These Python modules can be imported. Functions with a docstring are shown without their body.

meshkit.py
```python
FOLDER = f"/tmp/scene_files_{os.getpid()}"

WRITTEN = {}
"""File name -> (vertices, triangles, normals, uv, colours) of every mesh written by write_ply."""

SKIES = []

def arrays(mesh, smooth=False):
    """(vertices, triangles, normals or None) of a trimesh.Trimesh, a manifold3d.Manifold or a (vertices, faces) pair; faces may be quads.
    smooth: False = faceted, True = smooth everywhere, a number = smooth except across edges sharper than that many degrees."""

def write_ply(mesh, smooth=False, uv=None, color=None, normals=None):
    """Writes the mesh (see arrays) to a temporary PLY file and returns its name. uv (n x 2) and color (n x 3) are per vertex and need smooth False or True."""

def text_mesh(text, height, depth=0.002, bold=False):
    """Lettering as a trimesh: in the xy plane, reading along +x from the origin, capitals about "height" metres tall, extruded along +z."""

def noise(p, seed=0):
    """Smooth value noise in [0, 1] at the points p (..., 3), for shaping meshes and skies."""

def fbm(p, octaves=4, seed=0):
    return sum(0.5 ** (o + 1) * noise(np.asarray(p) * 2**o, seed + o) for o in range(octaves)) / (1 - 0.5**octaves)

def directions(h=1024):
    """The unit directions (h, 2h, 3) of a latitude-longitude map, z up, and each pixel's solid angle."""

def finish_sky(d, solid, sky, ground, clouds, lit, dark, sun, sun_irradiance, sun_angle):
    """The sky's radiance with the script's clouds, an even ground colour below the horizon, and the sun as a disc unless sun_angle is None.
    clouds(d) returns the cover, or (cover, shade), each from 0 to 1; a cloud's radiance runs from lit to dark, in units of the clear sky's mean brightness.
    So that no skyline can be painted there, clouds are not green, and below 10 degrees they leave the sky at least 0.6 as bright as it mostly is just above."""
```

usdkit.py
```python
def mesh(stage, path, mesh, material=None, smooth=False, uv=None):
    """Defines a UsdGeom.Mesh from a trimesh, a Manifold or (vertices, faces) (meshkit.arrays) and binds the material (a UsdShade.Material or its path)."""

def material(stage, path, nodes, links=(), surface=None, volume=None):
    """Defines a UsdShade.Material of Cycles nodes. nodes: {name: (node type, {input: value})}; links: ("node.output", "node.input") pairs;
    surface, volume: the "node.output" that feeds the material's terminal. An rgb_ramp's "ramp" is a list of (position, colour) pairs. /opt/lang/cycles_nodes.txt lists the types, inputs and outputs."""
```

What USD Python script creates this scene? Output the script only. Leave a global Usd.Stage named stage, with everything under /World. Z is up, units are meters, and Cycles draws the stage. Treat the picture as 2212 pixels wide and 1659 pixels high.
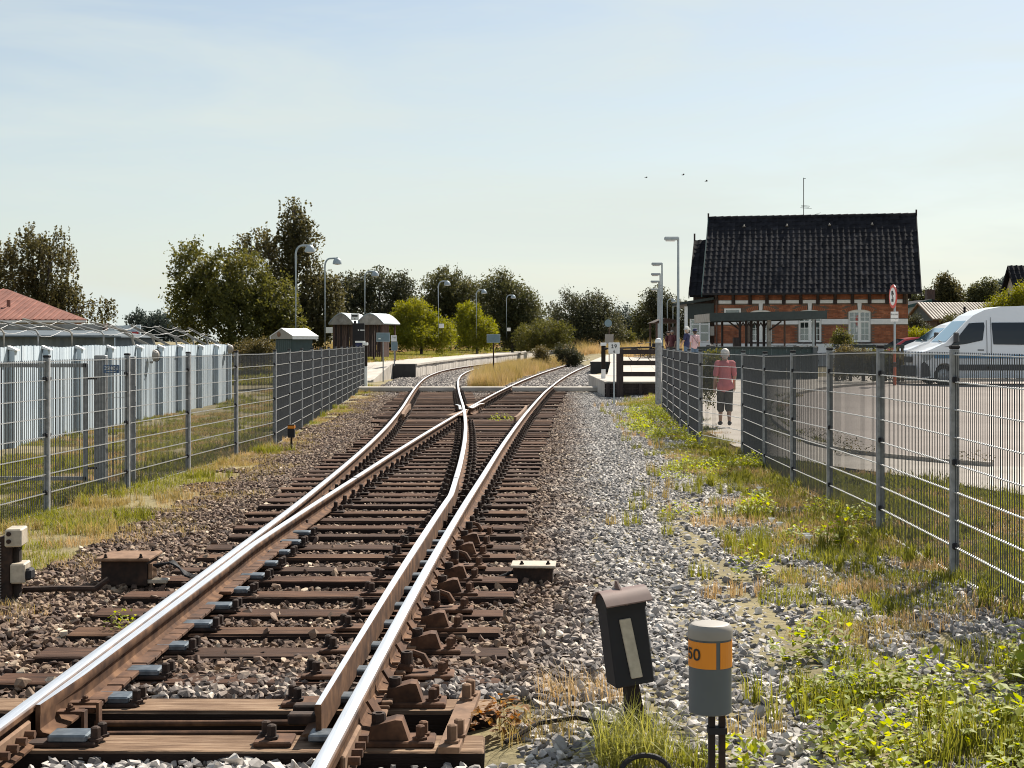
import math, random
import numpy as np, trimesh, usdkit, meshkit
from pxr import Usd, UsdGeom, UsdLux, UsdShade, Gf, Sdf, Vt
from scipy.spatial import ConvexHull, cKDTree
from scipy.interpolate import PchipInterpolator, UnivariateSpline
from shapely.geometry import Polygon, Point, box as sbox
import manifold3d as m3

# ------------------------------------------------------------------ camera, sky, sun, exposure
stage = Usd.Stage.CreateInMemory()
UsdGeom.SetStageUpAxis(stage, 'Z')
UsdGeom.Xform.Define(stage, '/World')
CH = 1.79                      # eye height above the sleepers' tops
cam = UsdGeom.Camera.Define(stage, '/World/camera')
cam.CreateHorizontalApertureAttr(36.0)
cam.CreateFocalLengthAttr(52.08)
cam.CreateVerticalApertureOffsetAttr(-1.505)
cam.CreateExposureAttr(1.1)
cam.AddTranslateOp().Set(Gf.Vec3d(0, 0, CH))
cam.AddRotateXOp().Set(90.0)
SUN_AZ, SUN_EL = math.radians(32), math.radians(46)
sun = UsdLux.DistantLight.Define(stage, '/World/sun')
sun.CreateIntensityAttr(1.25)
sun.CreateAngleAttr(0.53)
sun.CreateNormalizeAttr(True)
sun.CreateColorAttr(Gf.Vec3f(1.0, 0.93, 0.82))
sun.AddRotateZOp().Set(-math.degrees(SUN_AZ))
sun.AddRotateXOp().Set(-(90 - math.degrees(SUN_EL)))
sky_look = usdkit.material(stage, '/World/Looks/sky', {
    "tc": ("texture_coordinate", {}),
    "mp": ("mapping", {"scale": (1.2, 1.2, 7.0)}), "xz": ("separate_xyz", {}), "hz": ("map_range", {"from_min": .02, "from_max": .30, "to_min": .50, "to_max": 0., "clamp": True}),
    "mx": ("math", {"math_type": "add", "use_clamp": True}),
    "n": ("noise_texture", {"scale": 2.6, "detail": 6.0, "roughness": 0.55, "distortion": 0.4}),
    "r": ("rgb_ramp", {"ramp": [(0.0, (0.10,) * 3), (0.42, (0.15,) * 3), (0.66, (0.52,) * 3), (1.0, (0.75,) * 3)]}),
    "s": ("sky_texture", {"sky_type": "single_scattering", "sun_disc": False, "sun_elevation": SUN_EL, "sun_rotation": SUN_AZ,
                          "aerosol_density": 1.0, "air_density": 1.0, "ozone_density": 0.6}),
    "c": ("mix_color", {"b": (6.7, 7.3, 6.9)}),
    "b": ("background_shader", {"strength": 0.053})},
    [("tc.generated", "mp.vector"), ("mp.vector", "n.vector"), ("n.fac", "r.fac"), ("r.color", "mx.value1"), ("tc.generated", "xz.vector"), ("xz.z", "hz.value"), ("hz.result", "mx.value2"), ("mx.value", "c.fac"),
     ("s.color", "c.a"), ("c.result", "b.color")], surface="b.background")
sky = UsdLux.DomeLight.Define(stage, '/World/sky')
UsdShade.MaterialBindingAPI.Apply(sky.GetPrim()).Bind(sky_look)

# ------------------------------------------------------------------ where things stand
# the photograph's rays: x, y on a picture 2212 wide, horizon at 737, focal length 3200
FL, CX, HY = 3200.0, 1106.0, 737.0


def W(x, y, z=0.0):
    Y = (CH - z) * FL / (y - HY)
    return np.array([(x - CX) / FL * Y, Y, z])


def WD(x, y, Y):
    return np.array([(x - CX) / FL * Y, Y, CH - (y - HY) * Y / FL])


def ss(a, b, x):
    t = np.clip((np.asarray(x, float) - a) / (b - a), 0, 1)
    return t * t * (3 - 2 * t)


# ------------------------------------------------------------------ mesh helpers
def boxm(c, s, rz=0.0, R=None):
    """(v, f) of a box with centre c and size s, turned by rz about z or by R."""
    v = np.array([[x, y, z] for x in (-.5, .5) for y in (-.5, .5) for z in (-.5, .5)]) * np.asarray(s, float)
    if rz:
        c_, s_ = math.cos(rz), math.sin(rz)
        v = v @ np.array([[c_, s_, 0], [-s_, c_, 0], [0, 0, 1]])
    if R is not None:
        v = v @ np.asarray(R).T
    f = [[0, 1, 3], [0, 3, 2], [4, 6, 7], [4, 7, 5], [0, 4, 5], [0, 5, 1], [2, 3, 7], [2, 7, 6], [0, 2, 6], [0, 6, 4], [1, 5, 7], [1, 7, 3]]
    return v + np.asarray(c, float), np.array(f)


def cbox(c, s, rz=0.0, ch=0.01):
    """a box with chamfered top edges and corners (a hull)."""
    x, y, z = np.asarray(s, float) / 2
    ch = min(ch, x * .9, y * .9, z * .9)
    p = [[sx * (x - a), sy * (y - b), sz * (z - c_)] for sx in (-1, 1) for sy in (-1, 1) for sz in (-1, 1)
         for a, b, c_ in ((ch, ch, 0), (ch, 0, ch), (0, ch, ch))]
    v, f = hull(p)
    if rz:
        c0, s0 = math.cos(rz), math.sin(rz)
        v = v @ np.array([[c0, s0, 0], [-s0, c0, 0], [0, 0, 1]])
    return v + np.asarray(c, float), f


def hull(p):
    p = np.asarray(p, float)
    h = ConvexHull(p)
    f = h.simplices.copy()
    n = h.equations[:, :3]
    a = np.cross(p[f[:, 1]] - p[f[:, 0]], p[f[:, 2]] - p[f[:, 0]])
    flip = (a * n).sum(1) < 0
    f[flip] = f[flip][:, ::-1]
    used, inv = np.unique(f, return_inverse=True)
    return p[used], inv.reshape(f.shape)


def frame_of(a, b):
    t = np.asarray(b, float) - np.asarray(a, float)
    L = np.linalg.norm(t)
    t = t / L
    u = np.cross(t, [0, 0, 1.0]) if abs(t[2]) < .95 else np.cross(t, [0, 1.0, 0])
    u /= np.linalg.norm(u)
    return t, u, np.cross(u, t), L


def bar(a, b, w, h=None):
    """a rectangular bar from a to b, w wide (sideways) and h high."""
    h = h or w
    t, u, n, L = frame_of(a, b)
    return boxm((np.asarray(a, float) + b) / 2, (w, L, h), R=np.stack([u, t, n], 1))


def rod(a, b, r, k=6, r2=None):
    t, u, n, L = frame_of(a, b)
    r2 = r if r2 is None else r2
    an = np.arange(k) * 2 * np.pi / k
    ring = np.cos(an)[:, None] * u + np.sin(an)[:, None] * n
    v = np.vstack([np.asarray(a) + ring * r, np.asarray(b) + ring * r2, [a], [b]])
    f = []
    for i in range(k):
        j = (i + 1) % k
        f += [[i, k + j, j], [i, k + i, k + j], [2 * k, i, j], [2 * k + 1, k + j, k + i]]
    return v, np.array(f)


def pipe(pts, r, k=6):
    """a bent tube through pts, r a radius or one per point."""
    p = np.asarray(pts, float)
    t = np.gradient(p, axis=0)
    t /= np.linalg.norm(t, axis=1, keepdims=True) + 1e-12
    ref = np.array([0, 0, 1.0]) if np.abs(t[:, 2]).mean() < .7 else np.array([0, 1.0, 0])
    u = np.cross(t, ref)
    u /= np.linalg.norm(u, axis=1, keepdims=True) + 1e-12
    n = np.cross(u, t)
    an = np.arange(k) * 2 * np.pi / k
    r = np.broadcast_to(r, (len(p),))
    v = p[:, None] + r[:, None, None] * (np.cos(an)[None, :, None] * u[:, None] + np.sin(an)[None, :, None] * n[:, None])
    v = v.reshape(-1, 3)
    f = []
    m = len(p)
    for i in range(m - 1):
        for j in range(k):
            a, b = i * k + j, i * k + (j + 1) % k
            f += [[a, b + k, b], [a, a + k, b + k]]
    f += [[0, j, j + 1] for j in range(1, k - 1)] + [[(m - 1) * k, (m - 1) * k + j + 1, (m - 1) * k + j] for j in range(1, k - 1)]
    return v, np.array(f)


def sweep(profile, path, up=(0, 0, 1.0), caps=True, scale=None):
    """profile: closed (lateral, height) outline, counter-clockwise seen along the path; path: 3-D points; lateral is to the right."""
    pr, p = np.asarray(profile, float), np.asarray(path, float)
    t = np.gradient(p, axis=0)
    t /= np.linalg.norm(t, axis=1, keepdims=True)
    u = np.cross(t, up)
    u /= np.linalg.norm(u, axis=1, keepdims=True)
    n = np.cross(u, t)
    k, m = len(pr), len(p)
    if scale is None:
        prs = np.broadcast_to(pr, (m, k, 2))
    else:
        prs = np.asarray(scale)
    v = (p[:, None] + prs[..., :1] * u[:, None] + prs[..., 1:] * n[:, None]).reshape(-1, 3)
    i, j = np.meshgrid(np.arange(m - 1), np.arange(k), indexing='ij')
    a, b = i * k + j, i * k + (j + 1) % k
    f = np.concatenate([np.stack([a, b, b + k], -1).reshape(-1, 3), np.stack([a, b + k, a + k], -1).reshape(-1, 3)])
    if caps:
        tri = trimesh.creation.triangulate_polygon(Polygon(pr), engine='earcut')
        pv, pf = np.asarray(tri[0]), np.asarray(tri[1])
        idx = cKDTree(pr).query(pv)[1]
        pf = idx[pf]
        e1, e2 = pr[pf[:, 1]] - pr[pf[:, 0]], pr[pf[:, 2]] - pr[pf[:, 0]]
        ar = e1[:, 0] * e2[:, 1] - e1[:, 1] * e2[:, 0]
        pf = np.where((ar > 0)[:, None], pf, pf[:, ::-1])
        f = np.concatenate([f, pf[:, ::-1], pf + (m - 1) * k])
    # make sure normals point outwards
    tm = trimesh.Trimesh(v, f, process=False)
    if tm.volume < 0:
        f = f[:, ::-1]
    return v, f


def extr(poly, depth, at=(0, 0, 0), ex=(1, 0, 0), ey=(0, 0, 1)):
    """a shapely polygon in the plane (ex, ey) through at, extruded by depth along ex x ey."""
    m = trimesh.creation.extrude_polygon(poly, depth, engine='earcut')
    ex, ey = np.asarray(ex, float), np.asarray(ey, float)
    R = np.stack([ex, ey, np.cross(ex, ey)], 1)
    return m.vertices @ R.T + np.asarray(at, float), np.asarray(m.faces)


def cyl(c, r, h, k=16, r2=None):
    c = np.asarray(c, float)
    return rod(c, c + [0, 0, h], r, k, r2)


def lathe(prof, c=(0, 0, 0), k=20):
    """prof: (radius, height) from bottom to top."""
    p = np.asarray(prof, float)
    an = np.arange(k) * 2 * np.pi / k
    v = np.stack([p[:, None, 0] * np.cos(an), p[:, None, 0] * np.sin(an), np.broadcast_to(p[:, 1:2], (len(p), k))], -1).reshape(-1, 3)
    f = []
    for i in range(len(p) - 1):
        for j in range(k):
            a, b = i * k + j, i * k + (j + 1) % k
            f += [[a, b, b + k], [a, b + k, a + k]]
    return v + np.asarray(c, float), np.array(f)


def join(parts):
    vs, fs, n = [], [], 0
    for v, f in parts:
        vs.append(np.asarray(v, float)); fs.append(np.asarray(f) + n); n += len(v)
    return np.vstack(vs), np.vstack(fs)


def quadsheet(X, Y, Z):
    """a grid sheet from 2-D arrays."""
    m, n = X.shape
    v = np.stack([X, Y, Z], -1).reshape(-1, 3)
    i, j = np.meshgrid(np.arange(m - 1), np.arange(n - 1), indexing='ij')
    a = i * n + j
    f = np.concatenate([np.stack([a, a + n, a + n + 1], -1).reshape(-1, 3), np.stack([a, a + n + 1, a + 1], -1).reshape(-1, 3)])
    return v, f


def flip_up(m):
    v, f = m
    n = np.cross(v[f[:, 1]] - v[f[:, 0]], v[f[:, 2]] - v[f[:, 0]])
    if n[:, 2].sum() < 0:
        f = f[:, ::-1]
    return v, f


# ------------------------------------------------------------------ prims, names, labels
USED, LOC = {}, {}


def numbered(parent, name):
    k = USED.get((parent, name), 0)
    USED[(parent, name)] = k + 1
    return name if k == 0 else f'{name}_{k:03d}'


def tag(prim, label=None, cat=None, group=None, kind=None):
    for k, v in (('label', label), ('category', cat), ('group', group), ('kind', kind)):
        if v:
            prim.SetCustomDataByKey(k, v)
    return prim


def thing(name, label, cat, loc=(0, 0, 0), rz=0.0, group=None):
    path = '/World/' + numbered('/World', name)
    x = UsdGeom.Xform.Define(stage, path)
    x.AddTranslateOp().Set(Gf.Vec3d(*map(float, loc)))
    if rz:
        x.AddRotateZOp().Set(math.degrees(rz))
    LOC[path] = np.asarray(loc, float)
    tag(x.GetPrim(), label, cat, group)
    return path


def obj(name, mesh, mat, parent='/World', smooth=False, rnd=None, label=None, kind=None, local=False):
    """one Mesh prim; vertices are in world space unless local (then in the thing's own space)."""
    if hasattr(mesh, 'vertices'):
        mesh = (np.asarray(mesh.vertices), np.asarray(mesh.faces))
    v, f = mesh
    root = '/'.join(parent.split('/')[:3])
    if root in LOC and not local:
        v = np.asarray(v, float) - LOC[root]
    path = parent + '/' + numbered(parent, name)
    m = usdkit.mesh(stage, path, (v, f), MATS[mat] if isinstance(mat, str) else mat, smooth)
    if rnd is not None:
        UsdGeom.PrimvarsAPI(m).CreatePrimvar('rnd', Sdf.ValueTypeNames.FloatArray, 'vertex').Set(Vt.FloatArray.FromNumpy(np.asarray(rnd, np.float32)))
    if label or kind:
        tag(m.GetPrim(), label, None, None, kind)
    return path


def struct(name, mesh, mat, parent='/World', smooth=False, label=None, rnd=None):
    p = obj(name, mesh, mat, parent, smooth, rnd)
    if parent == '/World':
        tag(stage.GetPrimAtPath(p), label, None, None, 'structure')
    return p


def single(name, mesh, mat, label, cat, smooth=False, group=None, kind=None, rnd=None):
    p = obj(name, mesh, mat, '/World', smooth, rnd)
    tag(stage.GetPrimAtPath(p), label, cat, group, kind)
    return p


def dup(src, loc, rz, label, group=None, sc=None):
    pr = stage.GetPrimAtPath(src)
    base = src.split('/')[-1]
    base = base[:-4] if base[-4:-3] == '_' and base[-3:].isdigit() else base
    path = '/World/' + numbered('/World', base)
    x = UsdGeom.Xform.Define(stage, path)
    x.GetPrim().GetReferences().AddInternalReference(pr.GetPath())
    x.ClearXformOpOrder()
    x.AddTranslateOp(opSuffix='c').Set(Gf.Vec3d(*map(float, loc)))
    x.AddRotateZOp(opSuffix='c').Set(math.degrees(rz))
    if sc:
        x.AddScaleOp(opSuffix='c').Set(Gf.Vec3f(*sc))
    x.GetPrim().SetInstanceable(True)
    d = pr.GetCustomData()
    tag(x.GetPrim(), label, d.get('category'), group or d.get('group'))
    return path


# ------------------------------------------------------------------ materials
MATS = {}


def mk(name, nodes, links, surface='p.BSDF'):
    MATS[name] = usdkit.material(stage, '/World/Looks/' + name, nodes, links, surface=surface)
    return MATS[name]


def pmat(name, stops, scale=6., rough=.75, bump=0., bscale=None, metal=0., detail=5., stretch=None, rnd=0., spec=.35, coat=0., lo=.3, hi=.7, bdist=.01, oi=0.):
    """a noise-mottled surface. stops: colours dark to light; rnd: how far the mesh's own random values shift its tone; oi: per-object shift."""
    k = len(stops)
    ramp = [(lo + (hi - lo) * i / max(1, k - 1), tuple(c)) for i, c in enumerate(stops)]
    nodes = {"tc": ("texture_coordinate", {}), "mp": ("mapping", {"scale": stretch or (1., 1., 1.)}),
             "n": ("noise_texture", {"scale": scale, "detail": detail, "roughness": .6}),
             "r": ("rgb_ramp", {"ramp": ramp}),
             "p": ("principled_bsdf", {"roughness": rough, "metallic": metal, "specular_ior_level": spec, "coat_weight": coat})}
    links = [("tc.object", "mp.vector"), ("mp.vector", "n.vector"), ("n.fac", "r.fac")]
    out = "r.color"
    if rnd:
        nodes["at"] = ("attribute", {"attribute": "rnd"})
        nodes["mr"] = ("map_range", {"to_min": 1 - rnd, "to_max": 1 + rnd})
        nodes["mx"] = ("mix_color", {"blend_type": "multiply", "fac": 1.0})
        nodes["cc"] = ("combine_color", {})
        links += [("at.fac", "mr.value"), ("mr.result", "cc.r"), ("mr.result", "cc.g"), ("mr.result", "cc.b"), (out, "mx.a"), ("cc.color", "mx.b")]
        out = "mx.result"
    if oi:
        nodes["oi"] = ("object_info", {})
        nodes["mo"] = ("map_range", {"to_min": 1 - oi, "to_max": 1 + oi})
        nodes["my"] = ("mix_color", {"blend_type": "multiply", "fac": 1.0})
        nodes["cd"] = ("combine_color", {})
        links += [("oi.random", "mo.value"), ("mo.result", "cd.r"), ("mo.result", "cd.g"), ("mo.result", "cd.b"), (out, "my.a"), ("cd.color", "my.b")]
        out = "my.result"
    links.append((out, "p.base_color"))
    if bump:
        nodes["n2"] = ("noise_texture", {"scale": bscale or scale * 4, "detail": 4.})
        nodes["bp"] = ("bump", {"strength": bump, "distance": bdist})
        links += [("mp.vector", "n2.vector"), ("n2.fac", "bp.height"), ("bp.normal", "p.normal")]
    return mk(name, nodes, links)


def leafmat(name, c1, c2, c3, trans=.45, scale=.8, rough=.55):
    """leaves: tone from the mesh's random values and a slow noise, part translucent."""
    nodes = {"at": ("attribute", {"attribute": "rnd"}), "g": ("geometry", {}),
             "n": ("noise_texture", {"scale": scale, "detail": 3.}),
             "ad": ("math", {"math_type": "multiply_add", "value2": .55, "value3": 0.}),
             "a2": ("math", {"math_type": "multiply_add", "value2": .45}),
             "r": ("rgb_ramp", {"ramp": [(.12, c1), (.5, c2), (.88, c3)]}),
             "p": ("principled_bsdf", {"roughness": rough, "specular_ior_level": .25}),
             "t": ("translucent_bsdf", {}),
             "hs": ("hsv", {"hue": .485, "saturation": 1.15, "value": 1.5}),
             "m": ("mix_closure", {"fac": trans})}
    return mk(name, nodes, [("g.position", "n.vector"), ("at.fac", "ad.value1"), ("n.fac", "a2.value1"), ("ad.value", "a2.value3"), ("a2.value", "r.fac"),
                            ("r.color", "p.base_color"), ("r.color", "hs.color"), ("hs.color", "t.color"), ("p.BSDF", "m.closure1"), ("t.BSDF", "m.closure2")], surface="m.closure")


def paint(name, c, rough=.45, metal=0., coat=0., mott=.12, scale=9., bump=0., spec=.5):
    c = np.array(c, float)
    return pmat(name, [c * (1 - mott), c, c * (1 + mott)], scale=scale, rough=rough, metal=metal, coat=coat, bump=bump, spec=spec)


paint('white_paint', (.68, .68, .66), mott=.06)
paint('white_trim', (.62, .62, .62), rough=.6, mott=.08)
paint('black_plastic', (.016, .015, .017), rough=.7, spec=.25)
paint('dark_iron', (.022, .016, .013), rough=.85, mott=.4, spec=.2)
paint('black_text', (.012, .012, .013), rough=.6, mott=.02)
paint('white_text', (.75, .75, .73), rough=.6, mott=.02)
paint('red_paint', (.34, .03, .035), rough=.4)
paint('sign_red', (.5, .045, .03), rough=.4)
paint('blue_paint', (.035, .11, .24), rough=.4)
paint('amber', (.60, .20, .008), rough=.4, mott=.04)
paint('signal_grey', (.065, .077, .085), rough=.5, mott=.05)
paint('cap_grey', (.22, .20, .175), rough=.5, mott=.08)
paint('orange_paint', (.62, .14, .05), rough=.5)
paint('sign_back', (.13, .19, .22), rough=.45)
paint('green_black', (.014, .022, .02), rough=.65, mott=.3)
paint('dark_green_paint', (.012, .05, .05), rough=.5)
paint('hut_green', (.014, .034, .036), rough=.5, mott=.25)
pmat('galvanised', [(.17, .172, .175), (.245, .248, .25), (.32, .322, .325)], scale=14, rough=.6, metal=.3, bump=.05)
pmat('galv_wire', [(.05, .052, .056), (.08, .082, .086)], scale=20, rough=.6, metal=.2, spec=.3)
pmat('galv_bright', [(.5, .5, .5), (.62, .62, .61)], scale=20, rough=.38, metal=.8, spec=.6)
pmat('lamp_grey', [(.26, .30, .32), (.34, .38, .4)], scale=3, rough=.5, metal=.2)
pmat('rust', [(.030, .013, .007), (.075, .034, .017), (.135, .066, .034)], scale=9, rough=.88, bump=.25, bscale=70, bdist=.004)
pmat('rust_dark', [(.012, .007, .005), (.028, .015, .010), (.055, .029, .018)], scale=14, rough=.85, bump=.25, bscale=60, bdist=.004)
pmat('rust_tan', [(.095, .052, .030), (.16, .092, .054), (.23, .14, .085)], scale=9, rough=.85, bump=.15, bscale=60, bdist=.003)
pmat('slide_steel', [(.06, .075, .09), (.10, .12, .14), (.16, .18, .20)], scale=18, rough=.42, metal=.5, bump=.12, bscale=50, bdist=.002)


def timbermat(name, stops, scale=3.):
    """weathered on top, tarred sides and ends, blackened further to paint in the shade of the bays."""
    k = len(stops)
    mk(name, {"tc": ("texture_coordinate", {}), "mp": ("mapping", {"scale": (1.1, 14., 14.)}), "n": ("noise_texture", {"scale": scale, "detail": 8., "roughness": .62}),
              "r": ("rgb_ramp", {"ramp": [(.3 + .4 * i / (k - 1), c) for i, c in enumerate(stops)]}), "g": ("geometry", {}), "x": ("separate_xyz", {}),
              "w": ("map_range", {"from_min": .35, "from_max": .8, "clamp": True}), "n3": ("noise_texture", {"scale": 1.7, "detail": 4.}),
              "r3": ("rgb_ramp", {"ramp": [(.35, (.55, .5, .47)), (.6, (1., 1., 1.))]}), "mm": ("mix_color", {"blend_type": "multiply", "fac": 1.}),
              "oi": ("object_info", {}), "m": ("mix_color", {"a": (.016, .010, .008)}), "n2": ("noise_texture", {"scale": 7., "detail": 6.}), "bp": ("bump", {"strength": .8, "distance": .012}),  # near-black side colour: tar, plus shade between the timbers painted in
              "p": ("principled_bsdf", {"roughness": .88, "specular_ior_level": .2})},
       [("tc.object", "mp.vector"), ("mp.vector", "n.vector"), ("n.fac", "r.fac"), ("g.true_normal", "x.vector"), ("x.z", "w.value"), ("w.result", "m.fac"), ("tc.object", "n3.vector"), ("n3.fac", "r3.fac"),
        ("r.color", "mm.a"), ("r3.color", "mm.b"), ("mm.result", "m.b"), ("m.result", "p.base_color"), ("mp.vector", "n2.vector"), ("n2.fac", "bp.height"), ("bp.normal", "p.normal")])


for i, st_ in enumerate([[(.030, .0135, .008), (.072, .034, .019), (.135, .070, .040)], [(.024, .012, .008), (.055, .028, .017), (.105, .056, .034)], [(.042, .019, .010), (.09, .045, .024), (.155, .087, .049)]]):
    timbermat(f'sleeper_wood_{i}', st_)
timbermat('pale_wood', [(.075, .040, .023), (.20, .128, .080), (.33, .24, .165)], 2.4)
pmat('grey_wood', [(.17, .15, .13), (.27, .25, .22), (.36, .335, .30)], scale=3, rough=.85, bump=.4, stretch=(1, 6., 1), bdist=.008)
pmat('dark_wood', [(.020, .014, .013), (.034, .024, .022), (.05, .036, .032)], scale=4, rough=.8, bump=.3, stretch=(6, 6., .7))
pmat('brown_wood', [(.05, .03, .024), (.085, .052, .04), (.12, .078, .06)], scale=4, rough=.8, bump=.3, stretch=(6, 6., .7))
pmat('board_white', [(.32, .39, .46), (.42, .49, .55), (.50, .56, .61)], scale=1.3, rough=.7, bump=.1, stretch=(1, 1, .5), oi=.10)
pmat('corrugated_grey', [(.10, .115, .125), (.14, .158, .17), (.18, .195, .205)], scale=1.2, rough=.6, metal=.1)
pmat('roof_sheet_grey', [(.05, .066, .078), (.075, .092, .105)], scale=1.5, rough=.6)
pmat('brick', [(.185, .062, .032), (.27, .095, .048), (.35, .14, .072)], scale=3., rough=.88, bump=.25, bscale=60, rnd=.28, bdist=.004)
pmat('mortar', [(.10, .075, .06), (.15, .115, .09)], scale=10, rough=.95)
pmat('roof_tile', [(.010, .010, .013), (.016, .016, .020), (.026, .026, .030)], scale=2.2, spec=.1, rough=.9, bump=.1, rnd=.22, oi=.12)
pmat('red_tile', [(.15, .056, .040), (.21, .082, .058), (.26, .11, .08)], scale=1.5, rough=.8, rnd=.2)
pmat('concrete', [(.27, .245, .21), (.36, .33, .29), (.44, .405, .36)], scale=1.2, rough=.9, bump=.1, bscale=30)
pmat('concrete_panel', [(.27, .245, .215), (.38, .345, .305), (.46, .425, .38)], scale=1.6, rough=.9, bump=.1, bscale=30, oi=.14)
pmat('paving', [(.28, .25, .215), (.355, .32, .28), (.42, .385, .34)], scale=1.8, rough=.9, bump=.12, bscale=40, oi=.12)
pmat('dark_concrete', [(.03, .028, .026), (.05, .047, .045)], scale=3, rough=.9)
pmat('asphalt', [(.265, .226, .20), (.31, .268, .24), (.35, .305, .272)], scale=.35, rough=.92, bump=.35, bscale=90, bdist=.006, detail=8)
pmat('path_stone', [(.32, .285, .245), (.39, .35, .305), (.45, .41, .36)], scale=.8, rough=.92, bump=.15, bscale=60, detail=8)
pmat('soil', [(.10, .085, .04), (.17, .145, .06), (.24, .20, .09)], scale=.9, rough=.95, bump=.5, bscale=30, detail=8, bdist=.02)
pmat('far_grass', [(.10, .082, .040), (.16, .132, .062), (.22, .18, .09)], scale=.9, rough=.95, bump=.6, bscale=14, detail=8, bdist=.05)
pmat('bed_earth', [(.04, .026, .018), (.085, .058, .04), (.13, .095, .07)], scale=7, rough=.95, bump=.6, bscale=30, bdist=.02)
pmat('bark', [(.05, .04, .035), (.10, .085, .075), (.2, .18, .17)], scale=4, rough=.9, bump=.4, stretch=(1, 1, .4))
pmat('van_white', [(.60, .63, .66), (.64, .67, .70)], scale=.7, rough=.28, coat=.6, spec=.5)
paint('van_blue', (.03, .17, .32), rough=.3, coat=.5)
paint('car_dark', (.03, .028, .03), rough=.25, coat=.7)
paint('car_red', (.28, .02, .025), rough=.3, coat=.6)
paint('car_silver', (.55, .56, .58), rough=.3, coat=.6)
paint('trim_dark', (.03, .032, .036), rough=.6)
paint('tyre', (.02, .02, .021), rough=.85)
paint('rim', (.35, .36, .37), rough=.4, metal=.6)
paint('skin', (.42, .25, .17), rough=.6, mott=.08)
paint('hair_grey', (.42, .40, .37), rough=.7, mott=.25, scale=60)
paint('hair_dark', (.05, .035, .03), rough=.7, mott=.3, scale=60)
paint('pink_shirt', (.55, .16, .17), rough=.85, mott=.1)
paint('pale_pink', (.62, .42, .44), rough=.85, mott=.1)
paint('olive_cloth', (.06, .055, .045), rough=.9, mott=.2)
paint('navy_cloth', (.03, .035, .09), rough=.9, mott=.2)
paint('jeans', (.10, .15, .22), rough=.9, mott=.2)
paint('white_cloth', (.62, .62, .58), rough=.9)
paint('wine_cloth', (.10, .03, .035), rough=.9, mott=.2)
paint('shoe', (.03, .028, .03), rough=.8)
paint('bone_glass', (.36, .31, .24), rough=.5, mott=.25, scale=16)
paint('hood_brown', (.13, .075, .062), rough=.5, mott=.2, scale=14)
paint('petal', (.7, .7, .68), rough=.7)
mk('pane', {"f": ("fresnel", {"IOR": 1.6}), "ad": ("math", {"math_type": "multiply_add", "value2": 1.2, "value3": .08, "use_clamp": True}),
            "t": ("transparent_bsdf", {"color": (.55, .62, .62)}), "g": ("glossy_bsdf", {"color": (.95, .97, 1.), "roughness": .02}),
            "m": ("mix_closure", {})}, [("f.fac", "ad.value1"), ("ad.value", "m.fac"), ("t.BSDF", "m.closure1"), ("g.BSDF", "m.closure2")], surface="m.closure")
mk('dark_glass', {"p": ("principled_bsdf", {"base_color": (.008, .010, .013), "roughness": .04, "specular_ior_level": .5})}, [])
mk('windscreen', {"f": ("fresnel", {"IOR": 1.5}), "ad": ("math", {"math_type": "multiply_add", "value2": 1.2, "value3": .22, "use_clamp": True}),
                  "t": ("transparent_bsdf", {"color": (.45, .6, .6)}), "g": ("glossy_bsdf", {"color": (.8, .95, 1.), "roughness": .05}), "m": ("mix_closure", {})},
   [("f.fac", "ad.value1"), ("ad.value", "m.fac"), ("t.BSDF", "m.closure1"), ("g.BSDF", "m.closure2")], surface="m.closure")
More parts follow.
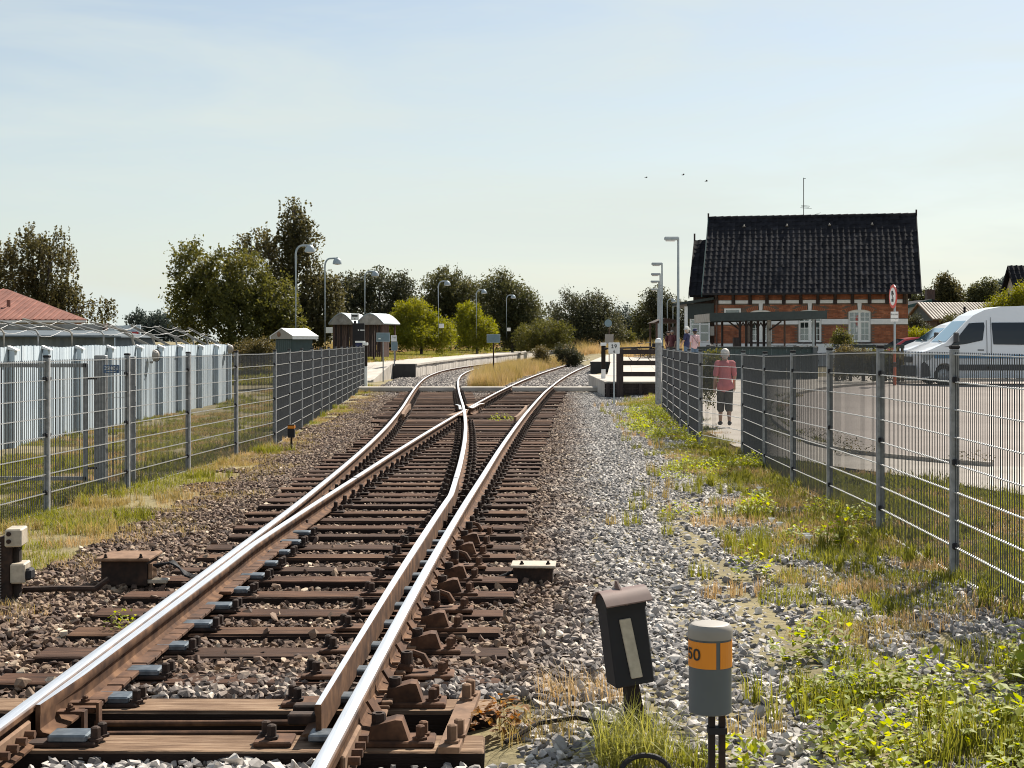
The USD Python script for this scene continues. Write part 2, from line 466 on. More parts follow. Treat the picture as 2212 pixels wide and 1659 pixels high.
# rails: worn bright on the running surface, rusty everywhere else
mk('rail_steel', {
    "g": ("geometry", {}), "x": ("separate_xyz", {}), "nx": ("separate_xyz", {}),
    "top": ("map_range", {"from_min": .158, "from_max": .1655, "clamp": True}),
    "up": ("map_range", {"from_min": .55, "from_max": .8, "clamp": True}),
    "w": ("math", {"math_type": "multiply"}),
    "n": ("noise_texture", {"scale": 9., "detail": 5.}), "r": ("rgb_ramp", {"ramp": [(.3, (.035, .016, .009)), (.5, (.085, .042, .022)), (.7, (.16, .085, .045))]}),
    "mp": ("mapping", {"scale": (60., 1.2, 1.)}), "n2": ("noise_texture", {"scale": 2., "detail": 4.}),
    "r2": ("rgb_ramp", {"ramp": [(.3, (.66, .67, .69)), (.7, (.86, .87, .89))]}),
    "ru": ("principled_bsdf", {"roughness": .88, "specular_ior_level": .2}),
    "st": ("principled_bsdf", {"roughness": .36, "metallic": .9}), "m": ("mix_closure", {})},
   [("g.position", "x.vector"), ("g.true_normal", "nx.vector"), ("x.z", "top.value"), ("nx.z", "up.value"), ("top.result", "w.value1"), ("up.result", "w.value2"),
    ("g.position", "n.vector"), ("n.fac", "r.fac"), ("r.color", "ru.base_color"), ("g.position", "mp.vector"), ("mp.vector", "n2.vector"), ("n2.fac", "r2.fac"),
    ("r2.color", "st.base_color"), ("w.value", "m.fac"), ("ru.BSDF", "m.closure1"), ("st.BSDF", "m.closure2")], surface="m.closure")
# ballast: grey stone, rust-brown in and beside the running lines, a fresh pale heap in the first bays
mk('ballast_stone', {
    "g": ("geometry", {}), "x": ("separate_xyz", {}), "at": ("attribute", {"attribute": "rnd"}),
    "r": ("rgb_ramp", {"ramp": [(0., (.085, .079, .077)), (.3, (.195, .180, .171)), (.65, (.335, .31, .288)), (.9, (.48, .447, .41)), (1., (.60, .56, .51))]}),
    "rb": ("rgb_ramp", {"ramp": [(0., (.034, .016, .009)), (.4, (.105, .056, .032)), (.75, (.17, .108, .068)), (.92, (.28, .20, .135)), (1., (.48, .39, .29))]}),
    "e": ("math", {"math_type": "multiply_add", "value2": -.042, "value3": .02}), "d": ("math", {"math_type": "add"}),
    "n": ("noise_texture", {"scale": 1.1, "detail": 5.}), "nn": ("math", {"math_type": "multiply_add", "value2": 1.1, "value3": -.55}),
    "d2": ("math", {"math_type": "add"}), "b": ("map_range", {"from_min": .42, "from_max": -.28, "clamp": True}),
    "fy": ("map_range", {"from_min": 7.9, "from_max": 8.9, "clamp": True}), "ny": ("math", {"math_type": "multiply_add", "value2": 1.6}),
    "lx": ("map_range", {"from_min": -2.1, "from_max": -2.5, "clamp": True}), "mxx": ("math", {"math_type": "maximum"}),
    "far": ("map_range", {"from_min": 47., "from_max": 55., "to_min": 1., "to_max": .3, "clamp": True}),
    "bb": ("math", {"math_type": "multiply"}), "b3": ("math", {"math_type": "multiply"}),
    "rj": ("map_range", {"to_min": .82, "to_max": 1.}), "b4": ("math", {"math_type": "multiply"}),
    "m": ("mix_color", {}), "n3": ("noise_texture", {"scale": 45., "detail": 4.}), "v3": ("map_range", {"to_min": .72, "to_max": 1.28}),
    "cc": ("combine_color", {}), "mm": ("mix_color", {"blend_type": "multiply", "fac": 1.}),
    "bp": ("bump", {"strength": .35, "distance": .006}),
    "p": ("principled_bsdf", {"roughness": .8, "specular_ior_level": .3})},
   [("g.position", "x.vector"), ("at.fac", "r.fac"), ("at.fac", "rb.fac"), ("x.y", "e.value1"), ("x.x", "d.value1"), ("e.value", "d.value2"),
    ("g.position", "n.vector"), ("n.fac", "nn.value1"), ("d.value", "d2.value1"), ("nn.value", "d2.value2"), ("d2.value", "b.value"),
    ("n.fac", "ny.value1"), ("x.y", "ny.value3"), ("ny.value", "fy.value"), ("x.x", "lx.value"), ("fy.result", "mxx.value1"), ("lx.result", "mxx.value2"),
    ("b.result", "bb.value1"), ("mxx.value", "bb.value2"), ("x.y", "far.value"), ("bb.value", "b3.value1"), ("far.result", "b3.value2"),
    ("at.fac", "rj.value"), ("b3.value", "b4.value1"), ("rj.result", "b4.value2"), ("b4.value", "m.fac"),
    ("r.color", "m.a"), ("rb.color", "m.b"), ("g.position", "n3.vector"), ("n3.fac", "v3.value"), ("v3.result", "cc.r"), ("v3.result", "cc.g"), ("v3.result", "cc.b"),
    ("m.result", "mm.a"), ("cc.color", "mm.b"), ("mm.result", "p.base_color"), ("n3.fac", "bp.height"), ("bp.normal", "p.normal")])
leafmat('grass_green', (.085, .10, .018), (.145, .155, .03), (.23, .22, .06), trans=.5)
leafmat('grass_dry', (.17, .14, .05), (.26, .21, .08), (.36, .29, .13), trans=.4)
leafmat('straw', (.27, .19, .085), (.38, .28, .135), (.50, .40, .23), trans=.35)
leafmat('weed', (.10, .14, .015), (.22, .26, .025), (.38, .38, .06), trans=.5, scale=2)
leafmat('tuft', (.13, .14, .03), (.23, .235, .06), (.38, .35, .12), trans=.45)
leafmat('weed_rust', (.13, .06, .02), (.22, .11, .035), (.3, .19, .06), trans=.4, scale=2)
leafmat('leaf_birch', (.036, .036, .014), (.075, .070, .028), (.15, .13, .055), trans=.42, scale=.35)
leafmat('leaf_olive', (.038, .042, .012), (.085, .088, .022), (.17, .158, .042), trans=.42, scale=.3)
leafmat('leaf_dark', (.022, .026, .015), (.048, .052, .026), (.11, .102, .048), trans=.3, scale=.3)
leafmat('leaf_lime', (.085, .10, .012), (.17, .18, .022), (.27, .265, .045), trans=.45, scale=.4)
leafmat('leaf_mid', (.03, .036, .015), (.066, .070, .028), (.135, .128, .052), trans=.38, scale=.3)
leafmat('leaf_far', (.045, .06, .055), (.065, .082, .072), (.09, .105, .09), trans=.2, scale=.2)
leafmat('bracken', (.05, .045, .016), (.10, .085, .03), (.18, .14, .06), trans=.35, scale=1.)
# ------------------------------------------------------------------ lie of the land and the two lines
rng = np.random.default_rng(7)
random.seed(7)
KL = np.array([(3, -1.43), (6, -1.42), (10, -1.40), (14, -1.39), (18, -1.42), (22, -1.48), (27, -1.60), (32, -1.77), (37, -1.97), (42, -2.2), (48, -2.47), (54, -2.72), (60, -2.94),
               (66, -3.1), (72, -3.18), (78, -3.15), (85, -2.95), (92, -2.5), (100, -1.8), (110, -.6), (120, .95), (130, 2.7), (145, 5.5), (160, 8.2)])
KR = np.array([(3, -1.56), (6, -1.48), (10, -1.375), (14, -1.25), (18, -1.10), (22, -.95), (27, -.74), (32, -.51), (37, -.26), (42, 0.), (48, .33), (54, .71), (60, 1.1), (66, 1.53),
               (72, 1.98), (78, 2.46), (85, 3.05), (92, 3.67), (100, 4.41), (110, 5.4), (120, 6.42), (130, 7.5), (150, 9.8), (165, 11.5)])
cL, cR = PchipInterpolator(*KL.T), PchipInterpolator(*KR.T)
G2 = 0.7525
YS = np.concatenate([np.arange(3.2, 40, .4), np.arange(40, 161, 1.0)])


def off(c, Y, d):
    s = c.derivative()(Y)
    n = np.hypot(1, s)
    return np.asarray(c(Y)) + d / n, Y - d * s / n


def offx(c, Y, d):
    """x at the height Y of the line d to the right of c."""
    return np.asarray(c(Y)) + d * np.hypot(1, c.derivative()(Y))


L1x = lambda Y: offx(cL, Y, -G2)
Rx = lambda Y: offx(cR, Y, G2)
LRx = lambda Y: np.maximum(offx(cR, Y, -G2), L1x(Y) + .040 + .5 * bw(Y))
RLx = lambda Y: np.minimum(offx(cL, Y, G2), Rx(Y) - .155 - np.maximum(0, Y - 6.5) * .006)
bw = lambda Y: np.interp(Y, [6.5, 7.2, 10.5], [.018, .05, .068])


def gz(X, Y):
    X, Y = np.asarray(X, float), np.asarray(Y, float)
    z = -.04 + .12 * ss(1.4, 3., X) * (1 - ss(12, 22, Y))
    z = z + .33 * ss(30, 50, Y) * ss(3.2, 6, X) + .22 * ss(54, 76, Y) * ss(6, 9, X)
    pb = np.interp(Y, [60, 72, 103, 126, 160, 184], [-8, -7.6, -5.4, -3.2, .6, 3.6])
    z = z + .66 * ss(67, 76, Y) * (1 - ss(-.6, .1, X - pb))
    z = z + 1.0 * ss(150, 240, Y) - .27 * (1 - ss(-9., -6.2, X)) * (1 - ss(54, 64, Y))
    return z


def in_bed(X, Y):
    """how far a point lies inside the stone bed of the lines, 0 to 1."""
    l, r = np.where(Y < 160, cL(np.clip(Y, 3, 160)) - 1.75, 9), np.where(Y < 160, cR(np.clip(Y, 3, 160)) + 1.5, 9)
    return ss(0, .3, X - l) * ss(0, .3, r - X)


gx = np.concatenate([[-600, -300, -150, -90, -60, -45, -34], np.arange(-28, 34, .7), [36, 42, 52, 70, 110, 200, 350, 600]])
gy = np.concatenate([[-60, -20, -5, 1, 3], np.arange(4, 90, .7), np.arange(90, 200, 3.), [210, 230, 250, 300, 400, 600, 1000]])
GX, GY = np.meshgrid(gx, gy, indexing='ij')
GZ = gz(GX, GY) - .17 * in_bed(GX, GY) - .06 * (GX > 3.3) * (GY < 100)
struct('ground', flip_up(quadsheet(GX, GY, GZ)), 'far_grass', smooth=True)
# the bed of the lines: a rough earthy sheet under the stones, dug out in the rod bay
bx = np.linspace(0, 1, 60)
by = np.concatenate([np.arange(3.4, 9, .07), np.arange(9, 60, .5), np.arange(60, 152, 1.5)])
BY = np.repeat(by[None, :], 60, 0)
lo_, hi_ = cL(by) - 1.9, cR(by) + 1.6
BX = lo_[None] + (hi_ - lo_)[None] * bx[:, None]
BZ = -.115 + .03 * meshkit.fbm(np.stack([BX * 4, BY * 4, BX * 0], -1), 3, 3)
pit = (BX > -2.28) & (BX < -.02) & (BY > 6.72) & (BY < 7.19)
BZ = np.where(pit, -.27, BZ)
edge = np.minimum(bx, 1 - bx)[:, None] < .03
BZ = np.where(edge, BZ - .12, BZ)
struct('track_bed', flip_up(quadsheet(BX, BY, BZ)), 'bed_earth', smooth=True)

# ------------------------------------------------------------------ the turnout: rails, timbers and their ironwork
RAILP = [(-.070, .002), (.070, .002), (.070, .012), (.020, .026), (.009, .040), (.008, .118), (.030, .132), (.0355, .140), (.0355, .160), (.029, .1685), (.012, .1715),
         (-.012, .1715), (-.029, .1685), (-.0355, .160), (-.0355, .140), (-.030, .132), (-.008, .118), (-.009, .040), (-.020, .026), (-.070, .012)]


def bladep(w):
    """a switch blade: a foot on the inner side only and a head planed down to the width w."""
    h = w / 2
    wx = min(.010, h * .8)
    return [(-h, .02), (.075, .02), (.075, .030), (wx + .012, .042), (wx, .056), (wx, .112), (h, .128), (h, .158), (h * .8, .166), (-h * .8, .166), (-h, .158)]


turnout = thing('railway_turnout', 'rusty railway turnout of steel rails on wooden sleepers with polished running surfaces', 'railway track', (-1.4, 6.6, 0))


def rail(name, xs, ys, profile=RAILP, label=None, scale=None, z=0.):
    return obj(name, sweep(profile, np.stack([xs, ys, np.full(len(ys), z)], 1), scale=scale), 'rail_steel', turnout, smooth=25, label=label)


def line(c, d, y0, y1):
    Y = YS[(YS >= y0) & (YS <= y1)]
    Y = np.concatenate([[y0], Y[(Y > y0) & (Y < y1)], [y1]])
    x, y = off(c, Y, d)
    return x, y


rail('stock_rail', *line(cL, -G2, 3.2, 158.))
rail('stock_rail', *line(cR, G2, 3.2, 160.))
# blades and the rails that follow them, up to the frog and beyond it
YF = 36.2
yb = np.concatenate([np.arange(6.62, 12.2, .2), np.arange(12.4, 18, .4)])
rail('switch_blade', LRx(yb), yb, bladep(.06), 'closed switch blade against the left stock rail', np.array([bladep(w) for w in bw(yb)]))
bwr = np.interp(yb, [6.5, 9, 12], [.03, .05, .068])
mir = [[(-a, b) for a, b in bladep(w)][::-1] for w in bwr]
rail('switch_blade', RLx(yb), yb, mir[0], 'open switch blade beside the right stock rail', np.array(mir))
x, y = line(cR, -G2, 17.6, YF - .9)
rail('closure_rail', LRx(y), y)
y = np.concatenate([np.arange(17.6, YF - .5, .5), [YF - .2]])
rail('closure_rail', RLx(y), y)
x, y = line(cR, -G2, YF + .1, 160.)
rail('running_rail', x, y)
x, y = line(cL, G2, YF - .2, 158.)
rail('running_rail', x, y)
# wing rails at the frog, check rails opposite it
fx = float(offx(cR, YF, -G2))
yw = np.linspace(YF - .9, YF + 1.8, 9)
rail('wing_rail', offx(cL, yw, G2) - .088 - np.array([0, 0, 0, 0, 0, 0, .0, .03, .08]), yw)
yw = np.linspace(YF - .2, YF + 2.6, 9)
rail('wing_rail', offx(cR, yw, -G2) + .088 + np.array([-.04, 0, 0, 0, 0, 0, .0, .03, .08]), yw)
plate = Polygon([(fx - .42, YF - 3.2), (fx + .03, YF - 3.2), (fx + .0, YF - .2), (fx - .06, YF - .4)])
obj('frog_plate', extr(plate, .02, (0, 0, .12), (1, 0, 0), (0, 1, 0)), 'rust_tan', turnout)
plate = Polygon([(fx - .0, YF + .5), (fx + .34, YF + 3.1), (fx + .0, YF + 3.0), (fx - .16, YF + 2.6)])
obj('frog_plate', extr(plate, .02, (0, 0, .12), (1, 0, 0), (0, 1, 0)), 'rust_tan', turnout)
CHK = [(-.03, .03), (.03, .03), (.03, .185), (-.03, .185)]
fl = np.array([.13, .098, .09, .09, .09, .09, .098, .13])
yw = np.linspace(32.6, 38.0, 8)
obj('check_rail', sweep(CHK, np.stack([L1x(yw) + .02 + fl, yw, yw * 0], 1)), 'rust_tan', turnout)
yw = np.linspace(31.4, 37.2, 8)
obj('check_rail', sweep(CHK, np.stack([Rx(yw) - .02 - fl, yw, yw * 0], 1)), 'rust_tan', turnout)


def hexbolt(x, y, z, r=.022, h=.055, rz=0.):
    a = np.arange(6) * np.pi / 3 + rz
    top = np.stack([x + r * np.cos(a), y + r * np.sin(a), np.full(6, z + h)], 1)
    bot = top.copy(); bot[:, 2] = z + .012
    wash = np.stack([x + 1.5 * r * np.cos(a), y + 1.5 * r * np.sin(a), np.full(6, z)], 1)
    cap = np.stack([x + .55 * r * np.cos(a), y + .55 * r * np.sin(a), np.full(6, z + h + .006)], 1)
    return join([hull(np.vstack([top, bot, cap])), hull(np.vstack([wash, wash + [0, 0, .012]]))])


sleeper_ys = [6.6, 7.3, 7.9, 8.54, 9.2]
while sleeper_ys[-1] < 51.8:
    sleeper_ys.append(sleeper_ys[-1] + .63 + rng.normal(0, .012))
SLEEP = []


def timber(x0, x1, y, w=.26, h=.16, yaw=0., mat=None, top=0.):
    n = 2
    v, f = cbox((0, 0, 0), (x1 - x0, w, h), ch=.012)
    v = v + np.array([(x0 + x1) / 2, y, top - h / 2])
    v[:, 1] += (v[:, 0] - (x0 + x1) / 2) * yaw
    v[:, 2] += rng.normal(0, .003, len(v))
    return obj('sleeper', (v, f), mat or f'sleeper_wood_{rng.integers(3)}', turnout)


def chair(s, x, y, side=0, near=False, brace=0):
    """the plate, clips and screws of one rail on one timber."""
    parts = [cbox((x, y, .010), (.40, .15, .022), ch=.006)]
    bolts = []
    for sg in (-1, 1):
        parts.append(cbox((x + sg * .095, y, .036), (.055, .085, .032), ch=.008))
        bolts.append(hexbolt(x + sg * .108, y, .048, .023, .062, rng.random()))
        bolts.append(hexbolt(x + sg * .163, y + .03 * sg, .020, .019, .050, rng.random()))
    if near:
        obj('base_plate', join(parts), 'rust', s)
        for b in bolts:
            obj('bolt', b, 'rust_dark', s)
    else:
        obj('rail_chair', join(parts + bolts), 'rust_dark', s)


left_step = 0.
for i, y in enumerate(sleeper_ys):
    near = y < 13.
    if i % 7 == 0:
        left_step = rng.uniform(-.12, .2)
    l, r = float(L1x(y)), float(Rx(y))
    split = y > 45.5
    if split:
        a0, a1 = timber(l - .55, float(RLx(y)) + .5, y), None
        b0 = timber(float(LRx(y)) - .5, r + .6 + rng.uniform(-.05, .08), y + .2)
        chair(a0, l, y); chair(a0, float(RLx(y)), y)
        chair(b0, float(LRx(y + .2)), y + .2); chair(b0, float(Rx(y + .2)), y + .2)
        continue
    big = i < 2
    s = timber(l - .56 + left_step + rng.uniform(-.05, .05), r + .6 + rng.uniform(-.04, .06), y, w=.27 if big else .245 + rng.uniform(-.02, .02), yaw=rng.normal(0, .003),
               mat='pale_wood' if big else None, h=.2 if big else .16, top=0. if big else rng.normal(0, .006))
    lr, rl = float(LRx(y)), float(RLx(y))
    if y < 14.2:
        # outer side of the left stock rail, slide plate and screws inside it
        plate = join([cbox((l - .02, y, .010), (.42, .17, .022), ch=.006), cbox((l + .255, y, .010), (.16, .16, .022), ch=.006), cbox((l - .105, y, .036), (.06, .09, .034), ch=.008)])
        obj('base_plate', plate, 'rust_dark', s)
        for px, py in ((l - .115, y), (l - .17, y + .03), (l + .325, y - .035), (l + .335, y + .035)):
            obj('bolt', hexbolt(px, py, .045 if px < l - .1 and px > l - .14 else .02, .022, .058, rng.random()), 'rust_dark', s)
        obj('slide_plate', cbox((l + .205, y, .034), (.175, .135, .034), ch=.008), 'slide_steel', s)
        obj('slide_plate', cbox((r - .115, y, .034), (.15, .12, .034), ch=.008), 'slide_steel', s)
        # right stock rail: base plate, cast brace with a tall screw and two coach screws, screws on the inside
        obj('base_plate', cbox((r + .17, y, .012), (.40, .17, .026), ch=.006), 'rust', s)
        obj('base_plate', cbox((rl - .19, y, .012), (.17, .16, .024), ch=.006), 'rust', s)
        if i % 3 == 2:
            br = join([cbox((r + .11, y + .01, .05), (.08, .10, .05), ch=.012), pipe([(r + .10, y + .05, .09), (r + .15, y + .06, .115), (r + .2, y + .05, .10), (r + .235, y + .03, .05)], .02, 6)])
        else:
            br = hull([(r + .075, y - .055, .026), (r + .075, y + .055, .026), (r + .255, y - .055, .026), (r + .255, y + .055, .026), (r + .085, y - .05, .085), (r + .085, y + .05, .085),
                       (r + .175, y - .05, .088), (r + .175, y + .05, .088), (r + .195, y - .052, .115), (r + .195, y + .052, .115), (r + .225, y - .052, .112), (r + .225, y + .052, .112)])
        obj('rail_brace', br, 'rust', s)
        obj('bolt', lathe([(.032, .07), (.032, .13), (.03, .135), (.017, .135), (.015, .128)], (r + .118, y, 0), 10), 'rust_dark', s)
        for px, py in ((r + .305, y - .03), (r + .315, y + .04), (rl - .20, y - .02), (rl - .235, y + .045)):
            obj('bolt', hexbolt(px, py, .025, .022, .058, rng.random()), 'rust_dark' if px < rl else 'rust', s)
        # tie clip under the rail foot, leaning out
        v, f = boxm((0, 0, 0), (.012, .07, .11))
    else:
        xs = [l, r]
        if lr - l > .19:
            xs.append(lr)
        if r - rl > .19:
            xs.append(rl)
        if abs(lr - rl) < .2:
            xs = [l, r]
        for x_ in xs:
            chair(s, x_, y)
# the two drive rods across the rod bay with their brackets, and the strap on the timbers' right end
for k, (yy, zz) in enumerate(((6.86, -.03), (7.03, -.025))):
    obj('drive_rod', rod((-1.98, yy, zz), (-.93, yy + .02, zz), .014, 10), 'rust', turnout)
    xq = -2.03 + .02 * k
    obj('rod_bracket', join([boxm((xq - .02, yy, .075), (.13, .055, .014)), boxm((xq + .05, yy, .01), (.014, .055, .14)), hexbolt(xq - .015, yy, .082, .014, .022)]), 'rust', turnout)
    obj('rod_bracket', join([cbox((-.96, yy, .045), (.15, .075, .05), ch=.008), cbox((-.93, yy, .0), (.04, .06, .05), ch=.006)]), 'rust_dark', turnout)
st = obj('strap_plate', join([bar((-.275, 6.42, .016), (-.205, 7.47, .016), .095, .028)]), 'rust_tan', turnout)
for px, py in ((-.262, 6.50), (-.235, 6.60), (-.222, 7.27), (-.205, 7.36)):
    obj('bolt', hexbolt(px, py, .03, .024, .075, .3), 'rust_tan', st)
fp = obj('fishplate', cbox((float(Rx(6.2)) + .05, 6.18, .085), (.022, .5, .085), rz=-.03, ch=.008), 'rust_tan', turnout)
for dy in (-.16, -.05, .06, .17):
    obj('bolt', rod((float(Rx(6.2)) + .05, 6.18 + dy, .085), (float(Rx(6.2)) + .105, 6.18 + dy, .085), .019, 6), 'rust', fp)
fp = obj('fishplate', cbox((float(L1x(6.2)) + .05, 6.25, .085), (.022, .5, .085), rz=-.01, ch=.008), 'rust_tan', turnout)
for dy in (-.16, -.05, .06, .17):
    obj('bolt', rod((float(L1x(6.2)) + .05, 6.25 + dy, .085), (float(L1x(6.2)) + .105, 6.25 + dy, .085), .019, 6), 'rust', fp)
# the row of flat cover plates along the left blade's foot
y = 7.02
while y < 13.2:
    if not (9.75 < y < 10.15):
        xx = float(LRx(y + .08))
        obj('cover_plate', cbox((xx + .085, y + .08, .040 + rng.normal(0, .002)), (.085, .155, .022), rz=rng.normal(0, .02), ch=.004), 'rust', turnout)
    y += .163
# short anchor plates along the right rail's outer foot
for k, y in enumerate(np.arange(6.95, 13.8, .32)):
    xx = float(Rx(y))
    obj('foot_clip', join([cbox((xx + .088, y, .036), (.052, .20, .018), ch=.004), cbox((xx + .075, y + .09, .05), (.09, .014, .016), ch=.003)]), 'rust_tan', turnout)
    if k % 2 == 0:
        b = bar((xx + .045, y - .11, .135), (xx + .115, y - .13, .03), .075, .014)
        obj('rail_anchor', b, 'rust', turnout)

# foot crossing over both lines
YC = 52.9
deck = thing('foot_crossing', 'low light concrete foot crossing laid in strips across both railway lines', 'foot crossing', (0, YC, 0))
xl, xrl, xlr, xr = float(L1x(YC)), float(RLx(YC)), float(LRx(YC)), float(Rx(YC))
for a, b, m in ((-5.55, xl - .09, 'concrete'), (xl + .11, xrl - .11, 'paving'), (xrl + .09, xlr - .09, 'concrete'), (xlr + .11, xr - .11, 'paving'), (xr + .09, 3.05, 'concrete')):
    obj('deck_slab', cbox(((a + b) / 2, YC, .085), (b - a, .85, .15), ch=.02), m, deck)

# ------------------------------------------------------------------ ballast, laid as patches of loose stones
STONES = []
for k in range(36):
    p = rng.normal(0, 1, (11, 3))
    p /= np.linalg.norm(p, axis=1, keepdims=True)
    p *= rng.uniform(.8, 1.1, (11, 1)) * np.array([rng.uniform(.9, 1.35), rng.uniform(.75, 1.05), rng.uniform(.55, .85)])
    STONES.append(hull(p))


def randrot(n, tilt=1.0):
    q = rng.normal(0, 1, (n, 4))
    q /= np.linalg.norm(q, axis=1, keepdims=True)
    w, x, y, z = q.T
    return np.stack([np.stack([1 - 2 * (y * y + z * z), 2 * (x * y - z * w), 2 * (x * z + y * w)], -1), np.stack([2 * (x * y + z * w), 1 - 2 * (x * x + z * z), 2 * (y * z - x * w)], -1),
                     np.stack([2 * (x * z - y * w), 2 * (y * z + x * w), 1 - 2 * (x * x + y * y)], -1)], 1)


def stone_patch(size, step, r0, r1, layers=2):
    vs, fs, rd, n = [], [], [], 0
    for layer in range(layers):
        g = np.arange(-size / 2, size / 2, step)
        for x in g:
            for y in g:
                v, f = STONES[rng.integers(len(STONES))]
                r = rng.uniform(r0, r1) * (1.0 if layer else .95)
                if rng.random() < .08:
                    r *= 1.3
                R = randrot(1)[0]
                vv = (v * r) @ R.T * np.array([1, 1, .82]) + [x + rng.uniform(-.5, .5) * step, y + rng.uniform(-.5, .5) * step, -.012 + layer * .016 + rng.uniform(-.012, .012)]
                vs.append(vv); fs.append(f + n); n += len(v); rd.append(np.full(len(v), rng.random()))
    return np.vstack(vs), np.vstack(fs), np.concatenate(rd)


def instancer(name, protos, mat, pos, idx, rot, sc, label, cat=None, kind='stuff'):
    path = '/World/' + numbered('/World', name)
    pi = UsdGeom.PointInstancer.Define(stage, path)
    tg = []
    for k, (v, f, rd) in enumerate(protos):
        mm = mat[k] if isinstance(mat, (list, tuple)) else mat
        p = f'{path}/prototypes/patch_{k:03d}'
        m = usdkit.mesh(stage, p, (v, f), MATS[mm])
        UsdGeom.PrimvarsAPI(m).CreatePrimvar('rnd', Sdf.ValueTypeNames.FloatArray, 'vertex').Set(Vt.FloatArray.FromNumpy(rd.astype(np.float32)))
        tg.append(p)
    pi.CreatePrototypesRel().SetTargets(tg)
    pi.CreatePositionsAttr(Vt.Vec3fArray.FromNumpy(np.asarray(pos, np.float32)))
    pi.CreateProtoIndicesAttr(Vt.IntArray.FromNumpy(np.asarray(idx, np.int32)))
    h = np.asarray(rot) / 2
    pi.CreateOrientationsAttr([Gf.Quath(float(c), 0, 0, float(s)) for c, s in zip(np.cos(h), np.sin(h))])
    sc = np.asarray(sc, np.float32)
    sc = np.repeat(sc[:, None], 3, 1) if sc.ndim == 1 else sc
    pi.CreateScalesAttr(Vt.Vec3fArray.FromNumpy(sc))
    tag(pi.GetPrim(), label, cat, None, kind)
    return path


def edge_noise(X, Y, s=1.2, seed=5):
    return meshkit.fbm(np.stack([np.asarray(X) * s, np.asarray(Y) * s, np.zeros_like(X)], -1), 3, seed) - .5


def right_edge(Y):
    """where the stones give way to the right-hand verge."""
    return 1.02 + .055 * Y


def left_edge(Y):
    return np.interp(Y, [5, 10, 15, 25, 40, 55], [-3.05, -3.45, -3.45, -3.6, -4.1, -4.75])


protos = [stone_patch(.5, .050, .023, .037) for _ in range(8)]
pos, idx, rot = [], [], []
for Y in np.arange(4.4, 58, .42):
    for X in np.arange(-6.0, 4.6, .42):
        x, y = X + rng.uniform(-.06, .06), Y + rng.uniform(-.06, .06)
        e = 1.1 * edge_noise(x, y)
        if x < left_edge(y) + e - .3 or x > right_edge(y) + 1.3 * e + .25 + .45 + 1.6 * (1 - ss(8.5, 14, y)):
            continue
        if -2.5 < x < .15 and 6.5 < y < 7.4:
            continue
        if 52.3 < y < 53.5:
            continue
        inside = float(L1x(y)) - .7 < x < float(Rx(y)) + .65 and y < 52
        z = -.052 if inside else max(-.045, float(gz(x, y)) - .01)
        if x < float(L1x(y)) - .6:
            z += .015
        if inside and 7.4 < y < 8.3 and x > -2.0:
            z += .03
        pos.append((x, y, z)); idx.append(rng.integers(8)); rot.append(rng.integers(4) * math.pi / 2 + rng.uniform(-.2, .2))
# front of the first timber, shoulders beyond the foot crossing
for Y in np.arange(58, 118, .8):
    for c, hw in ((cL, 1.7), (cR, 1.7)):
        for d in np.arange(-hw, hw + .1, .8):
            x, y = off(c, Y, d)
            pos.append((float(x), float(y), .0)); idx.append(rng.integers(8)); rot.append(rng.uniform(0, 6))
pos = np.array(pos)
sc = np.where(pos[:, 1] > 58, 1.9, 1.0)
instancer('ballast', protos, 'ballast_stone', pos, idx, rot, sc, 'crushed stone ballast, rust brown between the rails and pale grey beside them')
# larger loose stones lying on the ballast and in the rod bay
vs, fs, rd, n = [], [], [], 0
for k in range(420):
    y = 5.2 + 9 * rng.random() ** 1.5
    x = rng.uniform(-3.2, right_edge(y) + .3)
    if (min(abs(x - float(L1x(y))), abs(x - float(Rx(y)))) < .2) or (6.4 < y < 7.45 and -2.3 < x < -.1):
        continue
    v, f = STONES[rng.integers(36)]
    r = rng.uniform(.03, .045)
    vv = (v * r) @ randrot(1)[0].T + [x, y, -.02 + .01 * rng.random()]
    vs.append(vv); fs.append(f + n); n += len(v); rd.append(np.full(len(v), np.clip(rng.normal(.6, .25), 0, 1)))
single('loose_stones', (np.vstack(vs), np.vstack(fs)), 'ballast_stone', 'larger loose stones scattered on the ballast', None, kind='stuff', rnd=np.concatenate(rd))
# ------------------------------------------------------------------ mesh fences
FH = 1.63


def P3(x, y, z=None):
    return np.array([x, y, float(gz(x, y)) if z is None else z])


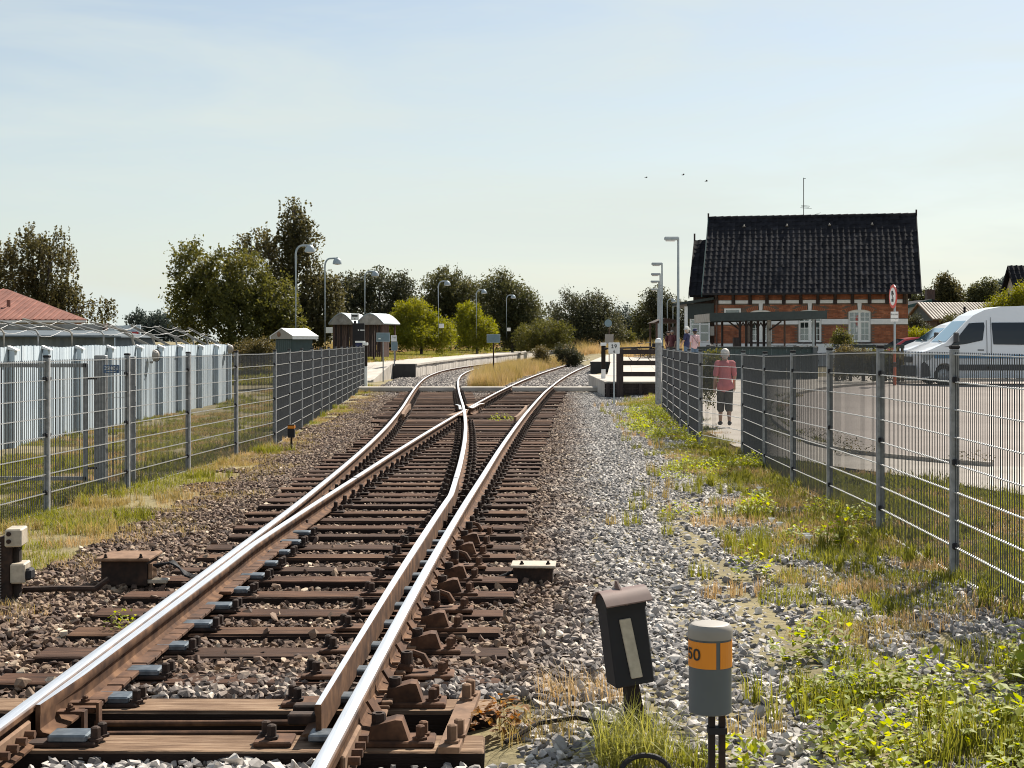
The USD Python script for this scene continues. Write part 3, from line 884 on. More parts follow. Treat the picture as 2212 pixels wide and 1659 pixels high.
def mesh_fence(pts, label, skip=(), bright_every=1):
    t = thing('mesh_fence', label, 'fence', P3(*pts[0]))
    for k, (x, y) in enumerate(pts):
        g = float(gz(x, y))
        a = pts[min(k + 1, len(pts) - 1)]; b = pts[max(k - 1, 0)]
        rz = math.atan2(a[1] - b[1], a[0] - b[0])
        po = obj('post', cbox((x, y, g + (FH - .35) / 2 + .0), (.06, .06, FH + .39), rz=rz, ch=.006), 'galvanised', t)
        obj('post_cap', cbox((x, y, g + FH + .037), (.068, .068, .03), rz=rz, ch=.008), 'black_plastic', po)
        for h in (.22, .83, 1.43):
            d = np.array([math.cos(rz), math.sin(rz)])
            obj('clamp', cbox((x, y, g + h), (.125, .05, .045), rz=rz, ch=.008), 'black_plastic', po)
    for k in range(len(pts) - 1):
        if k in skip:
            continue
        a, b = np.array(pts[k]), np.array(pts[k + 1])
        L = np.linalg.norm(b - a)
        d = (b - a) / L
        nrm = np.array([d[1], -d[0]])
        n = int((L - .06) / .05)
        ga, gb = float(gz(*a)), float(gz(*b))
        parts = []
        for i in range(n + 1):
            s = .03 + (L - .06) * i / n
            p = a + d * s
            z0 = ga + (gb - ga) * s / L
            v, f = boxm((p[0], p[1], z0 + FH / 2 + .005), (.006, .006, FH - .01), rz=math.atan2(d[1], d[0]))
            parts.append((v, f[:8]))
        pn = obj('mesh_panel', join(parts), 'galv_wire', t)
        for j in range(9):
            h = .012 + .2 * j
            w = []
            for sg in (-1, 1):
                o = nrm * sg * .007
                w.append(bar((a[0] + o[0] + d[0] * .03, a[1] + o[1] + d[1] * .03, ga + h), (b[0] + o[0] - d[0] * .03, b[1] + o[1] - d[1] * .03, gb + h), .008))
            obj('cross_wire', join(w), 'galv_bright', pn)
    return t


lf = [(-4.96 + .0805 * (13.28 + 2.52 * k - 15.8), 13.28 + 2.52 * k) for k in range(6)]
lf2 = [(-4.15 - .048 * 2.5 * k, 25.88 + 2.5 * k) for k in range(13)]
mesh_fence(lf + lf2[1:], 'galvanised wire mesh fence along the grass left of the tracks')
rf = [(2.86 + .0338 * (8.28 + 2.52 * k), 8.28 + 2.52 * k) for k in range(7)]
rf2 = [(3.27, 25.7), (3.37, 28.2), (3.50, 30.7), (3.63, 33.2), (3.76, 35.7), (3.89, 38.2)]
mesh_fence(rf + rf2, 'galvanised wire mesh fence curving along the footpath right of the tracks')

# gate behind the left fence
gt = thing('mesh_gate', 'grey wire mesh gate with thick post behind the left mesh fence', 'gate', P3(-5.3, 19.1))
GZ0 = float(gz(-5.3, 19.1))
obj('gate_post', cbox((-5.30, 19.1, GZ0 + .8), (.15, .12, 1.7), ch=.01), 'galvanised', gt)
obj('gate_post', cbox((-4.90, 19.15, GZ0 + .8), (.07, .07, 1.66), ch=.01), 'galvanised', gt)
for z in (.07, 1.52):
    obj('gate_rail', bar((-9.3, 19.0, GZ0 + z), (-5.45, 19.0, GZ0 + z), .05), 'galvanised', gt)
obj('gate_upright', cbox((-5.47, 19.0, GZ0 + .79), (.06, .05, 1.52), ch=.006), 'galvanised', gt)
obj('gate_mesh', join([boxm((x, 19.0, GZ0 + .8), (.006, .006, 1.45)) for x in np.arange(-9.2, -5.5, .05)]), 'galv_wire', gt)
obj('gate_hinge', join([bar((-5.45, 19.0, GZ0 + z), (-5.34, 19.05, GZ0 + z), .025) for z in (.2, 1.35)]), 'black_plastic', gt)
obj('gate_mesh', join([boxm((x, 19.12, GZ0 + .8), (.006, .006, 1.45)) for x in np.arange(-5.2, -4.92, .05)]), 'galv_wire', gt)
for z in (.3, .7, 1.1, 1.45):
    obj('cross_wire', bar((-5.23, 19.12, GZ0 + z), (-4.92, 19.12, GZ0 + z), .008), 'galv_bright', gt)
c = WD(240.5, 797, 18.95)
pl = thing('nameplate', 'small blue nameplate with white capitals on the mesh beside the gate post', 'sign', c)
obj('plate', cbox(c, (.20, .012, .105), ch=.003), 'blue_paint', pl)
tm = meshkit.text_mesh('ISHØJ', .042, .003, True)
tv = tm.vertices - [tm.bounds.mean(0)[0], tm.bounds.mean(0)[1], 0]
obj('lettering', (np.stack([tv[:, 0] * 1.0 + c[0], -.0065 - tv[:, 2] + c[1], tv[:, 1] + c[2] + .012], 1), tm.faces), 'white_text', pl)
obj('lettering', bar((c[0] - .06, c[1] - .008, c[2] - .033), (c[0] + .06, c[1] - .008, c[2] - .033), .003, .008), 'white_text', pl)


def text_at(txt, height, c, ex, ey, mat, parent, depth=.003, bold=False, center=True, name='lettering'):
    m = meshkit.text_mesh(txt, height, depth, bold)
    v = m.vertices - ([m.bounds.mean(0)[0], m.bounds.mean(0)[1], 0] if center else [0, 0, 0])
    ex, ey = np.asarray(ex, float), np.asarray(ey, float)
    return obj(name, (v @ np.stack([ex, ey, np.cross(ex, ey)]) + np.asarray(c, float), m.faces), mat, parent)


# ------------------------------------------------------------------ white board fence with its posts, brackets and lamps
XB = -9.9
bf = thing('board_fence', 'tall white painted board fence with posts beyond the left lawn', 'fence', (XB, 38, -.3))
y = 22.0
k = 0
while y < 52.0:
    w = .125
    top = 1.67 + .02 * math.sin(y * 1.3) + (.012 if k % 2 else 0)
    obj('board', boxm((XB + rng.normal(0, .004), y + w / 2, (top - .34) / 2), (.025 if k % 3 else .03, w - .008, top + .34)), 'board_white', bf)
    y += w; k += 1
for x in np.arange(XB - .12, XB - 3, -.125):
    obj('board', boxm((x, 52.0, .665), (.117, .025, 2.0)), 'board_white', bf)
pys = [24.2, 26.65, 29.1, 31.2, 33.6, 36.2, 39, 41.4, 43.8, 46.7, 49.2, 51.5]
for y in pys:
    obj('post', cbox((XB + .10, y, .64), (.11, .16, 1.96), ch=.01), 'board_white', bf)
    obj('post_cap', hull([(XB + .02, y - .1, 1.63), (XB + .02, y + .1, 1.63), (XB + .20, y - .1, 1.60), (XB + .20, y + .1, 1.60), (XB + .02, y - .1, 1.70), (XB + .02, y + .1, 1.70), (XB + .20, y - .1, 1.62), (XB + .20, y + .1, 1.62)]), 'white_trim', bf)
tops = []
ORD = ['first', 'second', 'third', 'fourth', 'fifth', 'sixth', 'seventh']
for k, y in enumerate(pys):
    b = thing('wire_bracket', ORD[k % 7] + (' bent pale metal bracket' if k < 7 else ' slanting timber bracket') + ' from the left behind the board fence', 'bracket', (XB - .1, y, 1.2),
              group='metal brackets behind the board fence' if k < 7 else 'timber brackets behind the board fence')
    if k < 7:
        p = [(XB - .08, y, 1.2), (XB - .08, y, 1.95), (XB - .13, y, 2.02), (XB - .5, y, 2.12), (XB - 1.2, y, 2.30)]
        obj('bracket_pipe', pipe(p, .022, 7), 'galvanised' if k % 2 else 'grey_wood', b)
    else:
        obj('bracket_pole', bar((XB - .05, y + .1, 1.55), (XB - 1.35, y - .1, 2.26), .06, .07), 'grey_wood', b)
        obj('bracket_prop', bar((XB - .5, y + .02, 1.2), (XB - .75, y, 1.95), .05), 'grey_wood', b)
    tops.append((XB - 1.2, y, 2.27))
wires = thing('fence_wires', 'thin slack wires strung between the brackets behind the white board fence', 'wire', (XB - 1, 38, 2.1))
for o, dz in ((0., 0.), (.5, -.13), (.9, -.24)):
    pts = []
    for k in range(len(tops) - 1):
        a, b = np.array(tops[k]), np.array(tops[k + 1])
        for s in np.linspace(0, 1, 6, endpoint=False):
            q = a + (b - a) * s
            pts.append((q[0] + o, q[1], q[2] + dz - .10 * math.sin(math.pi * s) * (1 + .5 * math.sin(k * 2.1 + o * 9))))
    obj('wire', pipe(pts, .006, 4), 'galvanised', wires)
for k, (x, y) in enumerate(((321, 768), (485.6, 754))):
    Y = XB / ((x - CX) / FL)
    c = WD(x, y, Y)
    c[0] = XB + .16
    l = thing('wall_lamp', ('nearer' if k == 0 else 'farther') + ' round grey lamp on the white board fence', 'lamp', c)
    v, f = lathe([(0, 0), (.16, .0), (.16, .05), (.13, .13), (.08, .17), (0, .185)], (0, 0, 0), 18)
    obj('lamp_shade', (np.stack([v[:, 2] * .9 - .03, v[:, 0], v[:, 1]], 1) + c, f), 'cap_grey', l, smooth=35)
    obj('lamp_guard', join([pipe([(c[0] + .02 + .16 * math.cos(a) * .9, c[1] + s * .05, c[2] + .17 * math.sin(a)) for a in np.linspace(-1.5, 1.5, 9)], .008, 4) for s in (-1, 1)]), 'dark_iron', l)
    obj('bracket', cbox((c[0] - .03, c[1] - .2, c[2] - .18), (.06, .16, .06)), 'cap_grey', l)

# grey shed with a hipped sheet roof, white rear wall with the red sign, tiled house
sh = thing('storage_shed', 'low grey corrugated shed roof and wall behind the white board fence', 'shed', (-15, 46, -.3))
xe, Y0 = -12.3, 45.0
n = 60
xs = np.linspace(-26, xe + .2, n * 2)
zig = np.where(np.arange(n * 2) % 4 < 2, 0, .05)
obj('wall', flip_up(quadsheet(np.stack([xs, xs]), np.stack([Y0 + zig, Y0 + zig]), np.stack([xs * 0 - .4, xs * 0 + 1.98]))), 'corrugated_grey', sh)
ys_ = np.linspace(Y0, 50, 20)
obj('wall', quadsheet(np.full((2, 20), xe + .25), np.stack([ys_, ys_]), np.stack([ys_ * 0 - .4, ys_ * 0 + 1.98])), 'corrugated_grey', sh)
obj('roof', hull([(-26, Y0 - .3, 1.96), (xe + .5, Y0 - .3, 1.90), (-26, Y0 - .3, 2.0), (xe + .5, Y0 - .3, 1.94), (-26, 50.3, 2.19), (xe - 1.2, 50.3, 2.15), (-26, 50.3, 2.15), (xe + .5, 50.3, 1.90)]), 'roof_sheet_grey', sh)
obj('fascia_board', cbox((-20.2, 50.45, 2.27), (12.6, .05, .20), ch=.01), 'grey_wood', sh)
obj('fascia_end', cbox((-13.85, 50.45, 2.27), (.1, .3, .24), ch=.01), 'brown_wood', sh)
rw = thing('board_wall', 'pale blue white board wall carrying the red sign behind the shed', 'wall', (-18, 58, -.3))
x = -24.0
while x < -14.66:
    obj('board', boxm((x + .1, 58 + (.012 if int(x * 5) % 2 else 0), 1.05), (.192, .04, 2.72 + .02 * math.sin(x * 7))), 'board_white', rw)
    x += .2
obj('post', cbox((-14.6, 58.02, 1.05), (.12, .12, 2.76)), 'board_white', rw)
c = np.array([-15.0, 57.9, 1.9])
rs = thing('shop_sign', 'red shop sign with white lettering on the pale board wall', 'sign', c)
obj('plate', cbox(c, (.80, .03, .52), ch=.006), 'red_paint', rs)
text_at('Super', .075, c + [-.16, -.018, .13], (1, 0, 0), (0, 0, 1), 'white_text', rs, bold=True)
text_at('Brugsen', .125, c + [-.06, -.018, -.02], (1, 0, 0), (0, 0, 1), 'white_text', rs, bold=True)
text_at('Ulsted', .075, c + [.24, -.018, -.15], (1, 0, 0), (0, 0, 1), 'white_text', rs, bold=True)


def tiles_on(parent, o, ux, uy, w, h, tw, th, mat, n_parts, nrm_lift=.02, pan=True, score=None, rows_lift=.018, name='roof_tile'):
    """lay overlapping tiles on the roof plane o + a ux + b uy (b upwards); the n_parts best by score become parts, the rest one part."""
    ux, uy = np.asarray(ux, float), np.asarray(uy, float)
    n = np.cross(ux, uy); n /= np.linalg.norm(n)
    nc, nr = int(round(w / tw)), int(round(h / th))
    tw, th = w / nc, h / nr
    if pan:
        a = np.array([-.5, -.38, -.2, 0., .2, .36, .5]) * tw * 1.06
        z = np.array([.012, -.004, -.012, -.004, .022, .034, .022])
    else:
        a = np.array([-.5, .5]) * tw * .98
        z = np.array([0., 0.])
    k = len(a)
    base = np.vstack([np.stack([a, np.full(k, -.03 * 1), z + rows_lift], 1), np.stack([a, np.full(k, th * 1.08), z - .004], 1), np.stack([a, np.full(k, -.03), z + rows_lift - .022], 1)])
    f = []
    for i in range(k - 1):
        f += [[i, i + 1, k + i + 1], [i, k + i + 1, k + i], [2 * k + i, 2 * k + i + 1, i + 1], [2 * k + i, i + 1, i]]
    f = np.array(f)
    cells = [(r, c) for r in range(nr) for c in range(nc)]
    if score:
        cells.sort(key=lambda rc: -score(rc[0] / nr, rc[1] / nc))
    rest, rd = [], []
    for i, (r, c) in enumerate(cells):
        v = base + [tw * (c + .5), th * r, rng.normal(0, .004)]
        v[:, 2] += nrm_lift + (v[:, 0] - tw * (c + .5)) * rng.normal(0, .012)
        p = np.asarray(o, float) + v[:, :1] * ux + v[:, 1:2] * uy + v[:, 2:] * n
        q = rng.random()
        if rng.random() < .02:
            q = 1.6
        if i < n_parts:
            obj(name, (p, f), mat, parent, rnd=np.full(len(p), q))
        else:
            rest.append((p, f)); rd.append(np.full(len(p), q))
    if rest:
        obj(name, join(rest), mat, parent, rnd=np.concatenate(rd), kind='stuff')


def plane_poly(pts, th=.12):
    """a slab under the polygon pts (planar)."""
    p = np.asarray(pts, float)
    n = np.cross(p[1] - p[0], p[2] - p[0]); n /= np.linalg.norm(n)
    if n[2] < 0:
        n = -n
    return hull(np.vstack([p, p - n * th]))


ho = thing('tiled_house', 'low house with a red tiled hip roof behind the shed at the left', 'house', (-30, 78, 0))
ez = 2.89
c0 = np.array([-21.5, 75, ez])
wl = Polygon([(-45, 75.5), (-22.3, 75.5), (-26.2, 86), (-45, 86)])
obj('wall', extr(wl, 3.3, (0, 0, -.4), (1, 0, 0), (0, 1, 0)), 'concrete', ho)
apex = np.array([-27.6, 81.0, ez + 1.75])
far = np.array([-46, 81.0, ez + 1.75])
rf_ = obj('roof', hull([c0, (-46, 75, ez), (-25.4, 87, ez), (-46, 87, ez), apex, far, c0 - [0, 0, .12], (-46, 75, ez - .12), (-25.4, 87, ez - .12)]), 'red_tile', ho)
for kx in np.arange(-45.5, -21.8, .30):
    # ribs of the tiles on the face seen, each cut off at the hip
    t = min(1.0, max(0.02, (-21.7 - kx) / 6.1))
    a, b = np.array([kx, 74.96, ez + .02]), np.array([kx, 75 + 6.0 * t, ez + 1.75 * t + .02])
    obj('tile_rib', bar(a, b, .09, .03), 'red_tile', rf_, rnd=np.full(8, rng.random()))
obj('gutter', bar((-46, 74.88, ez - .1), (-21.5, 74.88, ez - .1), .12, .1), 'white_trim', ho)
obj('vent_pipe', rod((-26.3, 77.4, ez + .7), (-26.3, 77.4, ez + 1.05), .1, 10), 'red_tile', ho)

# ------------------------------------------------------------------ green hut
hc = np.array([-9.0, 61.2, float(gz(-9, 61)) ])
hu = thing('trackside_hut', 'dark green wooden hut with a pale shallow gabled roof near the tall lamp', 'hut', hc, rz=math.radians(-38))
hw, hl, hz_, rz_ = .50, .56, 2.0, 2.40
obj('wall', boxm((0, 0, hz_ / 2), (2 * hw, 2 * hl, hz_)), 'hut_green', hu, local=True)
for s in np.arange(-hw + .06, hw, .12):
    obj('board', boxm((s, -hl - .008, 1.0), (.108, .016, 1.94)), 'hut_green', hu, local=True)
g_ = Polygon([(-hw - .14, hz_ - .02), (hw + .14, hz_ - .02), (hw + .14, hz_ + .10), (0, rz_), (-hw - .14, hz_ + .10)])
obj('gable', extr(g_, .04, (0, -hl - .10, 0), (1, 0, 0), (0, 0, 1)), 'cap_grey', hu, local=True)
obj('gable', extr(g_, .04, (0, hl + .14, 0), (1, 0, 0), (0, 0, 1)), 'cap_grey', hu, local=True)
obj('rust_disc', rod((-.16, -hl - .146, 2.17), (-.16, -hl - .15, 2.17), .11, 16), 'rust_tan', hu, local=True)
for s in (-1, 1):
    obj('roof', hull([(0, -hl - .16, rz_ + .03), (0, hl + .16, rz_ + .03), (s * (hw + .2), -hl - .16, hz_ + .10), (s * (hw + .2), hl + .16, hz_ + .10), (0, -hl - .16, rz_), (0, hl + .16, rz_), (s * (hw + .2), -hl - .16, hz_ + .07), (s * (hw + .2), hl + .16, hz_ + .07)]), 'white_trim', hu, local=True)
    obj('fascia', boxm((s * (hw + .17), 0, hz_ + .03), (.04, 2 * hl + .3, .12)), 'white_trim', hu, local=True)

# ------------------------------------------------------------------ left platform
PF = np.array([(-4.67, 71.8), (-2.72, 102.6), (-.45, 125.5), (3.16, 161.5), (6.08, 183.6)])
pfx = PchipInterpolator(PF[:, 1], PF[:, 0])
pbx = PchipInterpolator([71.8, 103, 126, 161.5, 183.6], [-8.2, -5.6, -3.4, .4, 3.4])
pt = thing('platform', 'long pale paved railway platform curving away at the left', 'platform', (-5, 80, 0))
PZ = .70
ys = np.concatenate([[71.8], np.arange(72.8, 183.6, 1.0)])
for k in range(len(ys) - 1):
    a, b = ys[k] + .012, ys[k + 1] - .012
    ax, bx_ = float(pfx(a)), float(pfx(b))
    if k < 70:
        v, f = hull([(ax, a, -.1), (bx_, b, -.1), (ax - .16, a, -.1), (bx_ - .16, b, -.1), (ax, a, PZ - .10), (bx_, b, PZ - .10), (ax - .16, a, PZ - .10), (bx_ - .16, b, PZ - .10)])
        v[:, 0] += rng.normal(0, .008)
        obj('edge_panel', (v, f), 'concrete_panel', pt)
        v, f = hull([(ax + .06, a, PZ - .09), (bx_ + .06, b, PZ - .09), (ax - .75, a, PZ - .09), (bx_ - .75, b, PZ - .09), (ax + .06, a, PZ), (bx_ + .06, b, PZ), (ax - .75, a, PZ), (bx_ - .75, b, PZ)])
        obj('edge_slab', (v, f), 'paving', pt)
    for (o0, o1) in ((.76, 1.5), (1.51, None)):
        qa, qb = (ax - (o1 or 0), bx_ - (o1 or 0)) if o1 else (float(pbx(a)), float(pbx(b)))
        obj('paving_slab', hull([(ax - o0, a, 0), (bx_ - o0, b, 0), (qa, a, 0), (qb, b, 0), (ax - o0, a, PZ - .004), (bx_ - o0, b, PZ - .004), (qa, a, PZ - .004), (qb, b, PZ - .004)]), 'paving', pt)
v, f = sweep([(-.1, -.1), (.06, -.1), (.06, PZ - .02), (-.1, PZ - .02)], np.stack([pfx(np.arange(142.5, 183, 2.)) - .06, np.arange(142.5, 183, 2.), np.zeros(21)], 1))
obj('edge_wall', (v, f), 'concrete_panel', pt)
v, f = quadsheet(np.stack([pfx(np.arange(142, 183.5, 2.)) + .05, pfx(np.arange(142, 183.5, 2.)) - .8]), np.stack([np.arange(142, 183.5, 2.)] * 2), np.full((2, 21), PZ + .004))
obj('edge_strip', flip_up((v, f)), 'paving', pt)
# end wall in dark boards, and the paved ramp beside it
obj('end_wall', cbox((-5.22, 71.72, .32), (1.1, .12, .72), ch=.01), 'dark_concrete', pt)
for k in range(6):
    a, b = k / 6, (k + 1) / 6
    ya, yb_ = 65.8 + 6 * a, 65.8 + 6 * b - .02
    za, zb = .04 + (PZ - .04) * a, .04 + (PZ - .04) * b
    xa, xb = -6.25 + .4 * a, -6.25 + .4 * b
    for j in range(3):
        w0, w1 = 1.0 * j / 1.0 * .75, .75 * (j + 1) - .015
        obj('ramp_slab', hull([(xa - w0, ya, -.1), (xb - w0, yb_, -.1), (xa - w1, ya, -.1), (xb - w1, yb_, -.1), (xa - w0, ya, za), (xb - w0, yb_, zb), (xa - w1, ya, za), (xb - w1, yb_, zb)]), 'paving', pt)
    obj('edge_panel', hull([(xa + .08, ya, -.1), (xb + .08, yb_, -.1), (xa, ya, -.1), (xb, yb_, -.1), (xa + .08, ya, za + .03), (xb + .08, yb_, zb + .03), (xa, ya, za + .03), (xb, yb_, zb + .03)]), 'concrete_panel', pt)


# ------------------------------------------------------------------ platform shelters, totem, lamps, signs
def shelter(loc, rz, w, l, label):
    t = thing('waiting_shelter', label, 'shelter', loc, rz)
    h0, h1 = 2.15, 2.62
    a = np.linspace(-1, 1, 9)
    arch = [(x * (w / 2 + .2), h1 - (h1 - h0 + .08) * abs(x) ** 1.7) for x in a]
    pr = arch + [(x, z - .05) for x, z in arch[::-1]]
    v, f = extr(Polygon(pr), l + .6, (0, l / 2 + .3, 0), (1, 0, 0), (0, 0, 1))
    obj('roof', (v, f), 'lamp_grey', t, local=True)
    for sy in (-1, 1):
        for sx in (-1, 1):
            obj('post', boxm((sx * w / 2, sy * l / 2, h0 / 2), (.09, .09, h0)), 'brown_wood', t, local=True)
        obj('gable_board', extr(Polygon([(x * .98, z - .055) for x, z in arch] + [(arch[-1][0] * .98, h0 - .16), (arch[0][0] * .98, h0 - .16)]), .04, (0, sy * (l / 2 + .26) + .02, 0), (1, 0, 0), (0, 0, 1)), 'grey_wood', t, local=True)
    for x in np.arange(-w / 2 + .1, w / 2, .105):
        obj('slat', boxm((x, -l / 2, 1.22), (.075, .025, 1.9)), 'dark_wood' if rng.random() < .7 else 'brown_wood', t, local=True)
    for y in np.arange(-l / 2 + .1, l / 2, .105):
        obj('slat', boxm((-w / 2, y, 1.22), (.025, .075, 1.9)), 'dark_wood' if rng.random() < .7 else 'brown_wood', t, local=True)
    for y in np.arange(-l / 2 + .1, l / 2 - .9, .105):
        obj('slat', boxm((w / 2, y, 1.22), (.025, .075, 1.9)), 'brown_wood', t, local=True)
    obj('bench', boxm((-w / 2 + .3, 0, .48), (.4, l - .3, .06)), 'brown_wood', t, local=True)
    return t


shelter((-7.25, 80.2, .68), math.radians(-16), 1.22, 1.9, 'right hand slatted wooden shelter with arched metal roof on the left platform')
shelter((-8.72, 79.6, .68), math.radians(-18), 1.05, 1.7, 'left hand slatted wooden shelter with arched metal roof beside the totem')
c = WD(767, 720, 77.5); c[2] = .68
dp = thing('departure_display', 'white departure display box on a dark post between the shelters', 'display', c)
obj('post', boxm((c[0], c[1], 1.75), (.1, .1, 2.2)), 'black_plastic', dp)
obj('display_box', cbox((c[0], c[1] - .05, 3.06), (.42, .16, .36), ch=.02), 'white_paint', dp)
obj('screen', boxm((c[0], c[1] - .133, 3.11), (.3, .008, .09)), 'black_text', dp)
obj('screen', boxm((c[0], c[1] - .133, 2.955), (.06, .008, .06)), 'black_text', dp)
c = WD(779, 745, 76.5); c[2] = .68
to = thing('information_totem', 'black information totem with white lettering between the two shelters', 'totem', c)
obj('body', cbox((c[0] - .1, c[1], 1.72), (.62, .2, 2.0), ch=.02), 'black_plastic', to)
obj('emblem', boxm((c[0] - .1, c[1] - .103, 2.36), (.06, .006, .06)), 'white_text', to)
obj('emblem', boxm((c[0] + .1, c[1] - .103, 2.36), (.22, .006, .045)), 'white_text', to)
# crossing posts and swing bars
def crossing_post(x, y, label, w=.15, h=1.73):
    g = float(gz(x, y))
    t = thing('crossing_post', label, 'post', (x, y, g))
    obj('post', cbox((x, y, g + .42), (w, w, .86), ch=.012), 'white_paint', t)
    obj('post_top', cbox((x, y, g + 1.26), (w, w, .82), ch=.012), 'dark_iron', t)
    obj('cap', cbox((x, y, g + 1.72), (w + .05, w + .05, .11), ch=.012), 'white_paint', t)
    return t


crossing_post(-5.73, 57.9, 'post with white foot and dark top at the left end of the foot crossing')
gp = thing('crossing_gate', 'dark blue gate leaf with white top edge beside the left crossing post', 'gate', (-5.98, 58.0, 0))
obj('leaf', cbox((-5.98, 58.05, 1.12), (.30, .05, 1.2), ch=.006), 'navy_cloth', gp)
obj('top_edge', cbox((-5.95, 58.05, 1.76), (.40, .07, .08), ch=.008), 'white_paint', gp)
obj('side_edge', cbox((-5.84, 58.02, 1.2), (.03, .03, 1.1), ch=.004), 'white_paint', gp)
crossing_post(3.22, 52.2, 'post with white foot and dark top at the right end of the foot crossing')
xb = thing('crossing_bar', 'thin dark swing bar between the dark topped post and the fence', 'barrier', (3.3, 52.1, 1.5))
obj('bar', rod((3.24, 52.1, 1.53), (4.35, 46.2, 1.6), .03, 8), 'dark_iron', xb)
obj('hinge', cbox((3.27, 52.08, 1.53), (.12, .1, .1)), 'dark_iron', xb)
ep = thing('end_post', 'stout grey post with white domed cap at the end of the right fence', 'post', (4.02, 40.7, 0))
obj('post', cyl((4.02, 40.7, -.1), .085, 1.85, 14), 'galvanised', ep, smooth=40)
obj('cap', lathe([(.095, 1.75), (.095, 1.79), (.07, 1.85), (0, 1.88)], (4.02, 40.7, 0), 14), 'white_paint', ep, smooth=40)


def dome_lamp(x, y, zb, h, label, rz=0., sign=None):
    t = thing('platform_lamp', label, 'lamp post', (x, y, zb), rz)
    arc = [(0, 0, 0), (0, 0, 1.2), (0, 0, h - .45)] + [(.28 - .28 * math.cos(a), 0, h - .45 + .38 * math.sin(a)) for a in np.linspace(.25, 1.57, 6)] + [(.55, 0, h - .06)]
    arc = [(x + p[0], y, zb + p[2]) for p in arc]
    obj('pole', pipe(arc, [.07, .062] + [.045] * (len(arc) - 2), 10), 'lamp_grey', t, smooth=40)
    obj('lamp_shade', lathe([(.225, -.36), (.23, -.30), (.20, -.17), (.13, -.08), (.05, -.04), (.04, .0)], (x + .62, y, zb + h), 16), 'lamp_grey', t, smooth=40)
    obj('lamp_glass', lathe([(.02, -.40), (.12, -.385), (.2, -.35)], (x + .62, y, zb + h), 14), 'white_trim', t, smooth=40)
    if sign:
        obj('small_sign', cbox((x + .22, y - .03, zb + sign), (.34, .02, .30), ch=.006), 'white_paint', t)
    return t


for k, (px, Y, dz, sg) in enumerate([(639, 65, 0, None), (702, 75, 0, 2.35), (788, 89, .6, None), (947, 103.6, .66, 2.2), (1029, 121, .66, None), (1094, 135, .66, 2.2), (1150, 158, .66, None)]):
    X = (px - CX) / FL * Y
    h = 6.05 - dz if k < 6 else 5.35
    dome_lamp(X, Y, dz, h, ['nearest dome lamp post, standing beside the green hut', 'second dome lamp post from the left, with a small white sign', 'dome lamp post behind the slatted shelters',
                            'dome lamp post with white signs in front of the light green bush', 'dome lamp post at the middle of the left platform', 'dome lamp post with a small sign farther along the platform',
                            'farthest and smallest dome lamp post on the left platform'][k], sign=sg)


def back_sign(px0, px1, py0, py1, pole_y, Y, label, foot=False, top=None, zb=None):
    a, b = WD(px0, py0, Y), WD(px1, py1, Y)
    c = (a + b) / 2
    w, h = b[0] - a[0], a[2] - b[2]
    g = WD(0, pole_y, Y)[2] if zb is None else zb
    t = thing('track_sign', label, 'sign', (c[0], Y, g))
    obj('pole', rod((c[0], Y + .03, g - .1), (c[0], Y + .03, a[2] - .02), .028, 8), 'galvanised' if not foot else 'rust_dark', t)
    obj('plate', cbox(c, (w - .04, .012, h - .04), ch=.004), 'sign_back', t)
    obj('rim', join([boxm((c[0], Y, a[2] - .01), (w, .02, .022)), boxm((c[0], Y, b[2] + .01), (w, .02, .022)), boxm((a[0] + .01, Y, c[2]), (.022, .02, h - .045)), boxm((b[0] - .01, Y, c[2]), (.022, .02, h - .045))]), 'lamp_grey', t)
    obj('brace', boxm((c[0], Y - .015, c[2]), (.08, .016, h - .06)), 'sign_back', t)
    if foot:
        obj('foot', boxm((c[0] - .06, Y, g + .25), (.10, .10, .5)), 'brown_wood', t)
    if top:
        a2, b2 = WD(*top[:2], Y - .02), WD(*top[2:], Y - .02)
        obj('upper_plate', cbox((a2 + b2) / 2, (b2[0] - a2[0], .014, a2[2] - b2[2]), ch=.004), 'white_trim', t)
        text_at('Tog', .07, (a2 + b2) / 2 + [0, -.009, .04], (1, 0, 0), (0, 0, 1), 'black_text', t)
    return t


t = back_sign(813, 842.3, 718.7, 738.3, 822, 66.5, 'grey back of a wide track sign in front of the platform ramp')
c = WD(820, 731.5, 66.5)
obj('sticker', boxm(c + [0, -.012, 0], (.1, .006, .06)), 'white_paint', t)
back_sign(1051.6, 1080.4, 721.5, 740.3, 822, 67.5, 'grey back of a wide sign on a rusty pole between the lines', foot=True)
back_sign(845, 858.5, 738, 757, 785.6, 71.2, 'narrow sign with a cream upper plate at the platform ramp', top=(844.5, 724, 857, 737.2))

# distance sign 19 / 4
c = WD(1326.5, 752, 42.8)
ds = thing('distance_sign', 'white square sign reading 19 over 4 on a grey pole', 'sign', (c[0], c[1], -.05))
pl_ = sbox(-.165, -.165, .165, .165).buffer(-.03).buffer(.03)
obj('plate', extr(pl_, .012, c + [0, .006, 0], (1, 0, 0), (0, 0, 1)), 'white_paint', ds)
obj('pole', rod((c[0], c[1] + .035, -.2), (c[0], c[1] + .035, c[2] + .1), .024, 10), 'lamp_grey', ds)
text_at('19', .105, c + [0, -.011, .055], (1, 0, 0), (0, 0, 1), 'black_text', ds, bold=True)
text_at('4', .085, c + [0, -.011, -.095], (1, 0, 0), (0, 0, 1), 'black_text', ds, bold=True)
c = WD(1316, 737, 78)
s2 = thing('platform_sign', 'small pale sign below a grey round sign behind the dark topped post', 'sign', (c[0], c[1], .7))
obj('pole', rod((c[0], c[1] + .03, .6), (c[0], c[1] + .03, 2.75), .025, 8), 'brown_wood', s2)
obj('plate', cbox(c + [0, 0, .12], (.45, .015, .5), ch=.004), 'cap_grey', s2)
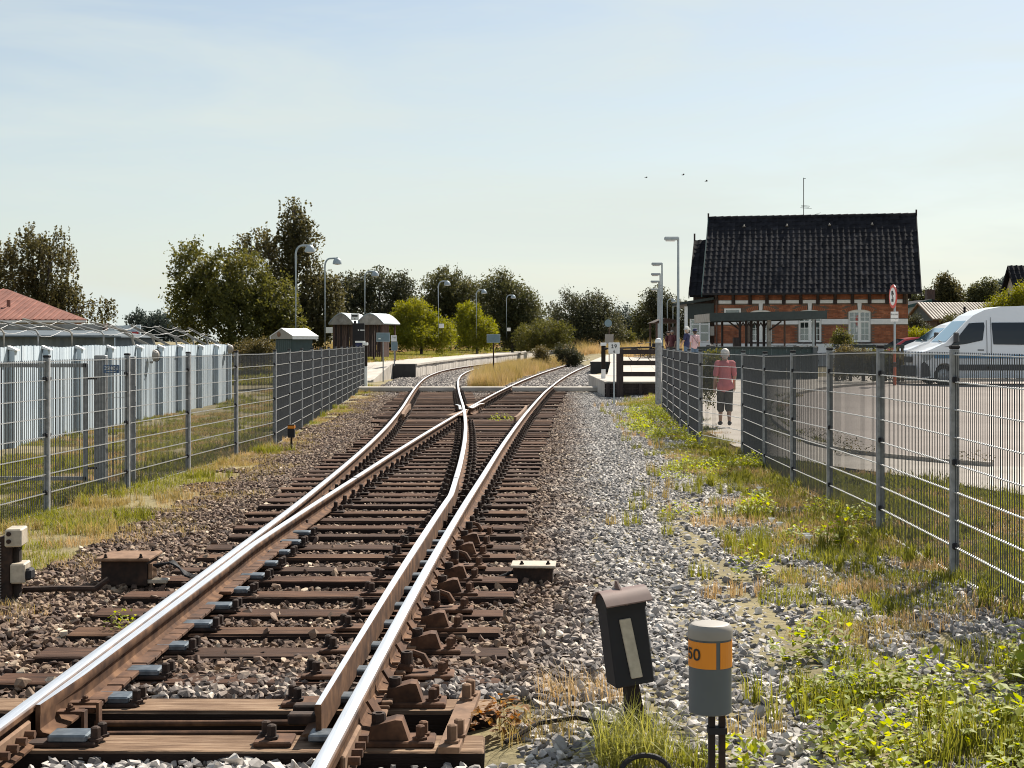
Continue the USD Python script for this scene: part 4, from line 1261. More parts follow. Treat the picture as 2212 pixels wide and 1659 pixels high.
obj('plate', rod(c + [-.05, .01, .95], c + [-.05, -.01, .95], .2, 14), 'sign_back', s2)
# ------------------------------------------------------------------ paved ground on the right
def draped(poly, dz, res=.8):
    vv, ff = trimesh.creation.triangulate_polygon(poly, engine='earcut')
    v, f = trimesh.remesh.subdivide_to_size(np.column_stack([vv, np.zeros(len(vv))]), ff, res)
    v[:, 2] = gz(v[:, 0], v[:, 1]) + dz
    return flip_up((v, f))


LOT = [(6.9, 21.3), (6.2, 22.3), (5.5, 23.6), (5.25, 25.8), (5.45, 29), (5.85, 33), (6.7, 38), (7.9, 42.5), (10.0, 47), (12.6, 51.0), (15, 53.3), (34, 66), (40, 40), (34, 24), (14, 20.6)]
PATH_IN = [(6.0, 15.6), (5.55, 17.9), (5.05, 20.2), (4.55, 21.6), (4.1, 23.2), (3.82, 25.5), (3.9, 30), (4.1, 35), (4.4, 39), (5.2, 44), (6.2, 50), (7, 57.5), (13, 60), (34, 70)]
lot = Polygon(LOT)
path = Polygon(PATH_IN + [(36, 68)] + LOT[11:12] + LOT[10::-1] + [(14, 20.6), (30, 21), (30, 15.5), (12, 14.8)])
struct('parking_lot', draped(lot, .012), 'asphalt')
struct('footpath', draped(path.buffer(0).difference(lot.buffer(.005)), .028), 'path_stone')
kerbs = np.array(LOT[:12])
kt = thing('kerb', 'low pale kerb stones edging the parking lot', 'kerb', (5.5, 25, 0))
tag(stage.GetPrimAtPath(kt), None, None, None, 'structure')
seg = np.r_[0, np.cumsum(np.linalg.norm(np.diff(kerbs, axis=0), axis=1))]
n = int(seg[-1] / 1.0)
for i in range(n):
    a, b = seg[-1] * i / n + .01, seg[-1] * (i + 1) / n - .01
    pa = np.array([np.interp(a, seg, kerbs[:, 0]), np.interp(a, seg, kerbs[:, 1])])
    pb_ = np.array([np.interp(b, seg, kerbs[:, 0]), np.interp(b, seg, kerbs[:, 1])])
    za, zb = float(gz(*pa)), float(gz(*pb_))
    obj('kerb_stone', bar((*pa, za + .02), (*pb_, zb + .02), .12, .14), 'path_stone', kt)

# ------------------------------------------------------------------ right platform with its ramp and timber front
rp = thing('platform', 'pale paved platform with timber fronted ramp before the brick station', 'platform', (6, 60, 0))
RE = PchipInterpolator([79.3, 92, 105, 130, 160, 193], [4.17, 5.25, 6.4, 8.9, 12.1, 15.7])
ys = np.arange(79.3, 193, 1.0)
for k in range(len(ys) - 1):
    a, b = ys[k] + .01, ys[k + 1] - .01
    xa, xb = float(RE(a)), float(RE(b))
    if k < 60:
        obj('edge_panel', hull([(xa + .05, a, -.1), (xb + .05, b, -.1), (xa + .2, a, -.1), (xb + .2, b, -.1), (xa + .05, a, .6), (xb + .05, b, .6), (xa + .2, a, .6), (xb + .2, b, .6)]), 'concrete_panel', rp)
        obj('edge_slab', hull([(xa, a, .61), (xb, b, .61), (xa + .9, a, .61), (xb + .9, b, .61), (xa, a, .7), (xb, b, .7), (xa + .9, a, .7), (xb + .9, b, .7)]), 'paving', rp)
    for o0, o1 in ((.91, 2.0), (2.01, 3.4), (3.41, 7.0)):
        obj('paving_slab', hull([(xa + o0, a, .3), (xb + o0, b, .3), (xa + o1, a, .3), (xb + o1, b, .3), (xa + o0, a, .696), (xb + o0, b, .696), (xa + o1, a, .696), (xb + o1, b, .696)]), 'paving', rp)
obj('end_wall', cbox((4.75, 79.2, .3), (1.12, .14, .78), ch=.01), 'dark_concrete', rp)
for k in range(20):
    y0 = 58.7 + k * 1.03
    t0, t1 = k / 20, (k + 1) / 20
    za, zb = .474 + .222 * t0, .474 + .222 * t1
    xl0, xl1 = 3.78 + 1.5 * t0, 3.78 + 1.5 * t1
    for j, (o0, o1) in enumerate(((0, 1.0), (1.01, 2.0), (2.01, 3.4), (3.41, 5.2))):
        obj('ramp_slab', hull([(xl0 + o0, y0, 0), (xl0 + o1, y0, 0), (xl1 + o0, y0 + 1.02, 0), (xl1 + o1, y0 + 1.02, 0), (xl0 + o0, y0, za), (xl0 + o1, y0, za), (xl1 + o0, y0 + 1.02, zb), (xl1 + o1, y0 + 1.02, zb)]), 'paving', rp)
for k in range(10):
    obj('deck_slab', cbox((5.0, 48.15 + 1.05 * k + .5, .225), (3.95, 1.035, .5), ch=.01), 'paving', rp)
for k in range(3):
    obj('front_board', cbox((4.9, 47.95, .0 + .17 * k), (3.8, .08, .162), ch=.008), 'dark_wood', rp)
obj('front_edge', cbox((5.0, 47.93, .455), (4.05, .16, .06), ch=.01), 'grey_wood', rp)
for x in (3.1, 4.15, 4.9):
    obj('front_post', cbox((x, 47.86, .12), (.12, .1, .62), ch=.01), 'dark_wood', rp)
br = thing('rail_barrier', 'dark timber barrier of three rails on the ramp beside the mesh fence', 'barrier', (3.48, 47.7, 0))
obj('post', cbox((3.47, 47.7, .73), (.22, .16, 1.62), ch=.012), 'dark_wood', br)
for z in (1.45, 1.09, .73):
    obj('rail', cbox((4.1, 47.68, z), (1.06, .06, .15), ch=.008), 'dark_wood', br)

# ------------------------------------------------------------------ station building
E_, N_ = np.array([.978, -.208, 0]), np.array([-.208, -.978, 0])
P0 = np.array([11.1, 81.2, 0.])


def S(s, o=0., z=0.):
    return P0 + E_ * s + N_ * o + [0, 0, z]


def s_of(px, o=0.):
    u = (px - CX) / FL
    b = P0 + N_ * o
    return (u * b[1] - b[0]) / (E_[0] - u * E_[1])


def sb(s0, s1, o0, o1, z0, z1, ch=0):
    """a box of the building: along the wall, outwards, up."""
    c = S((s0 + s1) / 2, (o0 + o1) / 2, (z0 + z1) / 2)
    sz = (abs(s1 - s0), abs(o1 - o0), abs(z1 - z0))
    rz = math.atan2(E_[1], E_[0])
    return cbox(c, sz, rz=rz, ch=ch) if ch else boxm(c, sz, rz=rz)


WLEN = 10.26
stn = thing('station_building', 'red brick station building with white bands and a steep dark tiled roof', 'building', S(5, 0, .5))
wins = [(s_of(1832.8), s_of(1880.6), 1.74, 3.36), (s_of(1724.8), s_of(1774.2), 1.74, 3.36), (s_of(1619.9), s_of(1667), 1.74, 3.36)]
small = (s_of(1564.4), s_of(1600.5), 2.95, 3.58)


def arch_poly(a, b, z0, z1, rise=.13, grow=0.):
    a, b, z0 = a - grow, b + grow, z0 - grow
    t = np.linspace(0, math.pi, 9)
    top = [((a + b) / 2 + (b - a) / 2 * math.cos(q), z1 + grow + rise * math.sin(q)) for q in t]
    return Polygon([(a, z0), (b, z0)] + top)


hole = [arch_poly(*w) for w in wins] + [sbox(small[0], small[2], small[1], small[3])]
wall = sbox(0, .45, WLEN, 4.3)
for h_ in hole:
    wall = wall.difference(h_)


def sext(poly, depth, o_front):
    """extrude a polygon of the facade plane (s, z) so that its outer face stands o_front proud."""
    m = trimesh.creation.extrude_polygon(poly, depth, engine='earcut')
    v = np.asarray(m.vertices)
    return np.array([S(p[0], o_front - depth + p[2], p[1]) for p in v]), np.asarray(m.faces)


def fixn(m):
    t = trimesh.Trimesh(*m, process=False)
    return (m[0], m[1][:, ::-1]) if t.volume < 0 else m


wl_ = obj('wall', fixn(sext(wall, .30, -.012)), 'mortar', stn)
obj('wall', join([sb(-.0, .3, -8, -.32, .45, 4.3), sb(WLEN - .3, WLEN, -8, -.32, .45, 4.3), sb(0, WLEN, -8.3, -8, .45, 4.3)]), 'brick', stn, rnd=np.full(24, .5))
for g0 in (0.02, WLEN - .27):
    q = [S(g0, .0, 4.25), S(g0, -8, 4.25), S(g0, -4, 8.2), S(g0 + .25, .0, 4.25), S(g0 + .25, -8, 4.25), S(g0 + .25, -4, 8.2)]
    gv, gf = hull(q)
    obj('gable_wall', (gv, gf), 'brick', stn, rnd=np.full(len(gv), .5))
obj('floor', sb(.1, WLEN - .1, -7.9, -.32, .5, .6), 'dark_wood', stn)
obj('inner_wall', sb(.3, WLEN - .3, -2.6, -2.5, .6, 4.2), 'dark_concrete', stn)
# bricks of the front, laid in stretcher bond round the openings; the right half is nearest
holes_u = [arch_poly(*w, grow=.0) for w in wins] + [hole[3]]
keys = [((w[0] + w[1]) / 2 - .11, (w[0] + w[1]) / 2 + .11, 3.42, 3.86) for w in wins]
bands = [(2.70, 2.99)]
blocks = []
nb = 11
for i in range(nb):
    a = .12 + (WLEN - .3) * i / nb
    blocks.append((a + .10, a + (WLEN - .3) / nb - .10))
cell = []
row = 0
z = 1.665
from shapely.ops import unary_union
blocked = unary_union([h.buffer(.012) for h in holes_u] + [sbox(a, z0, b, z1) for a, b, z0, z1 in keys] + [sbox(0, 2.69, WLEN, 3.0), sbox(0, 3.82, WLEN, 4.3)])
# soldier arches over the windows
for w in wins:
    c_, half = (w[0] + w[1]) / 2, (w[1] - w[0]) / 2
    R_ = (half ** 2 + .13 ** 2) / (2 * .13)
    th = math.asin((half + .12) / (R_ + .1))
    ring = Polygon([(c_ + R_ * math.sin(q), w[3] + .13 - R_ + R_ * math.cos(q)) for q in np.linspace(-th, th, 15)] + [(c_ + (R_ + .25) * math.sin(q), w[3] + .13 - R_ + (R_ + .25) * math.cos(q)) for q in np.linspace(th, -th, 15)])
    blocked = blocked.union(ring.buffer(.01))
    nq = 17
    for q in np.linspace(-th, th, nq):
        p = np.array([[-.031, .015], [.031, .015], [.036, .24], [-.036, .24]])
        cq, sq = math.cos(q), math.sin(q)
        pp = [(c_ + R_ * sq + x_ * cq + y_ * sq, w[3] + .13 - R_ + R_ * cq - x_ * sq + y_ * cq) for x_, y_ in p]
        pg = Polygon(pp)
        if any(pg.intersects(sbox(a, z0, b, z1)) for a, b, z0, z1 in keys):
            continue
        cell.append((0, fixn(sext(pg, .05, .012)), .75 + .3 * rng.random()))
from shapely.prepared import prep
pb = prep(blocked)
while z < 3.82:
    s = -.12 if row % 2 else 0.
    while s < WLEN:
        a, b = max(s, 0) + .004, min(s + .236, WLEN) - .004
        if b - a > .05:
            bx_ = sbox(a, z + .004, b, z + .071)
            if not pb.intersects(bx_):
                m = sb(a, b, -.04, rng.uniform(-.003, .003), z + .0045, z + .0705)
                cell.append((-(s + .0) if z > 2.2 else 99, m, rng.random() * (1.0 if z > 3.0 else .75)))
        s += .24
    z += .075; row += 1
for a in np.arange(.02, WLEN - .2, .24):
    for zz in np.arange(4.05, 4.3, .075):
        cell.append((50, sb(a, a + .232, -.04, -.001, zz + .003, zz + .07), rng.random()))
cell.sort(key=lambda c: c[0])
rest, rd = [], []
for i, (_, m, q) in enumerate(cell):
    if i < 300:
        obj('brick', m, 'brick', wl_, rnd=np.full(len(m[0]), q))
    else:
        rest.append(m); rd.append(np.full(len(m[0]), q))
obj('brick', join(rest), 'brick', wl_, rnd=np.concatenate(rd), kind='stuff')
obj('plinth', sb(-.05, WLEN + .05, -.2, .06, .4, 1.66, ch=.02), 'white_trim', stn)
segs = [0.] + sorted(sum([[w[0] - .0, w[1] + .0] for w in wins], [])) + [WLEN]
for i in range(0, len(segs) - 1, 2):
    obj('belt_band', sb(segs[i] + .003, segs[i + 1] - .003, -.05, .035, 2.70, 2.985, ch=.008), 'white_trim', stn)
for a, b, z0, z1 in keys:
    obj('keystone', fixn(sext(Polygon([(a + .03, z0), (b - .03, z0), (b, z1), (a, z1)]), .1, .05)), 'white_trim', stn)
for a, b in blocks:
    obj('cornice_block', sb(a, b, -.05, .05, 3.84, 4.02, ch=.01), 'white_trim', stn)
for i in range(nb + 1):
    a = .12 + (WLEN - .3) * i / nb
    obj('bracket', join([sb(a - .085, a + .085, -.03, .10, 3.78, 4.38), fixn(hull([S(a - .06, .08, 4.34), S(a + .06, .08, 4.34), S(a - .06, .55, 4.34), S(a + .06, .55, 4.34), S(a - .06, .08, 4.0), S(a + .06, .08, 4.0), S(a - .06, .55, 4.22), S(a + .06, .55, 4.22)]))]), 'dark_wood', stn)
for i, w in enumerate(wins):
    wn = obj('window', fixn(sext(arch_poly(*w).difference(sbox(w[0] + .07, w[2] + .07, w[1] - .07, w[3] - .03)), .10, -.06)), 'white_paint', stn)
    a, b, z0, z1 = w[0] + .07, w[1] - .07, w[2] + .07, w[3] - .03
    mid, tr = (a + b) / 2, z0 + (z1 - z0) * .68
    fr = [sb(mid - .055, mid + .055, -.14, -.05, z0, z1), sb(a, mid - .056, -.14, -.055, tr - .04, tr + .04), sb(mid + .056, b, -.14, -.055, tr - .04, tr + .04)]
    for h0, h1 in ((a, mid - .055), (mid + .055, b)):
        fr += [sb(h0, h0 + .035, -.13, -.08, z0, tr - .04), sb(h1 - .035, h1, -.13, -.08, z0, tr - .04), sb(h0 + .036, h1 - .036, -.13, -.08, z0, z0 + .04)]
        fr += [sb((h0 + h1) / 2 - .013, (h0 + h1) / 2 + .013, -.125, -.085, z0 + .041, tr - .041), sb((h0 + h1) / 2 - .013, (h0 + h1) / 2 + .013, -.125, -.085, tr + .041, z1)]
        for q in (1 / 3, 2 / 3):
            zq = z0 + (tr - z0) * q
            fr.append(sb(h0 + .036, h1 - .036, -.122, -.088, zq - .012, zq + .012))
        fr.append(sb(h0, h1, -.122, -.088, (tr + z1) / 2 - .012, (tr + z1) / 2 + .012))
    obj('frame', join(fr), 'white_paint', wn)
    for h0, h1 in ((a + .004, mid - .058), (mid + .058, b - .004)):
        for v0, v1 in ((z0 + .004, tr - .042), (tr + .042, z1 - .004)):
            obj('pane', sb(h0, h1, -.108, -.102, v0, v1), 'pane', wn)
    if i != 1:
        obj('curtain', sb(a + .03, b - .03, -.26, -.25, z0 + .3, z1 - .5), 'white_cloth', wn)
    else:
        cv = []
        for q in range(14):
            s0 = a + (b - a) * q / 14
            cv.append(sb(s0, s0 + (b - a) / 15, -.30 - .03 * (q % 2), -.28 - .03 * (q % 2), z0 + .1, z0 + .5 + .06 * q))
        obj('curtain', join(cv), 'white_cloth', wn)
    obj('sill', sb(w[0] - .05, w[1] + .05, -.06, .07, w[2] - .075, w[2] - .004), 'rust_dark', wn)
wn = obj('window', fixn(sext(sbox(small[0], small[2], small[1], small[3]).difference(sbox(small[0] + .09, small[2] + .09, small[1] - .09, small[3] - .09)), .1, .015)), 'white_paint', stn)
obj('blind', sb(small[0] + .09, small[1] - .09, -.12, -.10, small[2] + .09, small[3] - .09), 'dark_green_paint', wn)
obj('pane', sb(small[0] + .092, small[1] - .092, -.08, -.074, small[2] + .092, small[3] - .092), 'pane', wn)
obj('drainpipe', rod(S(.12, .09, .5), S(.12, .09, 4.2), .05, 10), 'brown_wood', stn)
# roof
EO, EZ, RO, RZ = .62, 4.38, -4.0, 8.82
sl = np.array([*(N_ * (RO - EO))[:2], RZ - EZ]); SLN = np.linalg.norm(sl); sl /= SLN
ra, rb_ = -.62, WLEN + .62
rfp = obj('roof', join([plane_poly([S(ra, EO, EZ), S(rb_, EO, EZ), S(rb_, RO, RZ), S(ra, RO, RZ)], .12), plane_poly([S(ra, 2 * RO - EO, EZ), S(rb_, 2 * RO - EO, EZ), S(rb_, RO - .02, RZ), S(ra, RO - .02, RZ)], .12)]), 'roof_tile', stn)
tiles_on(rfp, S(ra, EO, EZ), E_, sl, rb_ - ra, SLN, .30, .355, 'roof_tile', 300, score=lambda r, c: c)
for k in range(28):
    a = ra + (rb_ - ra) * k / 28
    v, f = pipe([S(a, RO, RZ + .03), S(a + (rb_ - ra) / 28 * 1.06, RO, RZ + .055)], .11, 8)
    obj('ridge_tile', (v, f), 'roof_tile', rfp, rnd=np.full(len(v), rng.random()))
for s0 in (ra - .05, rb_ + .01):
    e = 'dark_green_paint' if s0 < 0 else 'black_plastic'
    obj('barge_board', fixn(hull([S(s0, EO + .03, EZ - .18), S(s0 + .05, EO + .03, EZ - .18), S(s0, EO + .03, EZ + .1), S(s0 + .05, EO + .03, EZ + .1), S(s0, RO, RZ - .18), S(s0 + .05, RO, RZ - .18), S(s0, RO, RZ + .12), S(s0 + .05, RO, RZ + .12)])), e, rfp)
    obj('finial', sb(s0 - .02, s0 + .07, RO - .05, RO + .05, RZ - .1, RZ + .33), 'dark_wood', rfp)
obj('gutter', bar(S(ra, EO + .06, EZ - .03), S(rb_, EO + .06, EZ - .03), .12, .1), 'black_plastic', rfp)
for px in (765, 1065, 1362, 1660):
    s0 = s_of((2500 + px / 1.778) / 1.8228, RO + .5)
    p = S(s0, RO + .62, RZ - .56)
    obj('roof_vent', fixn(hull([p + E_ * -.09, p + E_ * .09, p + N_ * .14 + E_ * -.07 + [0, 0, .04], p + N_ * .14 + E_ * .07 + [0, 0, .04], p + [0, 0, .18], p + N_ * .1 + [0, 0, .14]])), 'cap_grey', rfp)
# lower wing behind the left gable
wv = obj('wing_roof', join([plane_poly([S(-1.35, .1, 4.3), S(-.3, .1, 4.3), S(-.3, -3.4, 7.55), S(-1.35, -3.4, 7.55)], .12), plane_poly([S(-1.35, -7, 4.3), S(-.3, -7, 4.3), S(-.3, -3.45, 7.55), S(-1.35, -3.45, 7.55)], .12)]), 'roof_tile', stn)
sw = np.array([*(N_ * -3.5)[:2], 3.25]); swl = np.linalg.norm(sw)
tiles_on(wv, S(-1.35, .1, 4.3), E_, sw / swl, 1.0, swl, .30, .355, 'roof_tile', 0)
obj('finial', sb(-1.43, -1.34, -3.46, -3.36, 7.2, 7.95), 'dark_wood', wv)
obj('barge_board', fixn(hull([S(-1.42, .12, 4.14), S(-1.37, .12, 4.14), S(-1.42, .12, 4.4), S(-1.37, .12, 4.4), S(-1.42, -3.4, 7.4), S(-1.37, -3.4, 7.4), S(-1.42, -3.4, 7.67), S(-1.37, -3.4, 7.67)])), 'dark_wood', wv)
obj('wing_wall', sb(-1.2, -.02, -6.5, -.4, .5, 4.3), 'brown_wood', stn)
# veranda on the platform side
obj('veranda_roof', fixn(hull([S(-2.25, .35, 3.72), S(-.02, .35, 4.06), S(-2.25, .35, 3.86), S(-.02, .35, 4.2), S(-2.25, -6, 3.72), S(-.02, -6, 4.06), S(-2.25, -6, 3.86), S(-.02, -6, 4.2)])), 'green_black', stn)
obj('veranda_fascia', sb(-1.5, -.03, .0, .08, 3.02, 3.86), 'green_black', stn)
va, vb = s_of(1491.8), s_of(1532)
vw = obj('veranda_window', sb(va - .1, vb + .05, -.06, .0, .7, 1.72), 'white_trim', stn)
n4 = [va, (va + vb) / 2, vb]
fr = [sb(q - .04, q + .04, -.05, .03, 1.721, 3.02) for q in n4] + [sb(va + .045, (va + vb) / 2 - .045, -.05, .02, q - .025, q + .025) for q in (1.76, 2.25, 2.72, 2.99)] + [sb((va + vb) / 2 + .045, vb - .045, -.05, .02, q - .025, q + .025) for q in (1.76, 2.25, 2.72, 2.99)]
obj('frame', join(fr), 'white_trim', vw)
for a, b in ((va + .045, (va + vb) / 2 - .045), ((va + vb) / 2 + .045, vb - .045)):
    obj('pane', sb(a, b, -.03, -.024, 1.79, 2.97), 'pane', vw)
obj('veranda_post', sb(s_of(1479), s_of(1486), .0, .14, .6, 3.7), 'white_paint', stn)
obj('notice_box', sb(vb + .06, vb + .28, .0, .12, 2.1, 2.6), 'cap_grey', stn)
# aerial
aw = thing('roof_aerial', 'tall thin aerial mast with small cross rods on the station ridge', 'aerial', S(s_of(1736), RO, RZ))
p = S(s_of(1736, RO), RO, RZ)
obj('mast', rod(p, p + [0, 0, 2.25], .022, 6), 'dark_iron', aw)
for z, l in ((.55, .45), (.62, .3), (.68, .35)):
    obj('cross_rod', bar(p + E_ * -l * .4 + [0, 0, z], p + E_ * l + [0, 0, z - .05], .02), 'dark_iron', aw)
obj('cross_rod', bar(p + E_ * .1, p + E_ * .95 + [0, 0, .25], .015), 'dark_iron', aw)
obj('cross_rod', bar(p + [0, 0, 2.2], p + E_ * .12 + [0, 0, 2.2], .03), 'dark_iron', aw)

# ------------------------------------------------------------------ bicycle shelter and its dark board wall
bs = thing('bicycle_shelter', 'open bicycle shelter with flat dark green roof before the station', 'shelter', (10, 62, .45))
B_, C_, A_, D_ = np.array([8.01, 60, 2.74]), np.array([13.16, 62, 2.90]), np.array([7.85, 63.6, 2.72]), np.array([12.9, 65.8, 2.88])
obj('roof', hull(np.vstack([B_, C_, A_, D_, B_ - [0, 0, .05], C_ - [0, 0, .05], A_ - [0, 0, .05], D_ - [0, 0, .05]]) + [0, 0, .1]), 'green_black', bs)
for a, b, m, h in ((B_, C_, 'green_black', .34), (A_, B_, 'grey_wood', .34), (A_, D_, 'green_black', .34), (D_, C_, 'green_black', .32)):
    obj('fascia', bar(a + [0, 0, .02], b + [0, 0, .0], .05, h), m, bs)
g = .42
for px, Y, w, m in ((1598.3, 61.6, .1, 'dark_wood'), (1612, 61.8, .1, 'dark_wood'), (1623, 62, .1, 'dark_wood'), (1637, 62.1, .1, 'dark_wood'), (1650, 62.2, .1, 'dark_wood'), (1661, 62.0, .16, 'grey_wood'), (1695, 62.3, .07, 'brown_wood'), (1757, 62.6, .09, 'lamp_grey'), (1760, 65, .09, 'dark_wood'), (1560, 63, .09, 'dark_wood')):
    x = (px - CX) / FL * Y
    obj('post', cbox((x, Y, (g + 2.75) / 2), (w, w, 2.75 - g), ch=.008), m, bs)
    if w == .1:
        for sg in (-1, 1):
            obj('brace', bar((x, Y, 2.35), (x + sg * .14, Y, 2.58), .05), 'dark_wood', bs)
for sg, px in ((1, 1661), (-1, 1598.3)):
    x = (px - CX) / FL * 62
    obj('brace', bar((x, 61.9, 2.25), (x + sg * .5, 61.9, 2.62), .06), 'dark_wood', bs)
obj('cabinet', cbox(((1590 - CX) / FL * 61.2, 61.2, 1.2), (.24, .2, 1.5), ch=.01), 'dark_wood', bs)
dw = thing('board_wall', 'low dark green board wall in front of the bicycle shelter', 'wall', (9.5, 57.6, .3))
x = 7.25
while x < 11.7:
    obj('board', cbox((x + .07, 57.6 + .012 * (int(x * 7) % 2), .86), (.136, .03, 1.28), ch=.004), 'hut_green', dw)
    x += .142
obj('top_rail', cbox((9.5, 57.58, 1.54), (4.6, .10, .09), ch=.01), 'green_black', dw)
obj('post', cbox((11.76, 57.5, .85), (.17, .14, 1.4), ch=.01), 'signal_grey', dw)

# ------------------------------------------------------------------ no-lorry sign, timber rail, lamps on the right platform
c = np.array([12.92, 50.0, 0])
rs_ = thing('road_sign', 'round red rimmed sign on an orange footed pole by the parking lot', 'sign', (c[0], c[1], .3))
gz_ = float(gz(c[0], c[1]))
obj('pole', rod((c[0], c[1], gz_), (c[0], c[1], 3.62), .038, 10), 'lamp_grey', rs_)
obj('sleeve', rod((c[0], c[1], gz_), (c[0], c[1], gz_ + .62), .06, 10), 'orange_paint', rs_)
obj('sleeve', rod((c[0], c[1], gz_ + .64), (c[0], c[1], gz_ + .78), .06, 10), 'rust', rs_)
obj('sleeve', rod((c[0], c[1], gz_ + .8), (c[0], c[1], gz_ + 1.1), .055, 10), 'orange_paint', rs_)
ang = math.radians(-86)
ex_ = np.array([math.cos(ang), math.sin(ang), 0])
nn = np.array([ex_[1], -ex_[0], 0])
cc = c + [0, 0, 3.30] + nn * .05
obj('rim', rod(cc, cc + nn * .02, .40, 28), 'sign_red', rs_)
obj('face', rod(cc + nn * .021, cc + nn * .024, .30, 28), 'white_paint', rs_)
sym = [sbox(-.13, .06, .05, .19), sbox(-.10, .03, -.05, .06), sbox(.06, .05, .12, .12), sbox(-.03, -.03, .03, .05), sbox(-.12, -.18, .10, -.08), sbox(-.02, -.08, .08, -.02)]
for q in sym:
    m = trimesh.creation.extrude_polygon(q, .004)
    v = np.asarray(m.vertices)
    obj('symbol', (cc + nn * .025 + v[:, :1] * ex_ + v[:, 1:2] * np.array([0, 0, 1.]) + v[:, 2:] * nn, np.asarray(m.faces)), 'black_text', rs_)
cc = c + [0, 0, 2.62] + nn * .02 + [0, -.045, 0]
an2 = math.radians(-25)
e2 = np.array([math.cos(an2), math.sin(an2), 0]); n2 = np.array([e2[1], -e2[0], 0])
v, f = boxm((0, 0, 0), (.25, .014, .33), rz=an2)
obj('sub_plate', (v + cc, f), 'white_paint', rs_)
for t_, dz in (('Busser', .05), ('undtaget', -.08)):
    tm = meshkit.text_mesh(t_, .055 if dz > 0 else .042, .003)
    v = tm.vertices - [tm.bounds.mean(0)[0], 0, 0]
    obj('lettering', (cc + n2 * .0085 + v[:, :1] * e2 + (v[:, 1:2] + dz) * np.array([0, 0, 1.]) + v[:, 2:] * n2, tm.faces), 'black_text', rs_)

tr_ = thing('timber_rail', 'dark timber rail fence in front of the parked cars', 'fence', (13, 54.6, .4))
for i, px in enumerate((1808, 1838, 1865, 1888, 1912, 1940, 1949)):
    Y = 54.6 - .1 * i
    x = (px - CX) / FL * Y
    obj('post', cbox((x, Y, 1.0), (.09, .09, 1.35), ch=.01), 'dark_wood', tr_)
xa, xb_ = (1800 - CX) / FL * 54.6, (1953 - CX) / FL * 53.9
for z in (1.62, 1.36):
    obj('rail', bar((xa, 54.55, z), (xb_, 53.85, z - .03), .05, .13), 'green_black', tr_)


def box_lamp(x, y, zb, h, label):
    t = thing('box_lamp', label, 'lamp post', (x, y, zb))
    obj('pole', pipe([(x, y, zb), (x, y, zb + 1.3), (x, y, zb + h)], [.075, .06, .045], 10), 'lamp_grey', t, smooth=40)
    obj('lamp_head', cbox((x - .27, y, zb + h + .02), (.60, .26, .14), ch=.03), 'lamp_grey', t)
    obj('lamp_glass', cbox((x - .32, y, zb + h - .07), (.4, .2, .06), ch=.03), 'white_trim', t)
    return t


for k, (px, Y) in enumerate([(1465, 61), (1430, 81), (1426, 93.5), (1423, 105), (1421, 121)]):
    zb = .5 if k == 0 else .69
    box_lamp((px - CX) / FL * Y, Y, zb, 6.0 - zb, ['nearest and tallest box headed lamp post left of the station', 'second box headed lamp post along the right platform', 'third box headed lamp post along the right platform',
                                                     'fourth box headed lamp post along the right platform', 'farthest box headed lamp post on the right platform'][k])
dome_lamp(15.3, 146, .7, 5.3, 'left one of two distant dome lamps behind the right platform')
dome_lamp(17.6, 162, .7, 5.3, 'right one of two distant dome lamps behind the right platform')
cn = thing('platform_canopy', 'small dark canopy on posts far along the right platform', 'canopy', (10, 97, .7))
obj('roof', hull([(9.2, 96, 3.0), (10.9, 96, 3.0), (9.2, 101, 3.0), (10.9, 101, 3.0), (9.9, 96, 3.3), (10.9, 96, 3.12), (9.9, 101, 3.3), (10.9, 101, 3.12)]), 'rust_dark', cn)
for x, y in ((9.4, 96.2), (10.7, 96.2), (9.4, 100.8), (10.7, 100.8)):
    obj('post', boxm((x, y, 1.85), (.12, .12, 2.3)), 'brown_wood', cn)
obj('back_wall', boxm((10.8, 98.5, 1.8), (.06, 4.5, 1.9)), 'dark_wood', cn)


